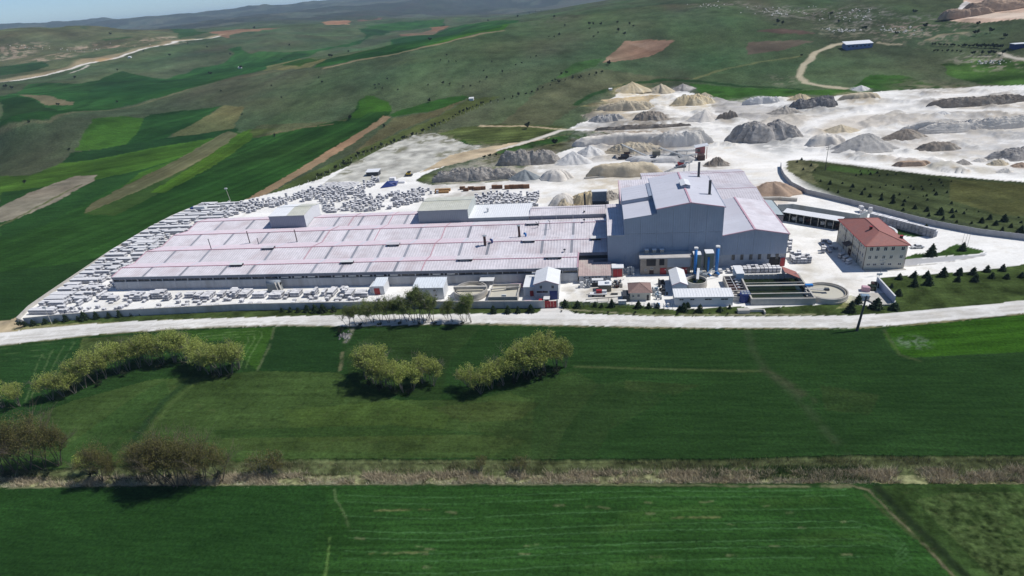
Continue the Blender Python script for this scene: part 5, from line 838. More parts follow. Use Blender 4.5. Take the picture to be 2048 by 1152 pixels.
t = tank(74.2, 193.7, 6.6, 1.9, 'wide round tank of milky slurry with a bridge, right of the long pools', M_milk, arm=1); mb = MB(); mb.beam((67.8, 194.9, 2.1), (74.2, 193.7, 2.1), 1.1, .2); br = mb.build('bridge', M_concl, t); mb = MB(); mb.box(68.2, 70.6, 196.0, 197.2, 2.2, 2.9); mb.build('drive_box', M_blue, br); mb = MB(); mb.box(73.6, 74.9, 193.1, 194.3, 2.0, 2.7); mb.build('drive_motor', M_dsteel, br)
mb = MB(); mb.beam((67.8, 195.4, 2.9), (74.2, 194.2, 2.9), .05); mb.beam((67.8, 194.3, 2.9), (74.2, 193.1, 2.9), .05); mb.build('handrail', M_steel, br)
t = tank(-48.3, 198.3, 6.2, 2.6, 'wide round tank of cream slurry behind the roadside trees', M_milk); mb = MB(); mb.box(-54.6, -42.2, 197.8, 198.8, 2.4, 3.5); mb.build('bridge', M_concl, t)
t = thing('square_tank', 'rectangular cream slurry basin beside the gabled workshop annex', 'tank', (-35.3, 191.4, 0)); mb = MB(); x0, x1, y0, y1 = -40.6, -30.0, 191.4, 201.9; mb.box(x0, x1, y0, y0+.35, 0, 2.4).box(x0, x1, y1-.35, y1, 0, 2.4).box(x0, x0+.35, y0+.36, y1-.36, 0, 2.4).box(x1-.35, x1, y0+.36, y1-.36, 0, 2.4); mb.build('basin_wall', M_concl, t); mb = MB(); mb.box(x0+.36, x1-.36, y0+.36, y1-.36, 1.2, 1.7); mb.build('slurry_surface', M_milk, t)
mb = MB(); mb.beam((x0, 197.2, 2.7), (x1, 199, 2.7), .6, .3); mb.box(-35, x1-.4, 198.6, 199.0, 1.7, 3.0).box(-35, x1-.4, 200.4, 200.8, 1.7, 3.0); mb.build('channel', M_concl, t)
mb = MB(); mb.box(-28.9, -28.3, 203.4, 207.2, 0, 2.2).box(-34, -28.9, 203.5, 203.9, 0, 1.6); single('low_wall', mb, M_redp, 'low pinkish wall piece against the hall beside the slurry basin', 'wall', (-31, 204, 0))
# long rectangular pools
PL = thing('settling_pools', 'long rectangular concrete pools of dark green water with walkways', 'pool', (58.5, 187.4, 0)); x0, x1, y0, y1, h = 48.8, 69.0, 187.4, 206.8, 2.3
mb = MB(); mb.box(x0, x1, y0, y0+.5, 0, h); mb.build('front_wall', M_concl, PL); mb = MB(); mb.box(x0, x1, y1-.5, y1, 0, h); mb.build('back_wall', M_concl, PL)
for a in (x0, x1-.5): mb = MB(); mb.box(a, a+.5, y0+.51, y1-.51, 0, h); mb.build('side_wall', M_concl, PL)
for y, w in ((191.3, .45), (197.2, .8), (199.6, .25)): mb = MB(); mb.box(x0+.51, x1-.51, y, y+w, h-.25, h); mb.build('walkway', M_concl, PL)
mb = MB(); mb.box(x0+.51, x1-.51, y0+.51, y1-.51, .1, .55); mb.build('water_surface', M_green, PL)
mb = MB(); 
for i in range(11): mb.box(x0+1.2+i*1.7, x0+1.5+i*1.7, y1-.75, y1-.51, .3, h-.2)
mb.build('wall_rib', M_conc, PL); mb = MB(); mb.beam((x0+.6, 189, 1.9), (x1-.6, 189, 1.9), .12); mb.box(66.5, 66.9, 188.8, 189.4, 1.6, 2.4); mb.build('skimmer_pipe', M_concl, PL)
t = thing('pump_house', 'pale blue box-shaped pump house standing at the left end of the green pools', 'outbuilding', (48.3, 203.3, 0)); mb = MB(); mb.box(47.2, 49.6, 203.3, 210, 0, 4.2); mb.build('wall', mat('pump_house_blue', (.28, .40, .52), .6, .06, .5), t); mb = MB(); mb.box(47.0, 49.8, 203.1, 210.2, 4.2, 4.32); mb.build('roof', M_roofw, t)
t = thing('tiled_shelter', 'little shelter with red tiled mono-pitch roof over the corner of the pools', 'shelter', (66, 203, 0)); mb = MB(); mb.slab((63.2, 203.4, 4.4), (67.7, 200.8, 3.2), (67.7, 205.8, 3.4), (63.2, 208.2, 4.6), .15); mb.build('roof', M_tile, t); mb = MB(); mb.box(63.4, 67.3, 203.6, 203.7, 2.3, 3.7).box(63.4, 63.5, 203.7, 207.9, 2.3, 4.3); mb.build('screen_wall', M_clad2, t)
t = thing('aeration_basin', 'small basin crossed by pipes between the round tank and the pump house', 'tank', (44.5, 196, 0)); mb = MB(); mb.box(43.0, 43.35, 194, 206, 0, 2.2).box(43.36, 48.6, 205.6, 206, 0, 2.2).box(43.36, 48.6, 194, 194.4, 0, 2.2); mb.build('basin_wall', M_concl, t); mb = MB(); mb.box(43.36, 48.6, 194.41, 205.6, .3, .6); mb.build('water_surface', M_rust, t)
mb = MB(); mb.tube((45.6, 194.4, 2.3), (45.2, 205.6, 2.3), .14, n=6)
for y in (196.4, 198.6, 200.8, 203): mb.tube((43.4, y, 2.1), (48, y, 2.1), .09, n=5); mb.box(46.2, 47, y-.25, y+.25, 2.0, 2.4)
mb.build('pipe_run', M_white, t); mb = MB(); mb.box(43.6, 48.4, 190.2, 193.8, 0, 1.9); k = mb.build('pit_cover', M_concl, t); mb = MB(); mb.box(44, 47, 190.6, 191.2, 1.88, 1.96).box(44, 47, 192, 192.6, 1.88, 1.96).box(44.5, 45.5, 193, 193.5, 1.88, 2.1); mb.build('pit_opening', M_dark, k)
t = thing('water_tank', 'dark blue steel tank with open hatches beside the green pools', 'tank', (47.2, 188.9, 0)); mb = MB(); mb.tube((47.1, 190.3, 0), (47.1, 190.3, 3.0), 1.5, n=14); mb.build('tank_body', M_dblue, t); mb = MB(); mb.box(46.0, 49.0, 189.2, 192.2, 3.0, 3.12); mb.build('tank_deck', M_dblue, t); mb = MB()
for i in range(3):
    for j in range(2): mb.box(46.2+i*.95, 46.95+i*.95, 189.4+j*1.4, 190.5+j*1.4, 3.12, 3.18)
mb.build('hatch', M_steel, t)
mb = MB(); mb.box(47.3, 51.5, 182.6, 183, 0, .9).box(51.6, 52, 180.9, 183, 0, .9).box(43.5, 47.2, 181.6, 183.4, 0, 1.2); single('sluice_box', mb, M_concl, 'low concrete sluice box at the road side of the green pools', 'sluice', (47, 182, 0))
# silos and blue dust pipes
for x, y, w, d, h, l in ((33.4, 211.5, 2.6, 3.2, 8.2, 'grey-green box silo between two blue pipes, left one'), (37.6, 211.6, 2.9, 3.6, 8.6, 'grey-green box silo under the tall hall wall, right one')):
    t = thing('dust_silo', l, 'silo', (x+w/2, y, 0)); mb = MB(); mb.box(x, x+w, y, y+d, 2.0, h); mb.build('silo_body', mat('silo_green', (.17, .2, .17), .6, .2, 1, streak=True), t); mb = MB(); mb.box(x-.1, x+w+.1, y-.1, y+d+.1, h, h+.15); mb.build('silo_roof', M_roofw, t)
    mb = MB(); mb.add([(x, y, 2), (x+w, y, 2), (x+w, y+d, 2), (x, y+d, 2), (x+w/2-.3, y+d/2-.3, .6), (x+w/2+.3, y+d/2-.3, .6), (x+w/2+.3, y+d/2+.3, .6), (x+w/2-.3, y+d/2+.3, .6)], [(0, 1, 5, 4), (1, 2, 6, 5), (2, 3, 7, 6), (3, 0, 4, 7)]); mb.build('hopper', M_steel, t); mb = MB()
    for a, b in ((x, y), (x+w, y), (x+w, y+d), (x, y+d)): mb.tube((a, b, 0), (a, b, 2.2), .1, n=5); mb.tube((a, b, h), (a, b, h+1), .03, n=4)
    mb.build('silo_leg', M_dsteel, t)
for x, y, z0, z1, r, l in ((34.0, 211.3, .8, 10.8, .55, 'tall blue dust pipe with white cap, left of the pair'), (38.6, 211.0, .6, 7.4, .4, 'short blue dust pipe between the two tall ones'), (41.6, 211.3, .8, 11.2, .6, 'tall blue dust pipe with white cap, right of the pair')):
    t = thing('blue_pipe', l, 'pipe', (x, y, 0)); mb = MB(); mb.tube((x, y, z0), (x, y, z1), r, n=14); mb.tube((x, y-.2, z0+.6), (x+.9, y-1.2, z0-.1), r*.9, r*.7, n=10); mb.build('pipe_body', M_blue, t, smooth=True)
    if z1 > 9: mb = MB(); mb.tube((x, y, z1-.05), (x, y, z1+.5), r*1.35, n=14); mb.build('pipe_cap', M_white, t)
    mb = MB(); mb.box(x-.8, x+.8, y-.8, y+.8, 0, z0); mb.build('fan_base', M_concl, t)
# machinery yard
def junk(name, label, cat, cx, cy, w, d, h, mats, n=9, seed=0):
    rr = random.Random(seed); t = thing(name, label, cat, (cx, cy, 0))
    for k, m in enumerate(mats):
        for i in range(n):
            mb = MB()
            x = cx+rr.uniform(-w/2, w/2); y = cy+rr.uniform(-d/2, d/2); q = rr.random(); z = rr.uniform(0, h*.7)
            if q < .35: mb.box(x-.3, x+rr.uniform(.3, 1), y-.3, y+.4, 0, z+.4)
            elif q < .7: mb.beam((x, y, z*.3+.1), (x+rr.uniform(-w, w)*.35, y+rr.uniform(-1, 1), z+.2), .14)
            else: mb.tube((x, y, 0), (x, y, z+.6), rr.uniform(.08, .35), n=7)
            mb.build('scrap_piece', m, t)
    return t
junk('scrap_machine', 'heap of grey scrap machinery parts left of the gatehouse', 'machinery', 4.6, 204.2, 5, 4.5, 2.2, (M_steel, M_rust, M_concl), 12, 3); junk('scrap_machine', 'white and grey machine frames by the corner of the long hall', 'machinery', -6.2, 203.4, 3.4, 2.6, 3, (M_white, M_steel), 10, 5); junk('scrap_pile', 'tangle of pale pipes and wrapped scrap right of the gatehouse', 'scrap', 18.9, 195.4, 2.6, 7, 1.6, (M_white, M_tar, M_steel), 14, 6); junk('dark_equipment', 'dark tanks and drums in the alley left of the gabled shed', 'machinery', 21.4, 200.5, 2.2, 9, 2.2, (M_dsteel, M_dark), 12, 8); junk('yard_scrap', 'low grey scrap and pipes behind the roadside fence near the gatehouse', 'scrap', 19.5, 187.6, 6, 1.4, 1.2, (M_steel, M_blue, M_white), 8, 12); junk('roof_machinery', 'white ducts and fans on the low roof beside the dark wall', 'machinery', 10.2, 213.6, 3.4, 2, 4.6, (M_white, M_steel), 8, 15)
t = thing('generator_container', 'white and dark generator container with two square vents in the machinery yard', 'container', (-1.8, 203.2, 0)); mb = MB(); mb.box(-3.8, .4, 203.4, 205.2, 0, 1.6); mb.build('container_base', M_dsteel, t); mb = MB(); mb.box(-3.8, .4, 203.35, 205.25, 1.6, 2.6); k = mb.build('container_body', M_white, t); mb = MB(); mb.box(-3.2, -2.7, 203.28, 203.34, 1.8, 2.3).box(-1.4, -.9, 203.28, 203.34, 1.8, 2.3); mb.build('vent', M_dark, k)
t = thing('storage_tank', 'olive grey ribbed storage tank with pale top in the machinery yard', 'tank', (.8, 198.8, 0)); mb = MB(); mb.box(-1.4, 3.2, 199, 202.4, .1, 2.6); 
for i in range(9): mb.box(-1.3+i*.52, -1.2+i*.52, 198.92, 199, .1, 2.6)
mb.build('tank_body', mat('olive_tank', (.2, .19, .15), .7, .15, 1, streak=True), t); mb = MB(); mb.box(-1.5, 3.3, 198.9, 202.5, 2.6, 2.75).box(1.4, 2.6, 200, 201.5, 2.75, 3.5); mb.build('tank_lid', M_roofw, t)
t = thing('flatbed_trailer', 'white flatbed trailer with red and white machine parked in the machinery yard', 'trailer', (-1.6, 195.4, 0)); mb = MB(); mb.box(-4.4, 1.6, 195.0, 197, .8, 1.05); mb.build('deck', M_white, t); mb = MB(); mb.box(-2.2, -.2, 195.6, 196.8, 1.05, 2.2); mb.build('machine_body', M_redd, t); mb = MB(); mb.box(-.1, 1.5, 195.8, 196.8, 1.05, 2.0); mb.build('machine_hood', M_white, t)
for x in (-3.4, .6): mb = MB(); mb.tube((x, 194.9, .4), (x, 195.2, .4), .4, n=12); mb.build('wheel', M_wheel, t)
mb = MB(); mb.beam((-4.4, 196, .9), (-5.8, 195.8, .5), .15); mb.build('tow_bar', M_steel, t)
mb = MB(); mb.box(3, 5.4, 196.4, 197, 0, .5); single('steel_trough', mb, M_dsteel, 'short dark steel trough on the ground by the olive tank', 'trough', (4.2, 196.6, 0))
t = thing('tractor_truck', 'small truck with pale cab and red load parked before the workshop door', 'truck', (-20.5, 190, 0)); mb = MB(); mb.box(-20.4, -18.6, 189.6, 191.6, .5, 2.0); mb.build('cab', M_concl, t); mb = MB(); mb.box(-20.6, -18.4, 189.4, 191.8, 2.0, 2.25); mb.build('cab_roof', M_white, t); mb = MB(); mb.box(-20.2, -18.8, 189.55, 189.6, 1.2, 1.8); mb.build('windscreen', M_glass, t); mb = MB(); mb.box(-22.3, -20.5, 189.8, 191.4, .6, 1.5); mb.build('load_bed', M_redd, t)
for x in (-21.6, -19.2): mb = MB(); mb.tube((x, 189.5, .4), (x, 189.8, .4), .4, n=12); mb.build('wheel', M_wheel, t)
mb = MB(); mb.box(-27.6, -24.9, 189.8, 191.4, 0, .9).box(-27.4, -25.1, 190, 191.2, .9, 1.1); single('parts_crate', mb, M_redp, 'low pinkish crate behind the wall by the workshop annex', 'crate', (-26, 190.6, 0))
# twin spouted dust cyclone in the stone yard
t = thing('dust_collector', 'grey rounded dust collector with twin chutes standing among the stone stacks', 'machinery', (-129, 203.4, 0)); mb = MB(); mb.box(-132, -126.6, 203.2, 205.4, 0, 3.6); mb.build('collector_body', mat('collector_grey', (.24, .26, .26), .6, .15, 1), t, smooth=False); mb = MB(); mb.tube((-132, 204.3, 3.6), (-126.6, 204.3, 3.6), 1.15, n=14); mb.build('collector_hood', M_steel, t, smooth=True)
for x in (-128.2, -126.8): mb = MB(); mb.beam((x, 203.4, 4.2), (x+1.6, 202, .3), .6, .5); mb.build('chute', M_concl, t)
mb = MB(); mb.tube((-98.6, 202.2, 0), (-98.6, 202.2, 2.2), 1.3, 1.1, n=16); mb.tube((-98.6, 202.2, 2.2), (-98.6, 202.2, 2.5), 1.1, .3, n=16); single('white_sack', mb, M_white, 'round white bulk sack standing behind the stone stacks', 'bulk bag', (-98.6, 202.2, 0))
# ------------------------------------------------------------------ walls, gate, fences
def wallrun(name, label, pts, h, th, m, seg=4.0, cap=None, group=None, post=None):
    t = thing(name, label, 'wall', (pts[0][0], pts[0][1], 0), group=group)
    for a, b in zip(pts[:-1], pts[1:]):
        a = V3(a[0], a[1], 0); b = V3(b[0], b[1], 0); L = np.linalg.norm(b-a); n = max(1, int(round(L/seg))); d = (b-a)/L
        for i in range(n):
            p = a+d*(L*i/n+.02); q = a+d*(L*(i+1)/n-.02); mb = MB(); mb.beam(p+[0, 0, h/2], q+[0, 0, h/2], th, h); mb.build('wall_panel', m, t)
            if post: mb = MB(); mb.beam(q-d*.1+[0, 0, h/2+.05], q+d*.14+[0, 0, h/2+.05], th+.14, h+.1); mb.build('wall_post', m, t)
        if cap: mb = MB(); mb.beam(a+[0, 0, h+.06], b+[0, 0, h+.06], th+.12, .12); mb.build('coping', cap, t)
    return t
g2 = lambda *q: [G(u, v)[:2] for u, v in q]
wallrun('boundary_wall', 'long grey concrete boundary wall along the public road, left of the red gate', g2((52, 649), (120, 642), (220, 634), (480, 621), (640, 618), (740, 617), (1088, 616)), 2.75, .3, M_conc, 5, M_concl)
wallrun('boundary_wall', 'low wall along the field side of the stone yard at the far left', g2((52, 649), (36, 642), (60, 618), (100, 590), (222, 507), (300, 460), (345, 436), (405, 411)), 1.6, .25, M_concl, 6)
wallrun('panel_wall', 'curving precast panel wall between the white yard and the young pine field', g2((1561, 333), (1562, 345), (1568, 357), (1583, 373), (1612, 388), (1650, 397), (1700, 409), (1760, 424), (1810, 438), (1870, 453), (1955, 469), (2048, 480.5), (2140, 492)), 2.4, .22, M_panel, 2.6, None, post=True)
wallrun('retaining_wall', 'grey concrete retaining wall behind the open canopy shed', [G(1556, 409.4, 3.2)[:2], G(1586, 408.3, 3.2)[:2], G(1719, 429.8, 3.2)[:2], G(1735, 426, 2.4)[:2]], 3.3, .4, mat('blue_grey_concrete', (.30, .33, .34), .85, .15, .4, tint=((.22, .22, .2), .5), streak=True), 4)
wallrun('low_wall', 'low brown loading wall behind the tall hall, beside the sand heap', [(68.6, G(1530, 394, 1.3)[1]), G(1560, 394.5, 1.3)[:2], G(1595, 397, 1.3)[:2]], 1.5, 1.6, M_concl, 9)
wallrun('white_wall', 'white-painted retaining wall at the right end of the yard by the road', g2((1752, 569), (1787, 609)), 3.0, .35, mat('blue_white_paint', (.4, .44, .55), .7, .06, .4), 12, M_white)
wallrun('kerb_wall', 'low stone kerb in front of the sand heaps behind the hall', [G(u, v)[:2] for u, v in ((1168, 358), (1220, 354), (1282, 351))], .9, .8, M_concl, 8)
mb = MB(); p = [G(u, v)[:2] for u, v in ((1722, 588), (1768, 588.5), (1786, 611), (1756, 612), (1722, 596))]; mb.prism([tuple(q) for q in p], 0, .5); single('concrete_slab', mb, M_concl, 'pale concrete slab beside the white retaining wall near the road', 'slab', (*p[0], 0))
t = thing('red_gate', 'red steel sliding gate at the end of the boundary wall', 'gate', (-18, 187.3, 0)); a, b = G(1090, 616), G(1113.5, 615)
for i in range(4): p = a+(b-a)*(i/4+.004); q = a+(b-a)*((i+1)/4-.004); mb = MB(); mb.beam(p+[0, 0, 1.35], q+[0, 0, 1.35], .08, 2.5); mb.build('gate_panel', M_redd, t)
mb = MB(); mb.beam(a+[0, -.1, .12], b+[0, -.1, .12], .12, .16); mb.beam(a+[0, -.1, 2.55], b+[0, -.1, 2.55], .1, .1); mb.build('gate_rail', M_redd, t)
for k, p in enumerate((a, b)): mb = MB(); mb.box(p[0]-.25+(k*.5-.25), p[0]+.25+(k*.5-.25), p[1]-.2, p[1]+.2, 0, 3.0); mb.build('gate_pillar', M_concl, t)
# post and rail fence east of the gate, to the white shed
t = thing('roadside_fence', 'thin rail fence on grey posts between the red gate and the long white shed', 'fence', (*G(1120, 614)[:2], 0))
fp = [G(u, v) for u, v in ((1120, 613), (1180, 613), (1240, 614), (1300, 616), (1345, 618))]; fl = []
for a, b in zip(fp[:-1], fp[1:]):
    for i in range(5): fl.append(a+(b-a)*i/5)
fl.append(fp[-1])
for p in fl: mb = MB(); mb.beam(p+[0, 0, 0], p+[0, 0, 1.9], .12); mb.build('fence_post', M_steel, t)
for z in (.7, 1.3, 1.8):
    for a, b in zip(fl[:-1:5], fl[5::5]): mb = MB(); mb.beam(a+[0, 0, z], b+[0, 0, z], .04); mb.build('fence_rail', M_steel, t)
mb = MB(); a = G(1172, 604)+[0, 0, 1.0]; b = G(1240, 601)+[0, 0, 1.5]; mb.tube(a, b, .12, n=6); 
for k in (0, .33, .66, 1): p = a+(b-a)*k; mb.tube((p[0], p[1], 0), p, .06, n=5)
single('pipe_rail', mb, M_dsteel, 'long dark pipe on short posts behind the roadside fence', 'pipe', (a[0], a[1], 0))
mb = MB(); a = G(1237, 609); mb.box(a[0], a[0]+2.6, a[1], a[1]+.9, 0, .8).box(a[0]-.1, a[0]+2.7, a[1]-.1, a[1]+1, 1.3, 1.42); mb.box(a[0], a[0]+.1, a[1], a[1]+.9, .8, 1.3).box(a[0]+2.5, a[0]+2.6, a[1], a[1]+.9, .8, 1.3); single('white_trough', mb, M_white, 'white open trough by the roadside fence left of the gatehouse', 'trough', (a[0], a[1], 0))
# open canopy shed with dark bays
t = thing('open_shed', 'long open-fronted shed with white mono-pitch roof and dark bays', 'shed', (88, 259, 0)); A_, B_ = V3(78.6, 265.9, 0), V3(98.0, 252.4, 0); d = (B_-A_)/np.linalg.norm(B_-A_); nrm = V3(-d[1], d[0], 0)*-1 if (-d[1])*0+d[0] < 0 else V3(-d[1], d[0], 0); Lc = np.linalg.norm(B_-A_)
for i in range(8):
    p = A_+d*(Lc*i/8); q = A_+d*(Lc*(i+1)/8-.03); mb = MB(); mb.slab(p+[0, 0, 4.1], q+[0, 0, 4.1], q+nrm*4.6+[0, 0, 4.5], p+nrm*4.6+[0, 0, 4.5], .14); mb.build('roof_panel', M_roofw, t)
    mb = MB(); mb.beam(p+nrm*.3, p+nrm*.3+[0, 0, 4.0], .2); mb.build('post', M_concl, t)
    mb = MB(); w_ = p+d*.7+nrm*2.2; mb.box(w_[0], w_[0]+1.4, w_[1]-.2, w_[1]+1, .3, 1.7); mb.build('stored_slab', (M_dsteel, M_white, M_steel, M_rust)[i % 4], t)
mb = MB(); mb.beam(A_+nrm*4.3+[0, 0, 2.1], B_+nrm*4.3+[0, 0, 2.1], .25, 4.2); mb.build('back_wall', M_dsteel, t); mb = MB(); mb.beam(B_+[0, 0, 2]+nrm*.2, B_+nrm*4.3+[0, 0, 2], .2, 4); mb.beam(A_+[0, 0, 2]+nrm*.2, A_+nrm*4.3+[0, 0, 2], .2, 4); mb.build('end_wall', M_dsteel, t); mb = MB(); mb.slab(A_+[0, 0, .05], B_+[0, 0, .05], B_+nrm*4.3+[0, 0, .05], A_+nrm*4.3+[0, 0, .05], .1); mb.build('floor_slab', M_dsteel, t)
# poles
def pole(name, label, u, v, h, m, arms=True, r=.16, lean=(0, 0), kind='utility pole'):
    p = G(u, v); z = gh(p[0], p[1]) if np.hypot(p[0], p[1]) > 400 else 0; t = thing(name, label, kind, (p[0], p[1], z)); mb = MB(); top = p+[lean[0], lean[1], h]; mb.tube((p[0], p[1], z-.5), top, r*1.3, r*.7, n=8); mb.build('post', m, t)
    if arms == 1:
        for k, zz in enumerate((h-.5, h-1.6)): mb = MB(); c = p+[lean[0]*.96, lean[1]*.96, zz]; mb.beam(c-[1.3-.3*k, .4, 0], c+[1.3-.3*k, .4, 0], .14); a = mb.build('cross_arm', m, t); mb = MB(); [mb.tube(c+[q, q*.3, .05], c+[q, q*.3, .35], .09, n=6) for q in (-1, 0, 1)]; mb.build('insulator', M_concl, a)
    if arms == 2: mb = MB(); c = top; mb.box(c[0]-.8, c[0]+.8, c[1]-.2, c[1]+.2, c[2]-.2, c[2]+.5); mb.build('floodlight', M_white, t)
    return t
pole('utility_pole', 'thick dark utility pole with cross arms rising beside the road near the slab', 1713.4, 661.4, 11.6, M_dsteel, 1, .34, (1.1, .4)); pole('utility_pole', 'tall dark utility pole at the near edge of the young pine field', 1650, 341, 13, M_dsteel, 1, .14); pole('floodlight_mast', 'slim pale floodlight mast at the back corner of the stone yard', 465, 412, 10.5, M_concl, 2, .12, (-1, 0), 'light mast'); pole('lamp_post', 'thin pale lamp post behind the far left end of the boundary wall', 104, 648, 7, M_concl, 2, .08, (0, 0), 'lamp post')
for i, (u, v) in enumerate(((1922, 495), (1934, 494), (1929, 492))): pole('flag_pole', ('left', 'right', 'middle')[i]+' one of the three bare flag poles by the triangular lawn', u, v, 7, M_concl, 0, .05, (0, 0), 'flag pole')
pole('lamp_post', 'double-armed thin lamp post in front of the office end wall', 1760, 551, 6.5, M_steel, 1, .07, (0, 0), 'lamp post'); pole('lamp_post', 'thin grey lamp post beside the scrap crates near the white wall', 1752, 584, 6.5, M_steel, 2, .07, (0, 0), 'lamp post')
for u, v, h in ((1010, 617, 5), (1070, 571, 5)): pole('lamp_post', ('thin lamp post just behind the boundary wall near the square basin' if u < 1050 else 'thin lamp post between annex and the long hall'), u, v, h, M_steel, 2, .07, (0, 0), 'lamp post')
# skips by the white wall
for u, v, m, l in ((1723, 583, M_redp, 'pink covered skip near the white retaining wall'), (1735, 581, M_green, 'dark green skip beside the pink one'), (1742, 575, M_rust, 'brown open skip nearest the white wall'), (1721, 600, M_tar, 'blue-grey box unit at the edge of the concrete slab')):
    p = G(u, v); mb = MB(); mb.prism([(p[0], p[1]), (p[0]+2.4, p[1]-.6), (p[0]+2.9, p[1]+1.3), (p[0]+.5, p[1]+1.9)], 0, 1.4); mb.prism([(p[0]+.15, p[1]+.1), (p[0]+2.3, p[1]-.45), (p[0]+2.7, p[1]+1.2), (p[0]+.6, p[1]+1.7)], 1.4, 1.55); single('skip', mb, m, l, 'skip', (p[0], p[1], 0))
# ------------------------------------------------------------------ heaps of quarry material
def heap_mat(name, col, var=.18, tint=None, sc=.5): return mat(name, col, .95, var, sc, tint=tint, bump=.12, bscale=1.6, spec=.05)
HM = {'grey': heap_mat('grey_gravel', (.44, .42, .39), .2, ((.25, .25, .26), .5)), 'dgrey': heap_mat('dark_grey_rock', (.32, .30, .28), .35, ((.54, .51, .47), .8), .5), 'blue': heap_mat('slate_gravel', (.21, .23, .24), .15), 'tan': heap_mat('tan_sand', (.52, .45, .33), .16, ((.40, .33, .23), .6)), 'yel': heap_mat('yellow_sand', (.58, .48, .31), .14, ((.64, .59, .47), .7)),
      'brown': heap_mat('brown_earth', (.25, .215, .18), .3, ((.4, .37, .32), .7)), 'white': heap_mat('white_gravel', (.6, .59, .57), .1, ((.5, .48, .46), .5)), 'pink': heap_mat('pinkish_sand', (.41, .30, .22), .14), 'lgrey': heap_mat('pale_grey_gravel', (.64, .60, .54), .14, ((.50, .46, .41), .6)), 'mix': heap_mat('mixed_rubble', (.38, .35, .31), .3, ((.2, .18, .16), .7), .9), 'char': heap_mat('charcoal_rubble', (.2, .19, .185), .5, ((.46, .44, .41), .7), 1.2), 'rust': heap_mat('orange_earth', (.38, .24, .09), .2)}
def heap(u0, u1, vb, vt, m, label, rough=.12, flat=0, asp=.6, seed=0, ridge=0, name='gravel_heap', cat='heap', rot=0):
    """u0..u1 foot extent, vb foot row, vt top row: gives centre, radii and height on the real ground"""
    a = T([(u0, vb)])[0]; b = T([(u1, vb)])[0]; n_ = T([((u0+u1)/2, vb)])[0]; rx = np.linalg.norm(b-a)/2; ry = rx*asp
    dv = n_/np.linalg.norm(n_); c = n_+dv*ry*.8; z0 = gh(*c); dist = np.linalg.norm(c)
    # height: sight line of top row over the centre
    d = ray((u0+u1)/2, vt); hh = CAMH+d[2]*(np.linalg.norm(c)+ry*.1)/math.hypot(d[0], d[1])-z0; hh = max(.8, min(hh, rx*.8))
    NR, NA = 34, 84; v = []; rr_ = np.linspace(0, 1, NR); ang = np.linspace(0, 2*pi, NA, endpoint=False)
    R_, A_ = np.meshgrid(rr_, ang, indexing='ij'); lx = np.cos(A_)*R_; ly = np.sin(A_)*R_
    edge = 1+(fbm(np.cos(A_)*2+seed*3.1+9, np.sin(A_)*2+9, seed, 3)-.5)*.8
    X = lx*rx*edge; Y = ly*ry*edge
    rd = R_ if not ridge else np.maximum(0, np.sqrt(np.maximum(0, (np.abs(lx)-ridge).clip(0)/(1-ridge))**2+ly**2)); prof = np.clip(1-rd, 0, 1)
    if flat: prof = np.tanh(prof/(1-flat)*1.5)/np.tanh(1.5/(1-flat))
    prof = prof*(1-.35*np.exp(-((1-R_)/.18)**2))
    nz = fbm(X/ (rx*.3)+seed*7+50, Y/(rx*.3)+50, seed+5, 4)-.5
    hh *= .8; Z = hh*(prof**.95)*(1+nz*rough*2.6)+(fbm(X/1.3+90, Y/1.3+90, seed, 4)-.5)*min(hh, 4)*rough*2.4*np.clip(prof*4, 0, 1)
    Z = np.where(R_ >= .999, -.8, Z); ca, sa = cos(rot), sin(rot)
    xs = X*ca-Y*sa; ys = X*sa+Y*ca; me = bpy.data.meshes.new(name)
    vs = np.stack([xs.ravel(), ys.ravel(), Z.ravel()], 1); fs = [(i*NA+j, i*NA+(j+1) % NA, (i+1)*NA+(j+1) % NA, (i+1)*NA+j) for i in range(NR-1) for j in range(NA)]
    me.from_pydata(vs.tolist(), [], [f[::-1] for f in fs]); me.polygons.foreach_set('use_smooth', [rough < .2]*len(fs)); me.materials.append(HM[m]); me.update()
    o = bpy.data.objects.new(name, me); COL.objects.link(o); o.location = (c[0], c[1], z0); tag(o, label, cat); return o
for a_, k_ in HEAPS: heap(*a_, **k_)
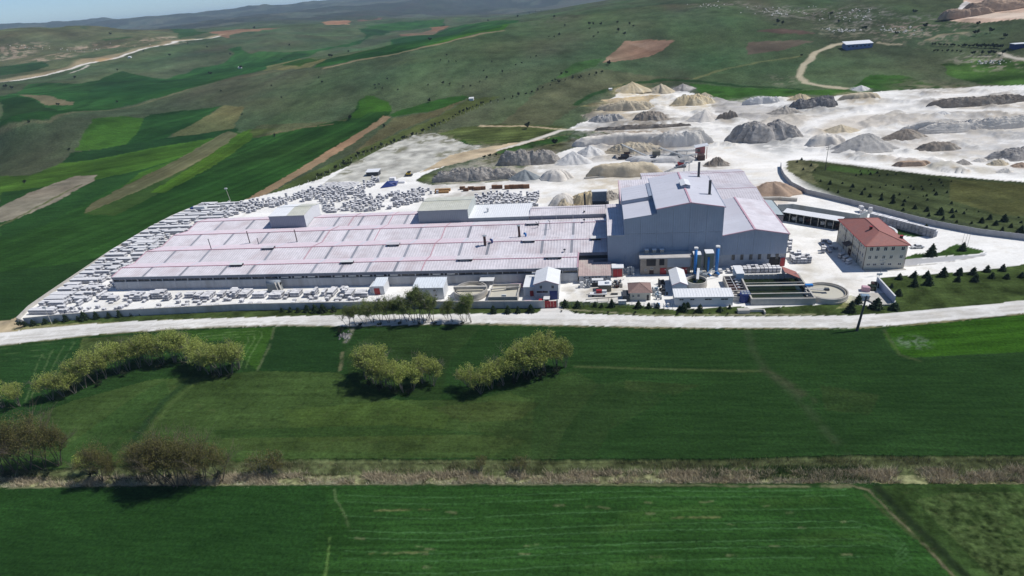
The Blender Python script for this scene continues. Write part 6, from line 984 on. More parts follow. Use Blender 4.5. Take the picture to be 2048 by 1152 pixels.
# ------------------------------------------------------------------ crushing plant
def conveyor(label, p, q, w, leg, m=M_steel):
    p = V3(*p); q = V3(*q); t = thing('conveyor', label, 'conveyor', (p[0], p[1], 0)); d = (q-p)/np.linalg.norm(q-p); s = np.cross(d, [0, 0, 1.0]); s /= np.linalg.norm(s); L = np.linalg.norm(q-p)
    for a in (-1, 1):
        mb = MB(); mb.beam(p+s*a*w/2+[0, 0, -.4], q+s*a*w/2+[0, 0, -.4], .12, .12); mb.beam(p+s*a*w/2+[0, 0, .35], q+s*a*w/2+[0, 0, .35], .12, .12); n = int(L/2)
        for i in range(n): mb.beam(p+d*(L*i/n)+s*a*w/2+[0, 0, -.4 if i % 2 else .35], p+d*(L*(i+1)/n)+s*a*w/2+[0, 0, .35 if i % 2 else -.4], .07)
        mb.build('truss', m, t)
    mb = MB(); mb.slab(p+s*w/2+[0, 0, .3], p-s*w/2+[0, 0, .3], q-s*w/2+[0, 0, .3], q+s*w/2+[0, 0, .3], .1); mb.build('belt', mat('dusty_belt', (.4, .42, .43), .8, .1, 1), t)
    for f in leg:
        c = p+d*L*f; mb = MB(); mb.beam(c+s*w/2, (c[0]+s[0]*w, c[1]+s[1]*w, 0), .14); mb.beam(c-s*w/2, (c[0]-s[0]*w, c[1]-s[1]*w, 0), .14); mb.beam((c[0]+s[0]*w*.8, c[1]+s[1]*w*.8, c[2]*.4), (c[0]-s[0]*w*.8, c[1]-s[1]*w*.8, c[2]*.4), .1); mb.build('leg', m, t)
    mb = MB(); mb.tube(q+s*w*.7, q-s*w*.7, .35, n=10); mb.build('drum', M_dsteel, t); return t
conveyor('long inclined conveyor rising to the left over the tan rubble heap', (30.5, 378, 1.6), (13.6, 388.7, 8), 1.3, (.5, .62)); conveyor('inclined conveyor dropping towards the back wall of the tall hall', (50.6, 342, 8), (36, 347.5, .8), 1.5, (.12, .3)); conveyor('pale conveyor running left from the screen at the crusher', (49, 374, 3), (36.2, 381.5, 6.6), 1.4, (.4, .8), mat('pale_steel', (.42, .43, .44), .6, .12, 1))
conveyor('low thin conveyor between the two crusher machines', (47, 376, 2.4), (31, 371.5, 1.2), .7, (.5,)); conveyor('very low thin conveyor running left to the dark mobile machine', (31, 372.5, 1.0), (17, 383, 1.1), .6, (.5,)); conveyor('short pale upper conveyor into the red crusher shelter', (58, 376, 5.4), (46, 379, 4.6), 1.4, (.5,), mat('pale_steel', (.42, .43, .44), .6, .12, 1)); conveyor('short pale lower conveyor beside the red crusher', (57.5, 371.5, 4.2), (46.5, 370, 3.4), 1.4, (.5,), mat('pale_steel', (.42, .43, .44), .6, .12, 1))
t = thing('crusher_shelter', 'red-sided crusher shelter with white roof at the right of the plant', 'shelter', (60.7, 378, 0)); mb = MB(); mb.box(57.5, 62.5, 376.5, 381.5, 3, 7); mb.build('red_wall', M_redd, t); mb = MB(); mb.slab((56.6, 375.8, 7.0), (64.4, 375.8, 8.2), (64.4, 382, 8.2), (56.6, 382, 7.0), .2); mb.build('roof', M_roofw, t); mb = MB(); mb.box(58, 59.6, 376.3, 376.5, 4.3, 6.2); mb.build('opening', M_dark, t)
mb = MB(); mb.box(58, 62, 372, 376.4, 0, 3); mb.build('feed_base', M_rust, t)
for x in (57, 63.5): mb = MB(); mb.beam((x, 376.3, 0), (x, 376.3, 7), .3); mb.build('post', M_redd, t)
def machine(label, cx, cy, w, d, h, m1, m2, seed, cat='crusher', name='crusher_machine'):
    rr = random.Random(seed); t = thing(name, label, cat, (cx, cy, 0)); mb = MB(); mb.box(cx-w/2, cx+w/2, cy-d/2, cy+d/2, .8, 1.2); mb.build('chassis', m2, t)
    mb = MB(); mb.box(cx-w*.3, cx+w*.25, cy-d*.4, cy+d*.4, 1.2, h*.75); mb.build('engine_housing', m1, t); mb = MB(); mb.add([(cx-w*.1, cy-d*.5, h), (cx+w*.35, cy-d*.5, h), (cx+w*.35, cy+d*.5, h), (cx-w*.1, cy+d*.5, h), (cx+.05*w, cy-d*.2, h*.6), (cx+w*.2, cy-d*.2, h*.6), (cx+w*.2, cy+d*.2, h*.6), (cx+.05*w, cy+d*.2, h*.6)], [(0, 1, 5, 4), (1, 2, 6, 5), (2, 3, 7, 6), (3, 0, 4, 7), (4, 5, 6, 7)]); mb.build('feed_hopper', m2, t)
    for s in (-1, 1):
        mb = MB(); q = [(cx-w*.42, .1), (cx+w*.42, .1), (cx+w*.48, .5), (cx+w*.42, .9), (cx-w*.42, .9), (cx-w*.48, .5)]; y0 = cy+s*d*.5; mb.add([(a, y0-.25, b) for a, b in q]+[(a, y0+.25, b) for a, b in q], [(0, 1, 2, 3, 4, 5), (11, 10, 9, 8, 7, 6)]+[(i, (i+1) % 6, (i+1) % 6+6, i+6) for i in range(6)]); mb.build('track', M_dsteel, t)
    for k in range(7): mb = MB(); x = cx+rr.uniform(-.45, .45)*w; mb.beam((x, cy+rr.uniform(-.5, .5)*d, rr.uniform(.8, h*.6)), (x+rr.uniform(-.3, .3)*w, cy+rr.uniform(-.5, .5)*d, rr.uniform(h*.4, h)), .18); mb.build('frame_bar', m2, t)
    return t
machine('dark tracked machine left of the plant, under the raised conveyor end', 15.5, 384.5, 9, 2.6, 4, M_dsteel, M_rust, 1); machine('dark screening machine at the foot of the long conveyor', 32, 374.5, 6, 3, 4, M_dsteel, M_dsteel, 2, 'screen'); machine('pale grey screening unit in the middle of the crushing plant', 44.5, 379, 7, 3.4, 4.6, M_steel, M_concl, 3, 'screen'); machine('red and grey machine between the plant and the lower conveyor', 46.5, 360, 6, 3.2, 3.8, M_redd, M_steel, 4); machine('dark loader standing behind the back roof of the tall hall', 24, 322, 6, 2.6, 3.2, M_dsteel, M_dsteel, 5, 'loader', 'wheel_loader')
mb = MB(); mb.box(31.8, 36.4, 377.8, 380.8, 2.8, 5.4); mb.add([(31.8, 377.8, 2.8), (36.4, 377.8, 2.8), (36.4, 380.8, 2.8), (31.8, 380.8, 2.8), (33.6, 379, 1.2), (34.6, 379, 1.2), (34.6, 379.6, 1.2), (33.6, 379.6, 1.2)], [(0, 1, 5, 4), (1, 2, 6, 5), (2, 3, 7, 6), (3, 0, 4, 7)]); mb.tube((31.9, 378, 0), (31.9, 378, 2.8), .12, n=5); mb.tube((36.3, 378, 0), (36.3, 378, 2.8), .12, n=5); single('feed_bin', mb, mat('olive_bin', (.17, .16, .12), .8, .25, 1), 'olive brown feed bin between the long conveyor and the screens', 'bin', (34, 379, 0))
# silo and flue behind the raised bay
t = thing('filter_box', 'dark grey filter box on legs with white lid behind the hall roof', 'machinery', (-.5, 284, 0)); x, y = G(1199, 408, 5)[:2]; mb = MB(); mb.box(x-3.5, x+3.5, y, y+3, 6.5, 11.0); mb.build('filter_body', M_steel, t); mb = MB(); mb.box(x-3.7, x+3.7, y-.2, y+3.2, 11.0, 11.3); mb.build('filter_lid', M_roofw, t); mb = MB(); mb.box(x-3.5, x+4.5, y+.2, y+2.8, 2.6, 5.6); mb.build('duct', M_dsteel, t)
for a in (-3.3, 3.3): mb = MB(); mb.beam((x+a, y+.2, 0), (x+a, y+.2, 6.5), .25); mb.build('leg', M_dsteel, t)
stack(x-7, y+.5, 0.6, 9.6, .45, M_dsteel, 'dark flue standing behind the raised bay, left of the filter box', cap=False)
# small structures in the upper yard
def at(u, v, z=0): return G(u, v, z)
p = T([(745, 352)])[0]; t = thing('site_hut', 'low dark-fronted hut with white roof on the grey yard behind the stone stacks', 'hut', (p[0], p[1], 0)); mb = MB(); mb.box(p[0]-4, p[0]+4, p[1], p[1]+5, 0, 2.6); mb.build('wall', M_dsteel, t); mb = MB(); mb.slab((p[0]-4.4, p[1]-.4, 2.7), (p[0]+4.4, p[1]-.4, 2.7), (p[0]+4.4, p[1]+5.4, 3.4), (p[0]-4.4, p[1]+5.4, 3.4), .15); mb.build('roof', M_roofw, t)
p = at(778, 374); mb = MB(); mb.add([(p[0]-5, p[1]-2.5, .1), (p[0]+4, p[1]+1, .1), (p[0]+5, p[1]+5, 2.2), (p[0]-2, p[1]+4, 2.6), (p[0], p[1]+1, 2.4)], [(0, 1, 4), (1, 2, 4), (2, 3, 4), (3, 0, 4)]); mb.box(p[0]-3, p[0]+4, p[1]+1.5, p[1]+4.5, 0, 1.8); single('tarpaulin_stack', mb, M_dblue, 'stack under a crumpled blue tarpaulin at the end of the back stone rows', 'covered stack', (p[0], p[1], 0))
p = at(795, 366); mb = MB(); mb.box(p[0]-5, p[0]-1.5, p[1], p[1]+3, 0, 3.2).box(p[0]-1.2, p[0]+5, p[1]-1.5, p[1]+1, 0, 1.2); single('white_cabin', mb, M_stone, 'pale cabin with a low white trailer beside the blue tarpaulin', 'cabin', (p[0], p[1], 0))
p = at(816, 354); machine('yellow and black digger parked by the scraped tan ground', p[0], p[1]+2, 5, 2.2, 3, M_yel, M_dsteel, 9, 'digger', 'excavator')
p = T([(1718, 97)])[0]; z = gh(*p); t = thing('hill_shed', 'long blue shed with white roof on the hillside at the end of the dirt road', 'building', (p[0], p[1], z)); Lh = np.linalg.norm(T([(1693, 98)])[0]-T([(1747, 93)])[0])/2; mb = MB(); mb.box(p[0]-Lh, p[0]+Lh, p[1], p[1]+12, z-3, z+5); mb.build('wall', mat('blue_shed_wall', (.13, .19, .36), .6, .15, .2), t); mb = MB()
mb.slab((p[0]-Lh-.5, p[1]-.5, z+5), (p[0]+Lh+.5, p[1]-.5, z+5), (p[0]+Lh+.5, p[1]+12.5, z+7), (p[0]-Lh-.5, p[1]+12.5, z+7), .3); mb.build('roof', M_roofw, t)
for i in range(6): mb = MB(); a = p[0]-Lh+2+i*Lh*.3; mb.box(a, a+1.6, p[1]-.1, p[1]-.02, z+2.4, z+3.4); mb.build('window', M_glass, t)
p = T([(2043, 98)])[0]; z = gh(*p); t = thing('hill_shed', 'small blue shed with white roof at the right edge of the picture', 'building', (p[0], p[1], z)); mb = MB(); mb.box(p[0]-6, p[0]+6, p[1], p[1]+8, z-2, z+3.6); mb.build('wall', M_dblue, t); mb = MB(); mb.box(p[0]-6.4, p[0]+6.4, p[1]-.4, p[1]+8.4, z+3.6, z+4.0); mb.build('roof', M_roofw, t)
for u, v, s, l in ((943, 200, 2.2, 'tiny white hut beside the tree-lined fence on the slope'), (480, 135, 3, 'tiny pale grey field hut in the far green valley'), (1221, 180, 1.6, 'tiny white tank at the edge of the quarry'), (260, 116, 3, 'white dot-like van beside the far road')):
    p = T([(u, v)])[0]; z = gh(*p); mb = MB(); mb.box(-s, s, -s*.6, s*.6, -1, s*.8); mb.slab((-s*1.1, -s*.7, s*.8), (s*1.1, -s*.7, s*.8), (s*1.1, s*.7, s*1.2), (-s*1.1, s*.7, s*1.2), .1); single('field_hut', mb, M_white, l, 'hut', (p[0], p[1], z), absolute=False)
# truck by the field edge
p = at(397, 425); t = thing('parked_truck', 'white box truck with dark blue front at the far corner of the stone yard', 'truck', (p[0], p[1], 0)); mb = MB(); mb.box(p[0]-2.4, p[0]+4.6, p[1], p[1]+2.5, 1.1, 3.4); mb.build('cargo_box', M_white, t); mb = MB(); mb.box(p[0]-4.6, p[0]-2.5, p[1], p[1]+2.4, .8, 2.9); c_ = mb.build('cab', M_dblue, t); mb = MB(); mb.box(p[0]-4.68, p[0]-4.6, p[1]+.2, p[1]+2.2, 1.9, 2.7); mb.build('windscreen', M_glass, c_); mb = MB(); mb.box(p[0]-4.4, p[0]+4.4, p[1]+.3, p[1]+2.1, .6, 1.05); mb.build('chassis', M_dsteel, t)
for x in (-3.6, 1.6, 3.4): mb = MB(); mb.tube((p[0]+x, p[1]-.05, .5), (p[0]+x, p[1]+.3, .5), .5, n=12); mb.build('wheel', M_wheel, t)
# ------------------------------------------------------------------ stone stock: pallets of white blocks
def pallet_mesh(seed, tiers, w=1.15, d=1.05, hh=.95):
    rr = random.Random(seed); mb = MB(); z = 0
    for t_ in range(tiers):
        mb.box(-w/2+.05, w/2-.05, -d/2+.05, d/2-.05, z, z+.12, 1); z += .12; n = 3
        for k in range(n):
            a = rr.uniform(-.04, .04); b = rr.uniform(-.04, .04); q = hh/n; mb.box(-w/2+a, w/2+a, -d/2+b, d/2+b, z+.03, z+q-.03, 1 if k < n-1 else 0); z += q
        
    mb.box(-w/2+.06, w/2-.06, -d/2+.06, d/2-.06, .05, z-.06, 1)
    return mb
PM = []
for s, (ti, w, d, h_) in enumerate([(1, 1.2, 1.1, .9), (2, 1.2, 1.1, .85), (2, 1.1, 1.3, .9), (3, 1.15, 1.1, .8), (1, 1.6, 1.0, .7), (1, 1.3, 1.2, 1.3), (2, 2.2, 1.1, .9), (2, 3.4, 1.2, .9)]):
    mb = pallet_mesh(s+30, ti, w, d, h_); me = bpy.data.meshes.new('stone_pallet'); me.from_pydata(mb.v, [], mb.f); me.materials.append(M_stone); me.materials.append(M_stone_shaded); me.polygons.foreach_set('material_index', mb.m); me.update(); PM.append((me, mb, ti*h_))
plist = []
def addp(x, y, k, rz=0, zone=0, z=0): plist.append((x, y, z, k, rz, zone))
_rr = random.Random(99)
def xb(y):  # left boundary of the yard at this depth
    q = [(178.6, -219.5), (184.2, -226.5), (250.6, -240), (283.3, -242.3), (300, -240.5), (323, -236.1)]
    for (a, xa), (b, xb_) in zip(q[:-1], q[1:]):
        if a <= y <= b: return xa+(xb_-xa)*(y-a)/(b-a)
    return -236
# zone 0: left end rows, running from the field wall towards the hall
y = 187.0
while y < 322:
    xs_ = xb(y)+1.6; xe = -214.5 if y > 206 else -208; x = xs_; deep = _rr.choice([2, 2, 3]) if y > 195 else 2; k = _rr.choice([7, 6, 7]); w = {7: 3.45, 6: 2.25}[k]
    if y > 283: xe = -202
    while x+w < xe:
        if x-xs_ > 9 and _rr.random() < .22: x += _rr.uniform(1.2, 2.6); k = _rr.choice([6, 7, 6]); w = {7: 3.45, 6: 2.25}[k]; deep = _rr.choice([1, 2, 2]); continue
        for j in range(deep): addp(x+w/2, y+j*1.3, k, _rr.uniform(-.015, .015), 0) if _rr.random() < .88 else None
        x += w+.02
    for j in range(_rr.choice([1, 2])): addp(x+.9, y+j*1.3+.3, _rr.choice([1, 2, 0]), _rr.uniform(-.1, .1), 0)
    for q in range(5):
        if _rr.random() < .7: addp(_rr.uniform(xs_+1, xe), y+deep*1.3+_rr.uniform(.4, 1.4), _rr.choice([0, 4, 1]), _rr.uniform(-.1, .1), 0)
    y += deep*1.3+_rr.choice([.7, 1.6, 2.2, 3.2])
# zone 1: clusters of tall stacks before the hall wall
x = -204.5
while x < -88:
    n = _rr.choice([1, 2, 2, 3, 4]); dp = _rr.choice([2, 3, 3, 4]); k = _rr.choice([1, 2, 3, 3, 2]); y0 = _rr.uniform(197.2, 199.6)
    for i in range(n):
        for j in range(dp):
            yy = y0+j*1.32
            if yy > 205.2 or (-133.5 < x+i*1.28 < -124.5 and yy > 200.8): continue
            addp(x+i*1.28, yy, k if _rr.random() < .8 else 1, _rr.uniform(-.02, .02), 1)
    if _rr.random() < .45: addp(x+_rr.uniform(0, 2), y0-1.9, _rr.choice([0, 4, 5]), _rr.uniform(-.2, .2), 1)
    x += n*1.28+_rr.choice([.5, .9, 1.2, 2.2])
# zone 2: single frames along the boundary wall
_wl = np.array([G(u, v)[:2] for u, v in ((52, 649), (120, 642), (220, 634), (480, 621), (640, 618), (740, 617), (1088, 616))])
for yy, dens in ((.6, 1.0), (3.4, .3), (5.6, .22)):
    x = -214
    while x < -62:
        yb = float(np.interp(x, _wl[:, 0], _wl[:, 1]))
        if _rr.random() < dens*(1 if vnoise(np.array([x/6.0]), np.array([yy+9.]), 5)[0] > .38 else .2): addp(x, yb+3.4+yy+_rr.uniform(-.1, .1), _rr.choice([0, 0, 0, 5]), _rr.uniform(-.03, .03), 2)
        x += _rr.uniform(1.5, 1.9)
# zone 3: back yard behind the hall roof
def backfill(poly, dens, zone, sx=1.6, sy=2.1, ks=(1, 1, 2, 0, 5, 3)):
    P_ = np.array([G(u, v)[:2] for u, v in poly]); y = P_[:, 1].min()
    while y < P_[:, 1].max():
        x = P_[:, 0].min()
        while x < P_[:, 0].max():
            c = False
            for i in range(len(P_)):
                a, b = P_[i], P_[i-1]
                if (a[1] > y) != (b[1] > y) and x < (b[0]-a[0])*(y-a[1])/(b[1]-a[1])+a[0]: c = not c
            if c and _rr.random() < dens*(1.1 if vnoise(np.array([x/4.5]), np.array([y/6.]), 8)[0] > .36 else .25): addp(x+_rr.uniform(-.3, .3), y+_rr.uniform(-.3, .3), _rr.choice(ks), _rr.uniform(-.12, .12), zone)
            x += sx*_rr.uniform(.9, 1.15)
        y += sy
backfill([(412, 432), (470, 412), (560, 396), (640, 376), (700, 380), (720, 388), (640, 398), (560, 412), (470, 434)], .62, 3); backfill([(640, 400), (720, 391), (830, 388), (848, 402), (780, 420), (650, 428)], .7, 3); backfill([(690, 385), (750, 356), (765, 360), (722, 392)], .5, 3)
backfill([(765, 388), (860, 378), (880, 388), (770, 398)], .55, 3); backfill([(950, 392), (1078, 386), (1076, 414), (945, 414)], .8, 4, 1.5, 1.9); backfill([(240, 555), (205, 575), (150, 592), (200, 596), (235, 580)], .4, 0)
# zone 5: wrapped pallets right by the tall hall
for i in range(15):
    x = 43.6+i*1.45
    if i in (1, 4): continue
    for j in range(3 if 6 < i < 13 else 2):
        if _rr.random() < .9: addp(x, 213.0+j*1.5, 1 if i > 2 else 0, _rr.uniform(-.05, .05), 5)
for i in range(26): addp(_rr.uniform(69.5, 76), _rr.choice([222, 226, 231, 236, 240, 243.5])+_rr.uniform(-.8, .8), _rr.choice([1, 1, 3, 6]), _rr.uniform(-.1, .1), 6)
for i in range(5):
    for j in range(4): addp(71.5+i*1.3, 220.5+j*1.3, _rr.choice([1, 3]), _rr.uniform(-.06, .06), 6)
for i in range(22): q = G(_rr.uniform(1645, 1672), _rr.uniform(484, 506)); addp(q[0], q[1], _rr.choice([0, 1, 2, 5]), _rr.uniform(-.4, .4), 7)
for q in ((1682, 516), (1690, 522), (1697, 528), (1686, 524)): p = G(*q); addp(p[0], p[1], 6, .6, 7)
# keep stacks off anything built already and off each other
solid = [(-203.6, 2.4, 207, 280), (-88.5, -81.8, 199, 206), (-70, -57, 194, 203), (-134, -124, 202.6, 206), (-56, -28, 190, 206)]
cells = {}; keep = []
for e in plist:
    x, y = e[0], e[1]
    if any(a-1.2 < x < b+1.2 and c-.8 < y < d+.8 for a, b, c, d in solid): continue
    w = {7: 1.7, 6: 1.14}.get(e[3], .72)
    if any(abs(x-o[0]) < w+o[2]-.22 and abs(y-o[1]) < 1.15 for o in keep[-90:]): continue
    keep.append((x, y, w, e))
plist = [k[3] for k in keep]
plist.sort(key=lambda e: (e[0]**2+e[1]**2))
ZL = [('white block stack in the rows at the left end of the hall, beside the green field', 'stone stacks at the left end of the hall'), ('white stone pallet in the dense stacks between the hall front wall and the yard lane', 'stone stacks in front of the hall'), ('single white pallet in the thin row just behind the boundary wall', 'single pallets behind the boundary wall'),
      ('white stone pallet in the crowded yard behind the long hall roof', 'stone pallets behind the hall'), ('white stone pallet in the dense square of stock right of the grey-green roof tower', 'stone pallets right of the roof tower'), ('wrapped stone pallet in the row under the tall hall windows', 'stone pallets under the tall hall wall'), ('stone pallet along the right flank of the tall hall', 'stone pallets on the right flank'), ('stone pallet in the shaded heap left of the office building', 'stone pallets beside the office')]
big = plist[:300]; rest = plist[300:]
def where(x, y, zn):
    if zn == 1:
        row = ('nearest the hall wall', 'second from the hall wall', 'in the middle row', 'second from the yard lane', 'nearest the yard lane')[int(min(4, max(0, round((204.2-y)/1.6))))]
        sec = 'near the hall left end' if x < -175 else 'left of the dust collector' if x < -134 else 'right of the dust collector' if x < -110 else 'near the small white shed'
        return 'white stone pallet '+row+', '+sec, 'stone stacks in front of the hall'
    if zn == 2:
        sec = 'at the far left corner' if x < -190 else 'left of the hall end' if x < -160 else 'opposite the dust collector' if x < -115 else 'opposite the small white shed' if x < -75 else 'behind the roadside trees'
        return 'low white pallet just inside the boundary wall, '+sec, 'single pallets behind the boundary wall'
    if zn == 6: return ('stone pallet by the corner of the tall hall near its red door' if y < 227 else 'stone pallet halfway along the right flank of the tall hall' if y < 237 else 'stone pallet beside the tall grey annex on the right flank'), ZL[6][1]
    if zn == 5: return ('wrapped pallet in the back row under the tall hall windows' if y > 214.8 else 'wrapped pallet in the front row facing the pump house' if y < 213.8 else 'wrapped pallet in the middle row under the tall hall'), ZL[5][1]
    return ZL[zn]
for x, y, z, k, rz, zn in big:
    o = bpy.data.objects.new('stone_pallet', PM[k][0]); COL.objects.link(o); o.location = (x, y, z); o.rotation_euler = (0, 0, rz); lb, gp = where(x, y, zn); tag(o, lb, 'stone pallet', gp)
RB = MB()
for x, y, z, k, rz, zn in rest:
    ca, sa = cos(rz), sin(rz); b = PM[k][1]; n0 = len(RB.v); RB.v += [(v[0]*ca-v[1]*sa+x, v[0]*sa+v[1]*ca+y, v[2]+z) for v in b.v]; RB.f += [tuple(i+n0 for i in f) for f in b.f]; RB.m += b.m
o = RB.build('stone_pallets', [M_stone, M_stone_shaded]); tag(o, 'remaining crowd of white stone pallets behind the hall and along its left end', 'stone stock', None, 'stuff')
print('pallets', len(big), len(rest))
# long wall of stone cubes on the right
t = thing('block_wall', 'long double-height wall of stacked pale stone cubes beside the panel wall', 'stone stack', (120, 252, 0)); A_ = V3(113.2, 262.6, 0); B_ = V3(129.2, 241.8, 0); d = (B_-A_)/np.linalg.norm(B_-A_); L = np.linalg.norm(B_-A_); nn = V3(-d[1], d[0], 0); bm = None
for i in range(18):
    for z in range(3):
        for r_ in range(2):
            if z == 2 and r_ == 1 and i > 9: continue
            c = A_+d*(L*(i+.5)/18)+nn*(r_*1.35*-1 if nn[0] < 0 else r_*1.35)
            if bm is None:
                mb = MB(); mb.box(-.66, .66, -.62, .62, 0, 1.16, 1); mb.f.pop(1); mb.m.pop(1); mb.add([(-.66, -.62, 1.16), (.66, -.62, 1.16), (.66, .62, 1.16), (-.66, .62, 1.16)], [(0, 1, 2, 3)], 0); mb.box(-.7, .7, -.5, .5, .36, .4, 1); bm = bpy.data.meshes.new('stone_block'); bm.from_pydata(mb.v, [], mb.f); bm.materials.append(M_stone); bm.materials.append(M_stone_shaded); bm.polygons.foreach_set('material_index', mb.m)  # cube tops plain white, sides in the stone colour with shade mixed in
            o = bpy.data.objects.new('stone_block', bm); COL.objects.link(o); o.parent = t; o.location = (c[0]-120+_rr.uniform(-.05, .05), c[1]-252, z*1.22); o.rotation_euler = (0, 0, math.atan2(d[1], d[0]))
p = G(1728, 424); mb = MB()
for i in range(7): a = _rr.uniform(-2, 2); b = _rr.uniform(-1.5, 1.5); z = _rr.uniform(0, 2.4); mb.box(p[0]+a-.7, p[0]+a+.7, p[1]+b-.6, p[1]+b+.6, 0 if i < 4 else 1.2, 1.2 if i < 4 else 2.6)
single('jumbled_blocks', mb, M_stone, 'jumble of white stone cubes at the upper left end of the stone cube wall', 'stone stack', (p[0], p[1], 0))
# brown timber crates and yellow planks behind the yard
for i, (u, v, w, h_, m) in enumerate(((886, 382, 9, 1.4, M_wood), (884, 386, 8, 1.2, M_wood), (925, 379, 3, 1.8, M_brown), (932, 382, 3, 1.8, M_brown), (942, 379, 3.4, 1.8, M_brown), (955, 380, 4, 1.9, M_brown), (966, 379, 3, 1.8, M_brown), (989, 377, 3, 2.1, M_brown), (999, 377, 3.4, 2.0, M_brown), (1014, 378, 2.6, 2.2, M_brown), (1023, 377, 2.6, 2.2, M_brown), (1032, 377, 3, 2.2, M_brown), (1042, 376.5, 3, 2.2, M_brown), (1053, 376.5, 3.4, 2.2, M_brown))):
    p = G(u, v); mb = MB(); n = 4
    for k in range(n): mb.box(-w/2, w/2, -.8, .8, h_*k/n+.05, h_*(k+1)/n-.05)
    mb.box(-w/2+.1, w/2-.1, -.7, .7, 0, h_-.1); single('timber_crate', mb, m, ('long yellow stack of planks at the left end of the brown crates' if i < 1 else 'second long yellow plank stack, just in front of the first' if i < 2 else 'brown timber crate in the row behind the stone yard'), 'crate', (p[0], p[1], 0), absolute=False, group=None if i < 2 else 'brown timber crates in a row')
# flat field of leaning slabs
sb = MB(); q = [G(u, v) for u, v in ((637, 381), (708, 378), (720, 366), (655, 366))]
for i in range(16):
    for j in range(7):
        a, b = (i+.5)/16, (j+.5)/7; c = (q[0]*(1-a)+q[1]*a)*(1-b)+(q[3]*(1-a)+q[2]*a)*b; sb.box(c[0]-.8, c[0]+.5, c[1]-.9, c[1]+.8, 0, _rr.uniform(.5, .95))
tag(sb.build('slab_racks', M_stone), 'flat field of pale stone slabs laid in close rows beyond the white-sided roof tower', 'stone stock', None, 'stuff')
# ------------------------------------------------------------------ vegetation
def leaf_mat(name, col, var=.35, trans=.3):
    if name in MATS: return MATS[name]
    m = bpy.data.materials.new(name); m.use_nodes = True; t = m.node_tree; b = t.nodes['Principled BSDF']; b.inputs['Roughness'].default_value = .7; b.inputs['Specular IOR Level'].default_value = .1
    g = nd(t, 'ShaderNodeNewGeometry'); tc = nd(t, 'ShaderNodeTexCoord'); n = nd(t, 'ShaderNodeTexNoise'); n.inputs['Scale'].default_value = .7; n.inputs['Detail'].default_value = 3; t.links.new(tc.outputs['Object'], n.inputs[0])
    a = nd(t, 'ShaderNodeMath', operation='ADD'); t.links.new(g.outputs['Random Per Island'], a.inputs[0]); t.links.new(n.outputs[0], a.inputs[1])
    r = nd(t, 'ShaderNodeMapRange'); r.inputs[1].default_value = .3; r.inputs[2].default_value = 1.4; r.inputs[3].default_value = 1-var; r.inputs[4].default_value = 1+var; t.links.new(a.outputs[0], r.inputs[0])
    oi = nd(t, 'ShaderNodeObjectInfo'); r2 = nd(t, 'ShaderNodeMapRange'); r2.inputs[3].default_value = .8; r2.inputs[4].default_value = 1.15; t.links.new(oi.outputs['Random'], r2.inputs[0]); mm = nd(t, 'ShaderNodeMath', operation='MULTIPLY'); t.links.new(r.outputs[0], mm.inputs[0]); t.links.new(r2.outputs[0], mm.inputs[1])
    mx = nd(t, 'ShaderNodeMix', data_type='RGBA', blend_type='MULTIPLY'); mx.inputs[0].default_value = 1; mx.inputs[6].default_value = (*col, 1); t.links.new(mm.outputs[0], mx.inputs[7]); t.links.new(mx.outputs[2], b.inputs['Base Color'])
    tr = nd(t, 'ShaderNodeBsdfTranslucent'); t.links.new(mx.outputs[2], tr.inputs[0]); ms = nd(t, 'ShaderNodeMixShader'); ms.inputs[0].default_value = trans; o = t.nodes['Material Output']
    t.links.new(b.outputs[0], ms.inputs[1]); t.links.new(tr.outputs[0], ms.inputs[2]); t.links.new(ms.outputs[0], o.inputs[0]); MATS[name] = m; return m
M_bark = mat('grey_bark', (.16, .14, .115), .9, .3, 2); M_barkp = mat('pale_bark', (.26, .24, .2), .9, .25, 2); M_barkd2 = mat('brown_bark', (.11, .09, .065), .9, .3, 2); M_barkd = mat('dark_bark', (.06, .05, .04), .9, .3, 2)
L_wil = leaf_mat('willow_leaves', (.31, .355, .095), .5, .45); L_pop = leaf_mat('budding_leaves', (.125, .118, .04), .45, .35); L_rd = leaf_mat('roadside_leaves', (.15, .185, .055), .45, .35); L_pine = leaf_mat('pine_needles', (.036, .060, .03), .5, .15); L_bush = leaf_mat('bush_leaves', (.03, .042, .022), .4, .15); L_far = leaf_mat('far_bush_leaves', (.035, .048, .03), .3, .1)
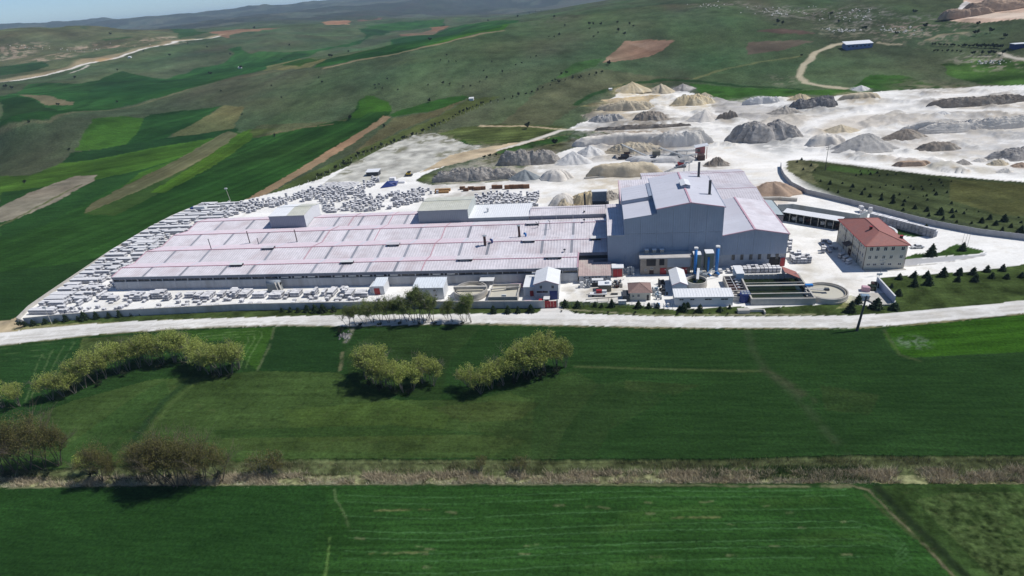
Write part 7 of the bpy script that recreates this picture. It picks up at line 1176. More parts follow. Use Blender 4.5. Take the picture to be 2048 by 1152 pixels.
def tree_meshes(seed, H, R, z0, nb, nleaf, ls, stems=1, spread=.5, droop=0, twigs=2, flatten=1.0, tr=.16):
    """branch skeleton grown upward and outward, leaves in loose clumps at its ends; returns (wood mesh, crown mesh data)"""
    rr = random.Random(seed); rn = np.random.default_rng(seed); wood = MB(); ends = []
    def grow(p, d, L, r, lvl):
        n = 3; q = p
        for i in range(n):
            d = d+V3(rr.uniform(-.22, .22), rr.uniform(-.22, .22), rr.uniform(-.05, .18)-droop*lvl*.1); d /= np.linalg.norm(d); q2 = q+d*L/n
            wood.tube(q, q2, r*(1-i/n*.45), r*(1-(i+1)/n*.45), n=5 if lvl < 1 else (4 if lvl < 2 else 3), cap=False); q = q2
            if lvl >= 1: ends.append(q)
            if lvl < twigs and i >= (1 if lvl == 0 else 0):
                for k in range(nb[lvl]//n+1):
                    a = rr.uniform(0, 2*pi); e = d*rr.uniform(.35, .9)+V3(cos(a), sin(a), rr.uniform(-.05, .5))*spread*1.5; e /= np.linalg.norm(e); grow(q, e, L*rr.uniform(.4, .62), r*.42, lvl+1)
        ends.append(q)
    for s in range(stems):
        a = rr.uniform(0, 2*pi); o = V3(cos(a), sin(a), 0)*(.35 if stems > 1 else 0); grow(o, V3(cos(a)*.28*(stems > 1), sin(a)*.28*(stems > 1), 1), H*.62*rr.uniform(.85, 1.05), tr*H/10, 0)
    E_ = np.array(ends); E_ = E_[E_[:, 2] > z0*H*.8]; idx = rn.integers(0, len(E_), nleaf); c = E_[idx]+rn.normal(0, 1, (nleaf, 3))*np.array([.42, .42, .34])*H*.075
    # keep an uneven crown outline: clip by a lumpy ellipsoid
    ctr = np.array([0, 0, H*(z0+(1-z0)*.52)]); q = (c-ctr)/np.array([R, R, H*(1-z0)*.55]); rad = np.linalg.norm(q, axis=1); th = np.arctan2(q[:, 1], q[:, 0]); lim = .78+.42*vnoise(th*1.3+seed, q[:, 2]*2+9, seed)
    c = c[(rad < lim) & (c[:, 2] > .25)]; n = len(c); u = rn.normal(0, 1, (n, 3)); u /= np.linalg.norm(u, axis=1)[:, None]; w = rn.normal(0, 1, (n, 3)); w -= u*(w*u).sum(1)[:, None]; w /= np.linalg.norm(w, axis=1)[:, None]
    s = ls*rn.uniform(.6, 1.35, (n, 1)); vs = np.stack([c-u*s, c+w*s*.6, c+u*s, c-w*s*.6], 1).reshape(-1, 3); me = bpy.data.meshes.new('crown'); me.vertices.add(len(vs)); me.vertices.foreach_set('co', vs.astype(np.float32).ravel()); me.loops.add(len(vs)); me.loops.foreach_set('vertex_index', np.arange(len(vs), dtype=np.int32)); me.polygons.add(n); me.polygons.foreach_set('loop_start', np.arange(n, dtype=np.int32)*4); me.polygons.foreach_set('loop_total', np.full(n, 4, np.int32)); me.update()
    wm = bpy.data.meshes.new('trunk'); wm.from_pydata(wood.v, [], wood.f); return wm, me
TV = {}
ORD = 'first second third fourth fifth sixth seventh eighth ninth tenth eleventh twelfth thirteenth fourteenth fifteenth sixteenth seventeenth eighteenth nineteenth twentieth'.split()
ORD += ['twenty-'+w for w in ORD[:9]]
def kind(key, wmat, lmat, specs):
    out = []
    for sp in specs: wm, me = tree_meshes(*sp[0], **sp[1]); wm.materials.append(wmat); me.materials.append(lmat); out.append((wm, me))
    TV[key] = out
kind('willow', M_bark, L_wil, [((i, 9.5, 4.0, .03, (8, 6), 4300, .15), dict(stems=5, spread=.5, twigs=2, tr=.11)) for i in (1, 2, 3, 4)])
kind('poplar', M_barkd2, L_pop, [((i, 14, 4.4, .0, (10, 6), 10500, .125), dict(stems=5, spread=.36, twigs=2, tr=.075)) for i in (11, 12, 13)])
kind('road', M_bark, L_rd, [((i, 12, 3.7, .12, (8, 5), 5200, .15), dict(stems=3 if i % 2 else 2, spread=.36, twigs=2, tr=.10)) for i in (21, 22, 23, 24)])
kind('scrubtree', M_bark, L_pop, [((i, 6, 3.0, .1, (8, 5), 1500, .11), dict(stems=4, spread=.6, twigs=2, tr=.1)) for i in (31, 32)])
kind('bush', M_barkd, L_bush, [((i, 3.0, 2.2, .03, (6, 4), 1500, .14), dict(stems=4, spread=.7, twigs=1, tr=.1)) for i in (41, 42, 43)])
kind('farbush', M_barkd, L_far, [((i, 4, 2.6, .05, (5, 4), 260, .5), dict(stems=2, spread=.6, twigs=1, tr=.2)) for i in (51, 52)])
def pine_meshes(seed, H):
    rr = random.Random(seed); rn = np.random.default_rng(seed); w = MB(); w.tube((0, 0, -.2), (0, 0, H*.95), .035*H, .008*H, n=6); lv = []
    L = 9
    for i in range(L):
        z = H*(.1+.82*i/L); R = H*.30*(1-i/L)**.8+.05*H; m = int(8-i*.5)
        for k in range(m):
            a = 2*pi*k/m+rr.uniform(-.3, .3); q = (cos(a)*R, sin(a)*R, z-R*.12+rr.uniform(-.05, .05)*H); w.tube((0, 0, z), q, .012*H, .004*H, n=3, cap=False); n = 34
            t = rn.uniform(.15, 1.05, n)[:, None]; lv.append(np.array([[0, 0, z]])*(1-t)+np.array([q])*t+rn.normal(0, .028*H, (n, 3)))
    lv.append(np.array([[0, 0, H*.93]])+rn.normal(0, 1, (25, 3))*[.02*H, .02*H, .05*H]); c = np.concatenate(lv); n = len(c); s = .05*H*rn.uniform(.6, 1.3, (n, 1)); u = rn.normal(0, 1, (n, 3)); u /= np.linalg.norm(u, axis=1)[:, None]; v = rn.normal(0, 1, (n, 3)); v -= u*(v*u).sum(1)[:, None]; v /= np.linalg.norm(v, axis=1)[:, None]
    vs = np.stack([c-u*s, c+v*s*.6, c+u*s, c-v*s*.6], 1).reshape(-1, 3); me = bpy.data.meshes.new('crown'); me.from_pydata(vs.tolist(), [], [(4*i, 4*i+1, 4*i+2, 4*i+3) for i in range(n)]); me.materials.append(L_pine); wm = bpy.data.meshes.new('trunk'); wm.from_pydata(w.v, [], w.f); wm.materials.append(M_barkd); return wm, me
TV['pine'] = [pine_meshes(61, 3), pine_meshes(62, 3), pine_meshes(63, 3)]
_tr = random.Random(5); TCOUNT = {}
def tree(key, name, label, u, v, sc=1.0, group=None, zs=None, pt=None, small=False, var=None):
    p = T([(u, v)])[0] if pt is None else np.array(pt, float); r = math.hypot(p[0], p[1]); z = gh(p[0], p[1]) if r > 380 else 0.0
    wm, me = TV[key][_tr.randrange(len(TV[key])) if var is None else var]; e = bpy.data.objects.new(name, None); COL.objects.link(e); e.location = (p[0], p[1], z-.1); e.rotation_euler = (_tr.gauss(0, .04), _tr.gauss(0, .04), _tr.uniform(0, 6.28)); q = sc*_tr.uniform(.88, 1.12); wq = _tr.uniform(1.0, 1.5) if key == 'pine' else _tr.uniform(.93, 1.08); e.scale = (q*wq, q*wq, q*(zs or 1)*_tr.uniform(.88, 1.1)); tag(e, label, 'tree' if key not in ('bush', 'farbush', 'scrubtree') else 'bush', group)
    for nm, m in (('trunk', wm), ('crown', me)): o = bpy.data.objects.new(nm, m); COL.objects.link(o); o.parent = e
    return e
def many(key, name, pts, sc, labels, group, conv=lambda a, b: (a, b), zs=None, jit=.15):
    n = len(pts)
    for i, q in enumerate(pts):
        u, v = conv(q[0], q[1]); s = q[2] if len(q) > 2 else 1; l = labels if isinstance(labels, str) else labels(i, n, q); tree(key, name, l, u, v, sc*s*_tr.uniform(1-jit, 1+jit), group, zs)
# willow groups in the near fields
W1 = [(104, 800, .8), (128, 792, .85), (150, 786, .9), (170, 776, 1), (192, 766, 1), (212, 757, 1.05), (236, 748, 1.1), (258, 741, 1.1), (280, 735, 1.15), (302, 731, 1.1), (326, 728, 1.05), (350, 724, 1), (372, 720, .9), (200, 748, .9), (290, 722, 1)]
W2 = [(398, 742, .95), (420, 748, 1.05), (442, 752, 1.1), (462, 748, 1.05), (478, 738, .9), (432, 735, .95), (404, 728, .85)]
W3 = [(733, 758, .9), (750, 768, 1.05), (768, 774, 1.1), (788, 780, 1.1), (808, 784, 1.0), (826, 780, .95), (866, 772, .9), (846, 765, .85), (758, 750, .95)]
W4 = [(938, 772, .8), (962, 786, .85), (982, 778, .8), (1008, 770, 1), (1030, 762, 1.05), (1052, 756, 1.15), (1072, 752, 1.15), (1092, 746, 1.1), (1112, 740, 1), (1130, 734, .8), (1048, 742, 1), (1085, 732, 1)]
for W_, nm in ((W1, 'long thicket of the near fields'), (W2, 'short clump right of the long thicket'), (W3, 'left middle group'), (W4, 'right middle group')):
    xs = sorted(q[0] for q in W_)
    many('willow', 'willow_tree', W_, 1.12, lambda i, n, q, nm=nm, xs=xs: 'yellow-green willow, '+ORD[xs.index(q[0])]+' from the left in the '+nm, 'willows in the near fields', jit=.08)
tree('willow', 'willow_tree', 'pale bushy willow standing alone at the far left edge', 40, 812, 1.0, 'willows in the near fields'); tree('willow', 'willow_tree', 'pale willow cut by the left picture edge', 8, 815, .95, 'willows in the near fields')
for k, (u, v, s) in enumerate(((740, 772, 1), (760, 782, 1.1), (790, 788, 1.1), (820, 788, .9), (950, 782, .9), (1000, 776, 1), (1055, 764, 1.2), (1085, 758, 1.3), (1115, 750, 1.2), (200, 772, 1), (250, 752, 1), (320, 737, 1), (430, 758, 1.1), (460, 755, 1), (1030, 770, 1))): tree('bush', 'undergrowth_bush', 'dark undergrowth bush, mostly standing for shade, at the foot of the willows', u, v, s*.75, 'undergrowth and shade beneath the willows')  # part undergrowth, mostly dark shapes standing for shade under the crowns
# bare budding trees along the reed strip
BT = [(8, 950, 1.0), (30, 945, 1.05), (58, 940, 1.1), (88, 936, 1.1), (120, 930, .95), (205, 962, .78), (232, 966, .68), (282, 962, .82), (305, 966, .95), (330, 970, 1.02), (352, 974, 1.05), (380, 972, 1.0), (410, 966, 1.02), (442, 962, .82)]
many('poplar', 'budding_tree', BT, 1.02, lambda i, n, q: 'brownish budding tree, '+ORD[i]+' from the left along the reed strip', 'budding trees along the reed strip', jit=.06)
for k, (u, v, s, l) in enumerate(((540, 945, 1.25, 'rounded brown budding thicket right of the tall budding trees'), (516, 948, .9, 'left side bush of the rounded brown thicket'), (566, 944, .95, 'right side bush of the rounded brown thicket'), (962, 942, .75, 'left of two thin bare bushes in the middle of the reed strip'), (1042, 944, .85, 'right of two thin bare bushes in the middle of the reed strip'))): tree('scrubtree', 'bare_bush', l, u, v, s)
tree('willow', 'willow_tree', 'small twisted yellow-green tree beside the left budding trees', 178, 945, .75, 'willows in the near fields')
for k, (u, v, s) in enumerate(((20, 958, 1.2), (70, 955, 1), (95, 956, 1.1), (190, 955, 1), (400, 958, .9), (440, 955, .9), (340, 958, .8))): tree('bush', 'undergrowth_bush', 'dark low bush at the foot of the budding trees', u, v, s*.8, 'dark bushes under the budding trees')
# row of trees on the near side of the public road
RT = [(697, 654, .85), (712, 650, .8), (730, 647, .9), (746, 645, .9), (762, 645, .9), (778, 645, .85), (790, 644, .85), (803, 644, 1), (816, 643, .95), (828, 645, 1.1), (838, 643, 1.15), (848, 645, 1.15), (857, 643, 1.1), (868, 643, .95), (896, 643, .72), (906, 643, .7), (924, 643, .72), (932, 643, .75)]
many('road', 'roadside_tree', RT, .9, lambda i, n, q: 'olive roadside tree, '+ORD[i]+' from the left in the row beside the road', 'trees in the roadside row', jit=.06); tree('road', 'roadside_tree', 'dark-trunked taller tree standing at the right end of the roadside row', 944, 645, 1.12, 'trees in the roadside row', var=1)
for u, v, s in ((720, 655, 1), (760, 652, .9), (800, 651, .9), (840, 651, 1), (870, 650, .9), (925, 650, .9)): tree('bush', 'roadside_bush', 'dark low bush at the foot of the roadside tree row', u, v, s*.6, 'bushes under the roadside trees')
# young pines
cA = lambda x, y: (1700+x/5.877, 300+y/5.877); cB = lambda x, y: (1550+x/3.291, 300+y/3.291)
PA = [(120, 252, .5), (130, 292, .6), (320, 272, .6), (240, 288, .6), (345, 308, .5), (215, 248, .4), (440, 296, .5), (540, 288, .5), (70, 302, .6), (30, 438, .9), (5, 488, .8), (172, 470, .7), (135, 525, 1.0), (235, 552, .9), (372, 540, .7), (365, 588, 1.0), (252, 440, .5), (352, 446, .5), (510, 565, 1.0), (503, 625, 1.0), (510, 418, .5), (420, 420, .5), (620, 445, .6), (715, 434, .6), (640, 606, .8), (622, 655, .8), (582, 530, .6), (682, 563, .4), (745, 466, .6), (762, 690, 1.1), (900, 720, 1.5), (922, 778, 1.0), (1058, 758, 1.5), (1092, 824, .9), (1195, 735, 1.3), (1206, 792, 1.0), (1192, 634, .7), (1010, 530, .8), (986, 484, .6), (852, 468, .6), (840, 432, .5), (900, 542, .5), (910, 592, .6), (1050, 356, .5), (1072, 390, .5), (1138, 506, .6), (952, 408, .5), (930, 358, .5), (1190, 374, .5), (1092, 424, .5), (622, 716, .8), (1252, 852, .6), (1340, 750, .5), (1428, 866, .8), (1545, 856, 1.3), (1640, 815, .9), (1815, 840, 1.5), (1710, 882, .9), (1890, 912, 1.0), (1785, 956, 1.1), (2000, 970, 1.3), (2010, 858, .6), (1982, 800, .5), (1510, 730, .5), (1370, 706, .4), (1602, 918, .7), (862, 546, .4), (1245, 730, .5)]
PB = [(145, 82, .8), (175, 66, .7), (185, 132, .7), (237, 108, .8), (262, 134, .6), (300, 208, .8), (362, 226, .9), (350, 264, .7), (415, 282, .7), (443, 222, .6), (492, 274, .7), (512, 246, .8)]
many('pine', 'young_pine', PA, .70, lambda i, n, q: ('tall' if q[2] > 1.15 else 'middling' if q[2] > .75 else 'small')+' young pine in the sloping field, '+('left third' if q[0] < 500 else 'middle' if q[0] < 1150 else 'right third')+(' close to the panel wall' if q[1] > 600+q[0]*.12 else ' up towards the quarry road'), 'young pines in the field beyond the panel wall', cA); many('pine', 'young_pine', PB, .7, lambda i, n, q: 'small young pine, '+ORD[i]+' from the left at the rounded left end of the pine field', 'young pines at the left end of the pine field', cB)
PC = [(818, 850, 1.3), (912, 838, 1.2), (997, 838, .9), (1108, 832, 1.5), (1208, 822, 1.4), (1300, 818, 1.4), (1395, 802, 1.2), (1497, 794, 1.1)]; PD = [(765, 908, .8), (812, 955, 1.3), (917, 896, 1.1), (1010, 886, 1.3), (1200, 866, 1.0), (1315, 864, 1.2), (1425, 842, 1.1), (1525, 846, 1.1), (1620, 838, 1.0), (785, 1050, 1.2)]
many('pine', 'lawn_pine', PC, .84, lambda i, n, q: 'dark pine, '+ORD[i]+' from the left in the upper row by the access road', 'pines by the access road', cB); many('pine', 'lawn_pine', PD, .8, lambda i, n, q: 'dark pine, '+ORD[i]+' from the left in the lower row right of the white wall', 'pines on the right lawn', cB)
for u, v, s, l in ((1862, 511, 1.5, 'round dark pine on the lawn strip below the white car'), (1924, 501, 1.2, 'dark pine at the tip of the triangular lawn by the flag poles'), (1850, 466, 1.2, 'dark pine in the small lawn beneath the stone cube wall'), (1700, 624, 1.2, 'dark bush-like pine below the concrete slab'), (1716, 606, 1.1, 'dark pine beside the blue-grey box unit'), (1752, 616, 1.3, 'dark shrubby pine in front of the concrete slab')): tree('pine', 'lawn_pine', l, u, v, s)
FW = [(52, 652, .9), (67, 651, 1.0), (91, 647, .9), (112, 645, .9), (134, 642, 1.2), (157, 641, 1.0), (170, 640, 1.4), (194, 637, 1.3), (218, 636, 1.1), (240, 634, 1.1), (264, 631, 1.0), (282, 630, .8), (565, 623, .8), (581, 624, .8), (597, 624, .9), (614, 623, 1.2), (631, 624, 1.3), (647, 624, 1.3), (668, 623, 1.2), (988, 626, 1.3), (1016, 626, 1.3), (1036, 626, 1.1), (1062, 624, 1.0)]
many('pine', 'wall_pine', FW, .85, lambda i, n, q: 'young pine, '+ORD[i]+' from the left outside the boundary wall', 'young pines along the boundary wall')
FV = [(20, 362, .8), (185, 372, .9), (365, 379, 1.0), (545, 378, 1.0), (850, 385, 1.0), (1075, 385, .9), (1340, 392, .9), (1530, 385, .8), (1700, 387, .7), (1910, 393, .9)]; FU = [(60, 310, 1.3), (200, 312, 1.2), (400, 305, 1.0), (590, 305, 1.2), (890, 318, 1.2), (1110, 312, .9), (1010, 318, 1.0), (1410, 356, 1.2), (1590, 362, 1.3), (1820, 355, .8), (1930, 325, .8), (1450, 312, .9), (470, 312, .7), (1360, 345, .9)]
cR = lambda x, y: (1120+x/5.689, 560+y/5.689)
many('bush', 'clipped_bush', FV, .42, lambda i, n, q: 'round dark bush, '+ORD[i]+' from the left on the verge right of the red gate', 'round bushes on the road verge', cR, zs=.8); many('pine', 'verge_pine', FU, .8, lambda i, n, q: 'small dark pine, '+ORD[i]+' of the upper verge row by the roadside fence', 'small pines by the roadside fence', cR)
# line of small trees along the fence that climbs the slope
fl = [(690, 326), (720, 312), (752, 298), (780, 289), (815, 277), (850, 262), (880, 248), (912, 232), (940, 219), (968, 207), (1010, 200), (1050, 190), (1085, 177), (1130, 162), (1180, 152), (1215, 144)]; hs = []
for (a, b), (c, d) in zip(fl[:-1], fl[1:]):
    n = 4 if a < 960 else 3
    for i in range(n): hs.append((a+(c-a)*(i+_tr.uniform(-.2, .2))/n, b+(d-b)*i/n, _tr.uniform(.5, 1.1)))
many('farbush', 'hedge_tree', hs, .8, lambda i, n, q: 'small dark tree on the '+('lowest' if q[0] < 800 else 'lower middle' if q[0] < 920 else 'upper middle' if q[0] < 1060 else 'highest')+' stretch of the line along the slope fence', 'small trees along the slope fence', zs=1.25)
HF = thing('slope_fence', 'thin post fence climbing the slope from the stone yard', 'fence', (*T([(690, 326)])[0], 0)); fq = T([(600, 374), (650, 350), (690, 328), (752, 300), (850, 265), (912, 235), (968, 210), (1010, 202)]); ho = ORG[HF.name]
for a, b in zip(fq[:-1], fq[1:]):
    n = int(np.linalg.norm(b-a)/9)+1
    for i in range(n): c = a+(b-a)*i/n; z = gh(*c); mb = MB(); mb.beam((c[0], c[1], z-.3), (c[0], c[1], z+1.9), .22); mb.build('fence_post', M_concl, HF)
for u, v, s in ((628, 364, 1), (640, 356, 1.4), (655, 349, 1.2), (672, 340, 1.5), (690, 333, 1.5), (700, 330, 1.2)): tree('bush', 'scrap_bush', 'dark bush on the scrap bank at the back left of the grey yard', u, v, s*.9, 'bushes on the scrap bank')
# orchard rows, top right
OR = [(1230+i*26, 312+i*1.2, .8) for i in range(18)]+[(1245+i*30, 350+i*1.5, .7) for i in range(7)]+[(1515+i*47, 378-i*.5, 1.1) for i in range(5)]+[(1540+i*32, 325+i*1.5, 1.1) for i in range(6)]
many('farbush', 'orchard_tree', OR, 1.0, lambda i, n, q: 'small dark orchard tree in the '+('long uppermost row' if i < 18 else 'short row below its left end' if i < 25 else 'lowest row of bigger trees' if i < 30 else 'right-hand row near the small blue shed'), 'orchard trees on the upper right slope', lambda x, y: (1500+x/3.389, y/3.389))
# scattered thorn bushes on the pastures
c8 = lambda x, y: (500+x/2.56, y/2.56); c7 = lambda x, y: (x/2.56, y/2.56)
S8 = [(110, 440), (165, 505), (350, 400), (370, 425), (640, 440), (665, 435), (680, 455), (510, 612, 1.6), (915, 525, 1.8), (975, 313), (1020, 318), (1055, 318), (1010, 290), (910, 437), (990, 430, 1.2), (1020, 435, 1.3), (1090, 445), (1130, 442), (1175, 420), (1215, 400, 1.3), (1195, 365), (1295, 370, 1.2), (1360, 333), (1395, 325), (1440, 297), (1465, 290), (1240, 320), (1555, 98, 2), (1740, 130, 2.2), (1760, 130, 1.8), (1800, 132, 2), (1880, 125, 1.8), (1890, 165, 2.4), (1920, 180, 2), (1580, 185, 1.8), (1610, 135, 2), (1430, 72, 3), (1400, 85, 2.6), (1440, 60, 2.8), (1370, 105, 2.4), (1460, 68, 2.4), (1490, 60, 2.2), (1220, 120, 3), (1415, 660, 2.2), (1590, 383, 1.5), (1620, 378, 1.3), (1832, 332, 2.2), (690, 648), (755, 463), (705, 407), (130, 698), (918, 212, 2.6), (412, 297, 2.2), (1780, 178, 1.6), (1760, 195, 1.4), (1740, 155, 1.4), (1560, 192, 1.3), (1530, 190, 1.2), (1940, 130, 1.6), (1965, 140, 1.8), (1570, 745, 2.2), (1650, 395), (1685, 402), (1545, 420), (1560, 415), (1300, 795, 1.0), (1265, 800, 1.1), (1232, 806, 1.0), (1205, 812, 1.0)]
S7 = [(125, 942, 1.4), (380, 404, 2), (1075, 384, 2.6), (1235, 347, 3), (600, 522, 1.3), (295, 536, 1.8), (150, 630, 1.3), (1130, 470), (1240, 592), (1790, 610, 1.3), (1695, 297, 2.2), (740, 275, 2), (1065, 247, 2), (965, 228, 2.2), (870, 292, 2), (600, 362, 2), (1180, 287, 1.8), (350, 772, 1.5), (1405, 702), (1965, 652), (1650, 425), (1630, 400), (1940, 435), (1920, 455), (1300, 150, 3.5), (910, 155, 3), (560, 165, 3), (30, 455, 2.5), (60, 460, 2.4), (1440, 310, 1.6), (1480, 235, 2.4), (1785, 262, 2)]
S6 = [(180, 160, 2), (215, 165, 2), (595, 158, 1.6), (770, 200, 2), (790, 205, 1.8), (1110, 95, 2.6), (1195, 190, 2.4), (1530, 240, 2.2), (1620, 225, 2.4), (1725, 262, 2), (1540, 175, 2), (1290, 120, 2.4), (985, 240, 1.8), (350, 385, 1.4), (545, 100, 2)]
def lbl(i, n, q):
    k = 'A' if n > 60 else 'B' if n > 20 else 'C'; x, y = q[0], q[1]
    if k == 'A': w = 'on the grey pasture below the far green strips' if x < 700 and y < 480 else 'near the green tongue of the valley field' if x < 800 else 'on the rocky crest at top centre' if y < 110 else 'on the pasture under the rocky crest' if y < 260 else 'on the smooth slope above the fence line' if y < 540 else 'by the dirt track left of the quarry'
    elif k == 'B': w = 'in the far valley at the left' if y < 300 and x < 1200 else 'beyond the far green valley' if y < 300 else 'on the near slope fields at the left' if x < 700 else 'on the long pasture hill left of centre'
    else: w = 'on the rough hillside above the orchard rows' if x > 1000 else 'on the hillside above the blue shed'
    return 'dark thorn bush '+w+(', a bigger one' if len(q) > 2 and q[2] > 1.9 else '')
many('farbush', 'thorn_bush', S8, .62, lbl, 'thorn bushes scattered over the pastures', c8); many('farbush', 'thorn_bush', S7, .62, lbl, 'thorn bushes scattered over the pastures', c7); many('farbush', 'thorn_bush', S6, .62, lbl, 'thorn bushes scattered over the pastures', lambda x, y: (1500+x/3.389, y/3.389))
# white rocks on the rough upper hillside
mb = MB(); rq = random.Random(3)
for (uc, vc, su, sv, n) in ((1560, 22, 70, 10, 50), (1700, 30, 60, 14, 50), (1800, 62, 60, 8, 34), (1420, 12, 40, 8, 24), (1680, 62, 40, 4, 40), (1980, 126, 40, 4, 30), (190, 98, 70, 10, 40), (60, 92, 50, 8, 20), (700, 637, 60, 1.5, 40)):
    for i in range(n):
        u = rq.gauss(uc, su*.5); v = rq.gauss(vc, sv*.5); p = T([(u, v)])[0]; z = gh(*p); s = rq.uniform(.6, 2.0) if vc < 200 else rq.uniform(.15, .4); a = rq.uniform(0, 3); ca, sa = cos(a)*s, sin(a)*s; mb.add([(p[0]+ca, p[1]+sa, z-.2), (p[0]-sa, p[1]+ca, z-.2), (p[0]-ca, p[1]-sa*.8, z-.2), (p[0]+sa, p[1]-ca, z-.2), (p[0]+ca*.2, p[1]+sa*.3, z+s*.7)], [(0, 1, 4), (1, 2, 4), (2, 3, 4), (3, 0, 4)])
tag(mb.build('field_rocks', mat('pale_rock', (.42, .41, .38), .9, .3, .5)), 'pale rocks strewn over the rough upper hillside and the road verge', 'rocks', None, 'stuff')
# ------------------------------------------------------------------ reeds, dry litter, crop tufts
def blades(name, polys, n, hmin, hmax, w, m, label, seed, bend=.35, band=None):
    rn = np.random.default_rng(seed); P_ = T(polys); x0, y0 = P_.min(0); x1, y1 = P_.max(0); pts = []
    tot = 0
    while tot < n:
        q = rn.uniform((x0, y0), (x1, y1), (n*2, 2)); ins = np.zeros(len(q), bool)
        for i in range(len(P_)):
            a, b = P_[i], P_[i-1]; ins ^= ((a[1] > q[:, 1]) != (b[1] > q[:, 1])) & (q[:, 0] < (b[0]-a[0])*(q[:, 1]-a[1])/(b[1]-a[1]+1e-9)+a[0])
        q = q[ins]; d = fbm(q[:, 0]/5, q[:, 1]/2.0, seed, 3); q = q[d > .38+rn.uniform(0, .2, len(q))]; pts.append(q); tot += len(q)
        if len(pts) > 12: break
    c = np.concatenate(pts)[:n]; n = len(c); h = rn.uniform(hmin, hmax, n); a = rn.uniform(0, 2*pi, n); lean = rn.normal(0, bend, (n, 2))*h[:, None]; dx = np.cos(a)*w/2*rn.uniform(.6, 1.6, n); dy = np.sin(a)*w/2*rn.uniform(.6, 1.6, n); z = np.full(n, -.55)
    vs = np.empty((n, 3, 3)); vs[:, 0] = np.stack([c[:, 0]-dx, c[:, 1]-dy, z], 1); vs[:, 1] = np.stack([c[:, 0]+dx, c[:, 1]+dy, z], 1); vs[:, 2] = np.stack([c[:, 0]+lean[:, 0], c[:, 1]+lean[:, 1], z+h], 1); me = bpy.data.meshes.new(name); me.vertices.add(n*3); me.vertices.foreach_set('co', vs.astype(np.float32).ravel()); me.loops.add(n*3); me.loops.foreach_set('vertex_index', np.arange(n*3, dtype=np.int32)); me.polygons.add(n); me.polygons.foreach_set('loop_start', np.arange(n, dtype=np.int32)*3); me.polygons.foreach_set('loop_total', np.full(n, 3, np.int32)); me.update(); me.materials.append(m); o = bpy.data.objects.new(name, me); COL.objects.link(o); tag(o, label, 'reeds', None, 'stuff'); return o
blades('dry_reeds', [(0, 955), (600, 944), (1200, 940), (1700, 938), (2060, 930), (2060, 966), (1750, 964), (1200, 964), (700, 966), (0, 972)], 26000, .5, 1.4, .12, leaf_mat('dry_reed', (.42, .36, .25), .5, .2), 'pale dry reeds in the ditch across the foreground', 71, .5)
blades('standing_reeds', [(0, 944), (600, 922), (1200, 922), (1700, 913), (2060, 914), (2060, 962), (1700, 950), (1200, 948), (600, 950), (0, 962)], 9000, .5, 1.3, .10, leaf_mat('olive_reed', (.16, .155, .08), .5, .2), 'brown-olive reeds along the far side of the ditch', 72, .3)
blades('white_litter', [(0, 968), (700, 961), (1200, 961), (1750, 961), (1750, 967), (1200, 967), (700, 969), (0, 975)], 7000, .3, .9, .12, leaf_mat('bleached_grass', (.42, .41, .29), .3, .2), 'bleached grass fringe on the near lip of the ditch', 73, .7)
blades('green_reeds', [(1400, 930), (1740, 930), (1740, 964), (1400, 962)], 4000, .5, 1.3, .12, leaf_mat('green_reed', (.06, .11, .03), .4, .2), 'green sedge among the reeds right of centre', 74, .3)
mb = MB(); rq = random.Random(8)
for i in range(26):
    p = G(690+rq.gauss(0, 6), 672+rq.gauss(0, 5)); s = rq.uniform(.3, .9); mb.add([(p[0]+s, p[1], 0), (p[0], p[1]+s, 0), (p[0]-s, p[1]-s*.3, 0), (p[0], p[1]-s, 0), (p[0]+s*.2, p[1], s*1.3)], [(0, 1, 4), (1, 2, 4), (2, 3, 4), (3, 0, 4)])
single('rubbish_heap', mb, HM['char'], 'dark dumped rubble heap below the left end of the roadside trees', 'heap', (*G(690, 672)[:2], 0)); tree('bush', 'ditch_bush', 'dark bush beside the dumped rubble heap by the road', 684, 668, 1.1); tree('bush', 'ditch_bush', 'dark bush at the corner where the field path meets the wall', 44, 655, .9)
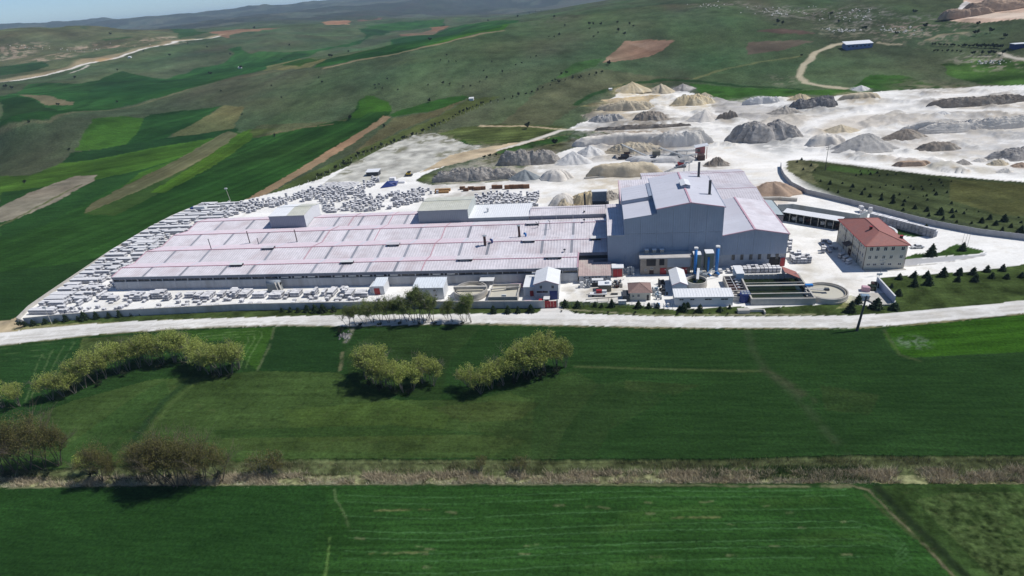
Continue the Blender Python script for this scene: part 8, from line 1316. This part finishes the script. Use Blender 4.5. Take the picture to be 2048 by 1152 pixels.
# ------------------------------------------------------------------ dust plume and air
def vol(name, verts_box, dens, label, col=(1, 1, 1), noise=None, aniso=0.0):
    x0, x1, y0, y1, z0, z1 = verts_box; mb = MB(); mb.box(x0, x1, y0, y1, z0, z1); m = bpy.data.materials.new(name+'_air'); m.use_nodes = True; t = m.node_tree; t.nodes.remove(t.nodes['Principled BSDF']); v = nd(t, 'ShaderNodeVolumePrincipled'); v.inputs['Color'].default_value = (*col, 1); v.inputs['Density'].default_value = dens; v.inputs['Anisotropy'].default_value = aniso; t.links.new(v.outputs[0], t.nodes['Material Output'].inputs['Volume'])
    o = mb.build(name, m); tag(o, label, 'haze', None, 'stuff'); return o
def plume():
    c = G(1345, 310); a = V3(46, 378, 5); me = bpy.data.meshes.new('dust_cloud'); mb = MB(); mb.box(-34, 26, -16, 22, -4, 20); m = bpy.data.materials.new('dust_air'); m.use_nodes = True; t = m.node_tree; t.nodes.remove(t.nodes['Principled BSDF']); v = nd(t, 'ShaderNodeVolumePrincipled'); v.inputs['Color'].default_value = (.86, .88, .9, 1); v.inputs['Anisotropy'].default_value = .2; L = t.links.new
    tc = nd(t, 'ShaderNodeTexCoord'); n = nd(t, 'ShaderNodeTexNoise'); n.inputs['Scale'].default_value = .09; n.inputs['Detail'].default_value = 4; n.inputs['Roughness'].default_value = .6; L(tc.outputs['Object'], n.inputs[0])
    mp = nd(t, 'ShaderNodeMapping'); mp.inputs['Location'].default_value = (.1, -.1, -.12); mp.inputs['Scale'].default_value = (1/29, 1/19, 1/13); L(tc.outputs['Object'], mp.inputs[0]); ln = nd(t, 'ShaderNodeVectorMath', operation='LENGTH'); L(mp.outputs[0], ln.inputs[0])
    r1 = nd(t, 'ShaderNodeMapRange'); r1.inputs[1].default_value = .15; r1.inputs[2].default_value = .95; r1.inputs[3].default_value = 1; r1.inputs[4].default_value = 0; L(ln.outputs['Value'], r1.inputs[0]); r2 = nd(t, 'ShaderNodeMapRange'); r2.inputs[1].default_value = .42; r2.inputs[2].default_value = .75; r2.inputs[3].default_value = 0; r2.inputs[4].default_value = .075; L(n.outputs[0], r2.inputs[0])
    mm = nd(t, 'ShaderNodeMath', operation='MULTIPLY'); L(r1.outputs[0], mm.inputs[0]); L(r2.outputs[0], mm.inputs[1]); L(mm.outputs[0], v.inputs['Density']); L(v.outputs[0], t.nodes['Material Output'].inputs['Volume']); o = mb.build('dust_plume', m); o.location = tuple(a); tag(o, 'thin pale dust drifting over the crushing plant', 'dust', None, 'stuff')
plume()
hz_ = vol('haze', (gx.min()-600, gx.max()+600, gy.min()-600, gy.max()+600, gz.min()-1, gz.max()+25), 6.6e-5, 'thin bluish air over the whole valley', (.58, .80, 1.0))
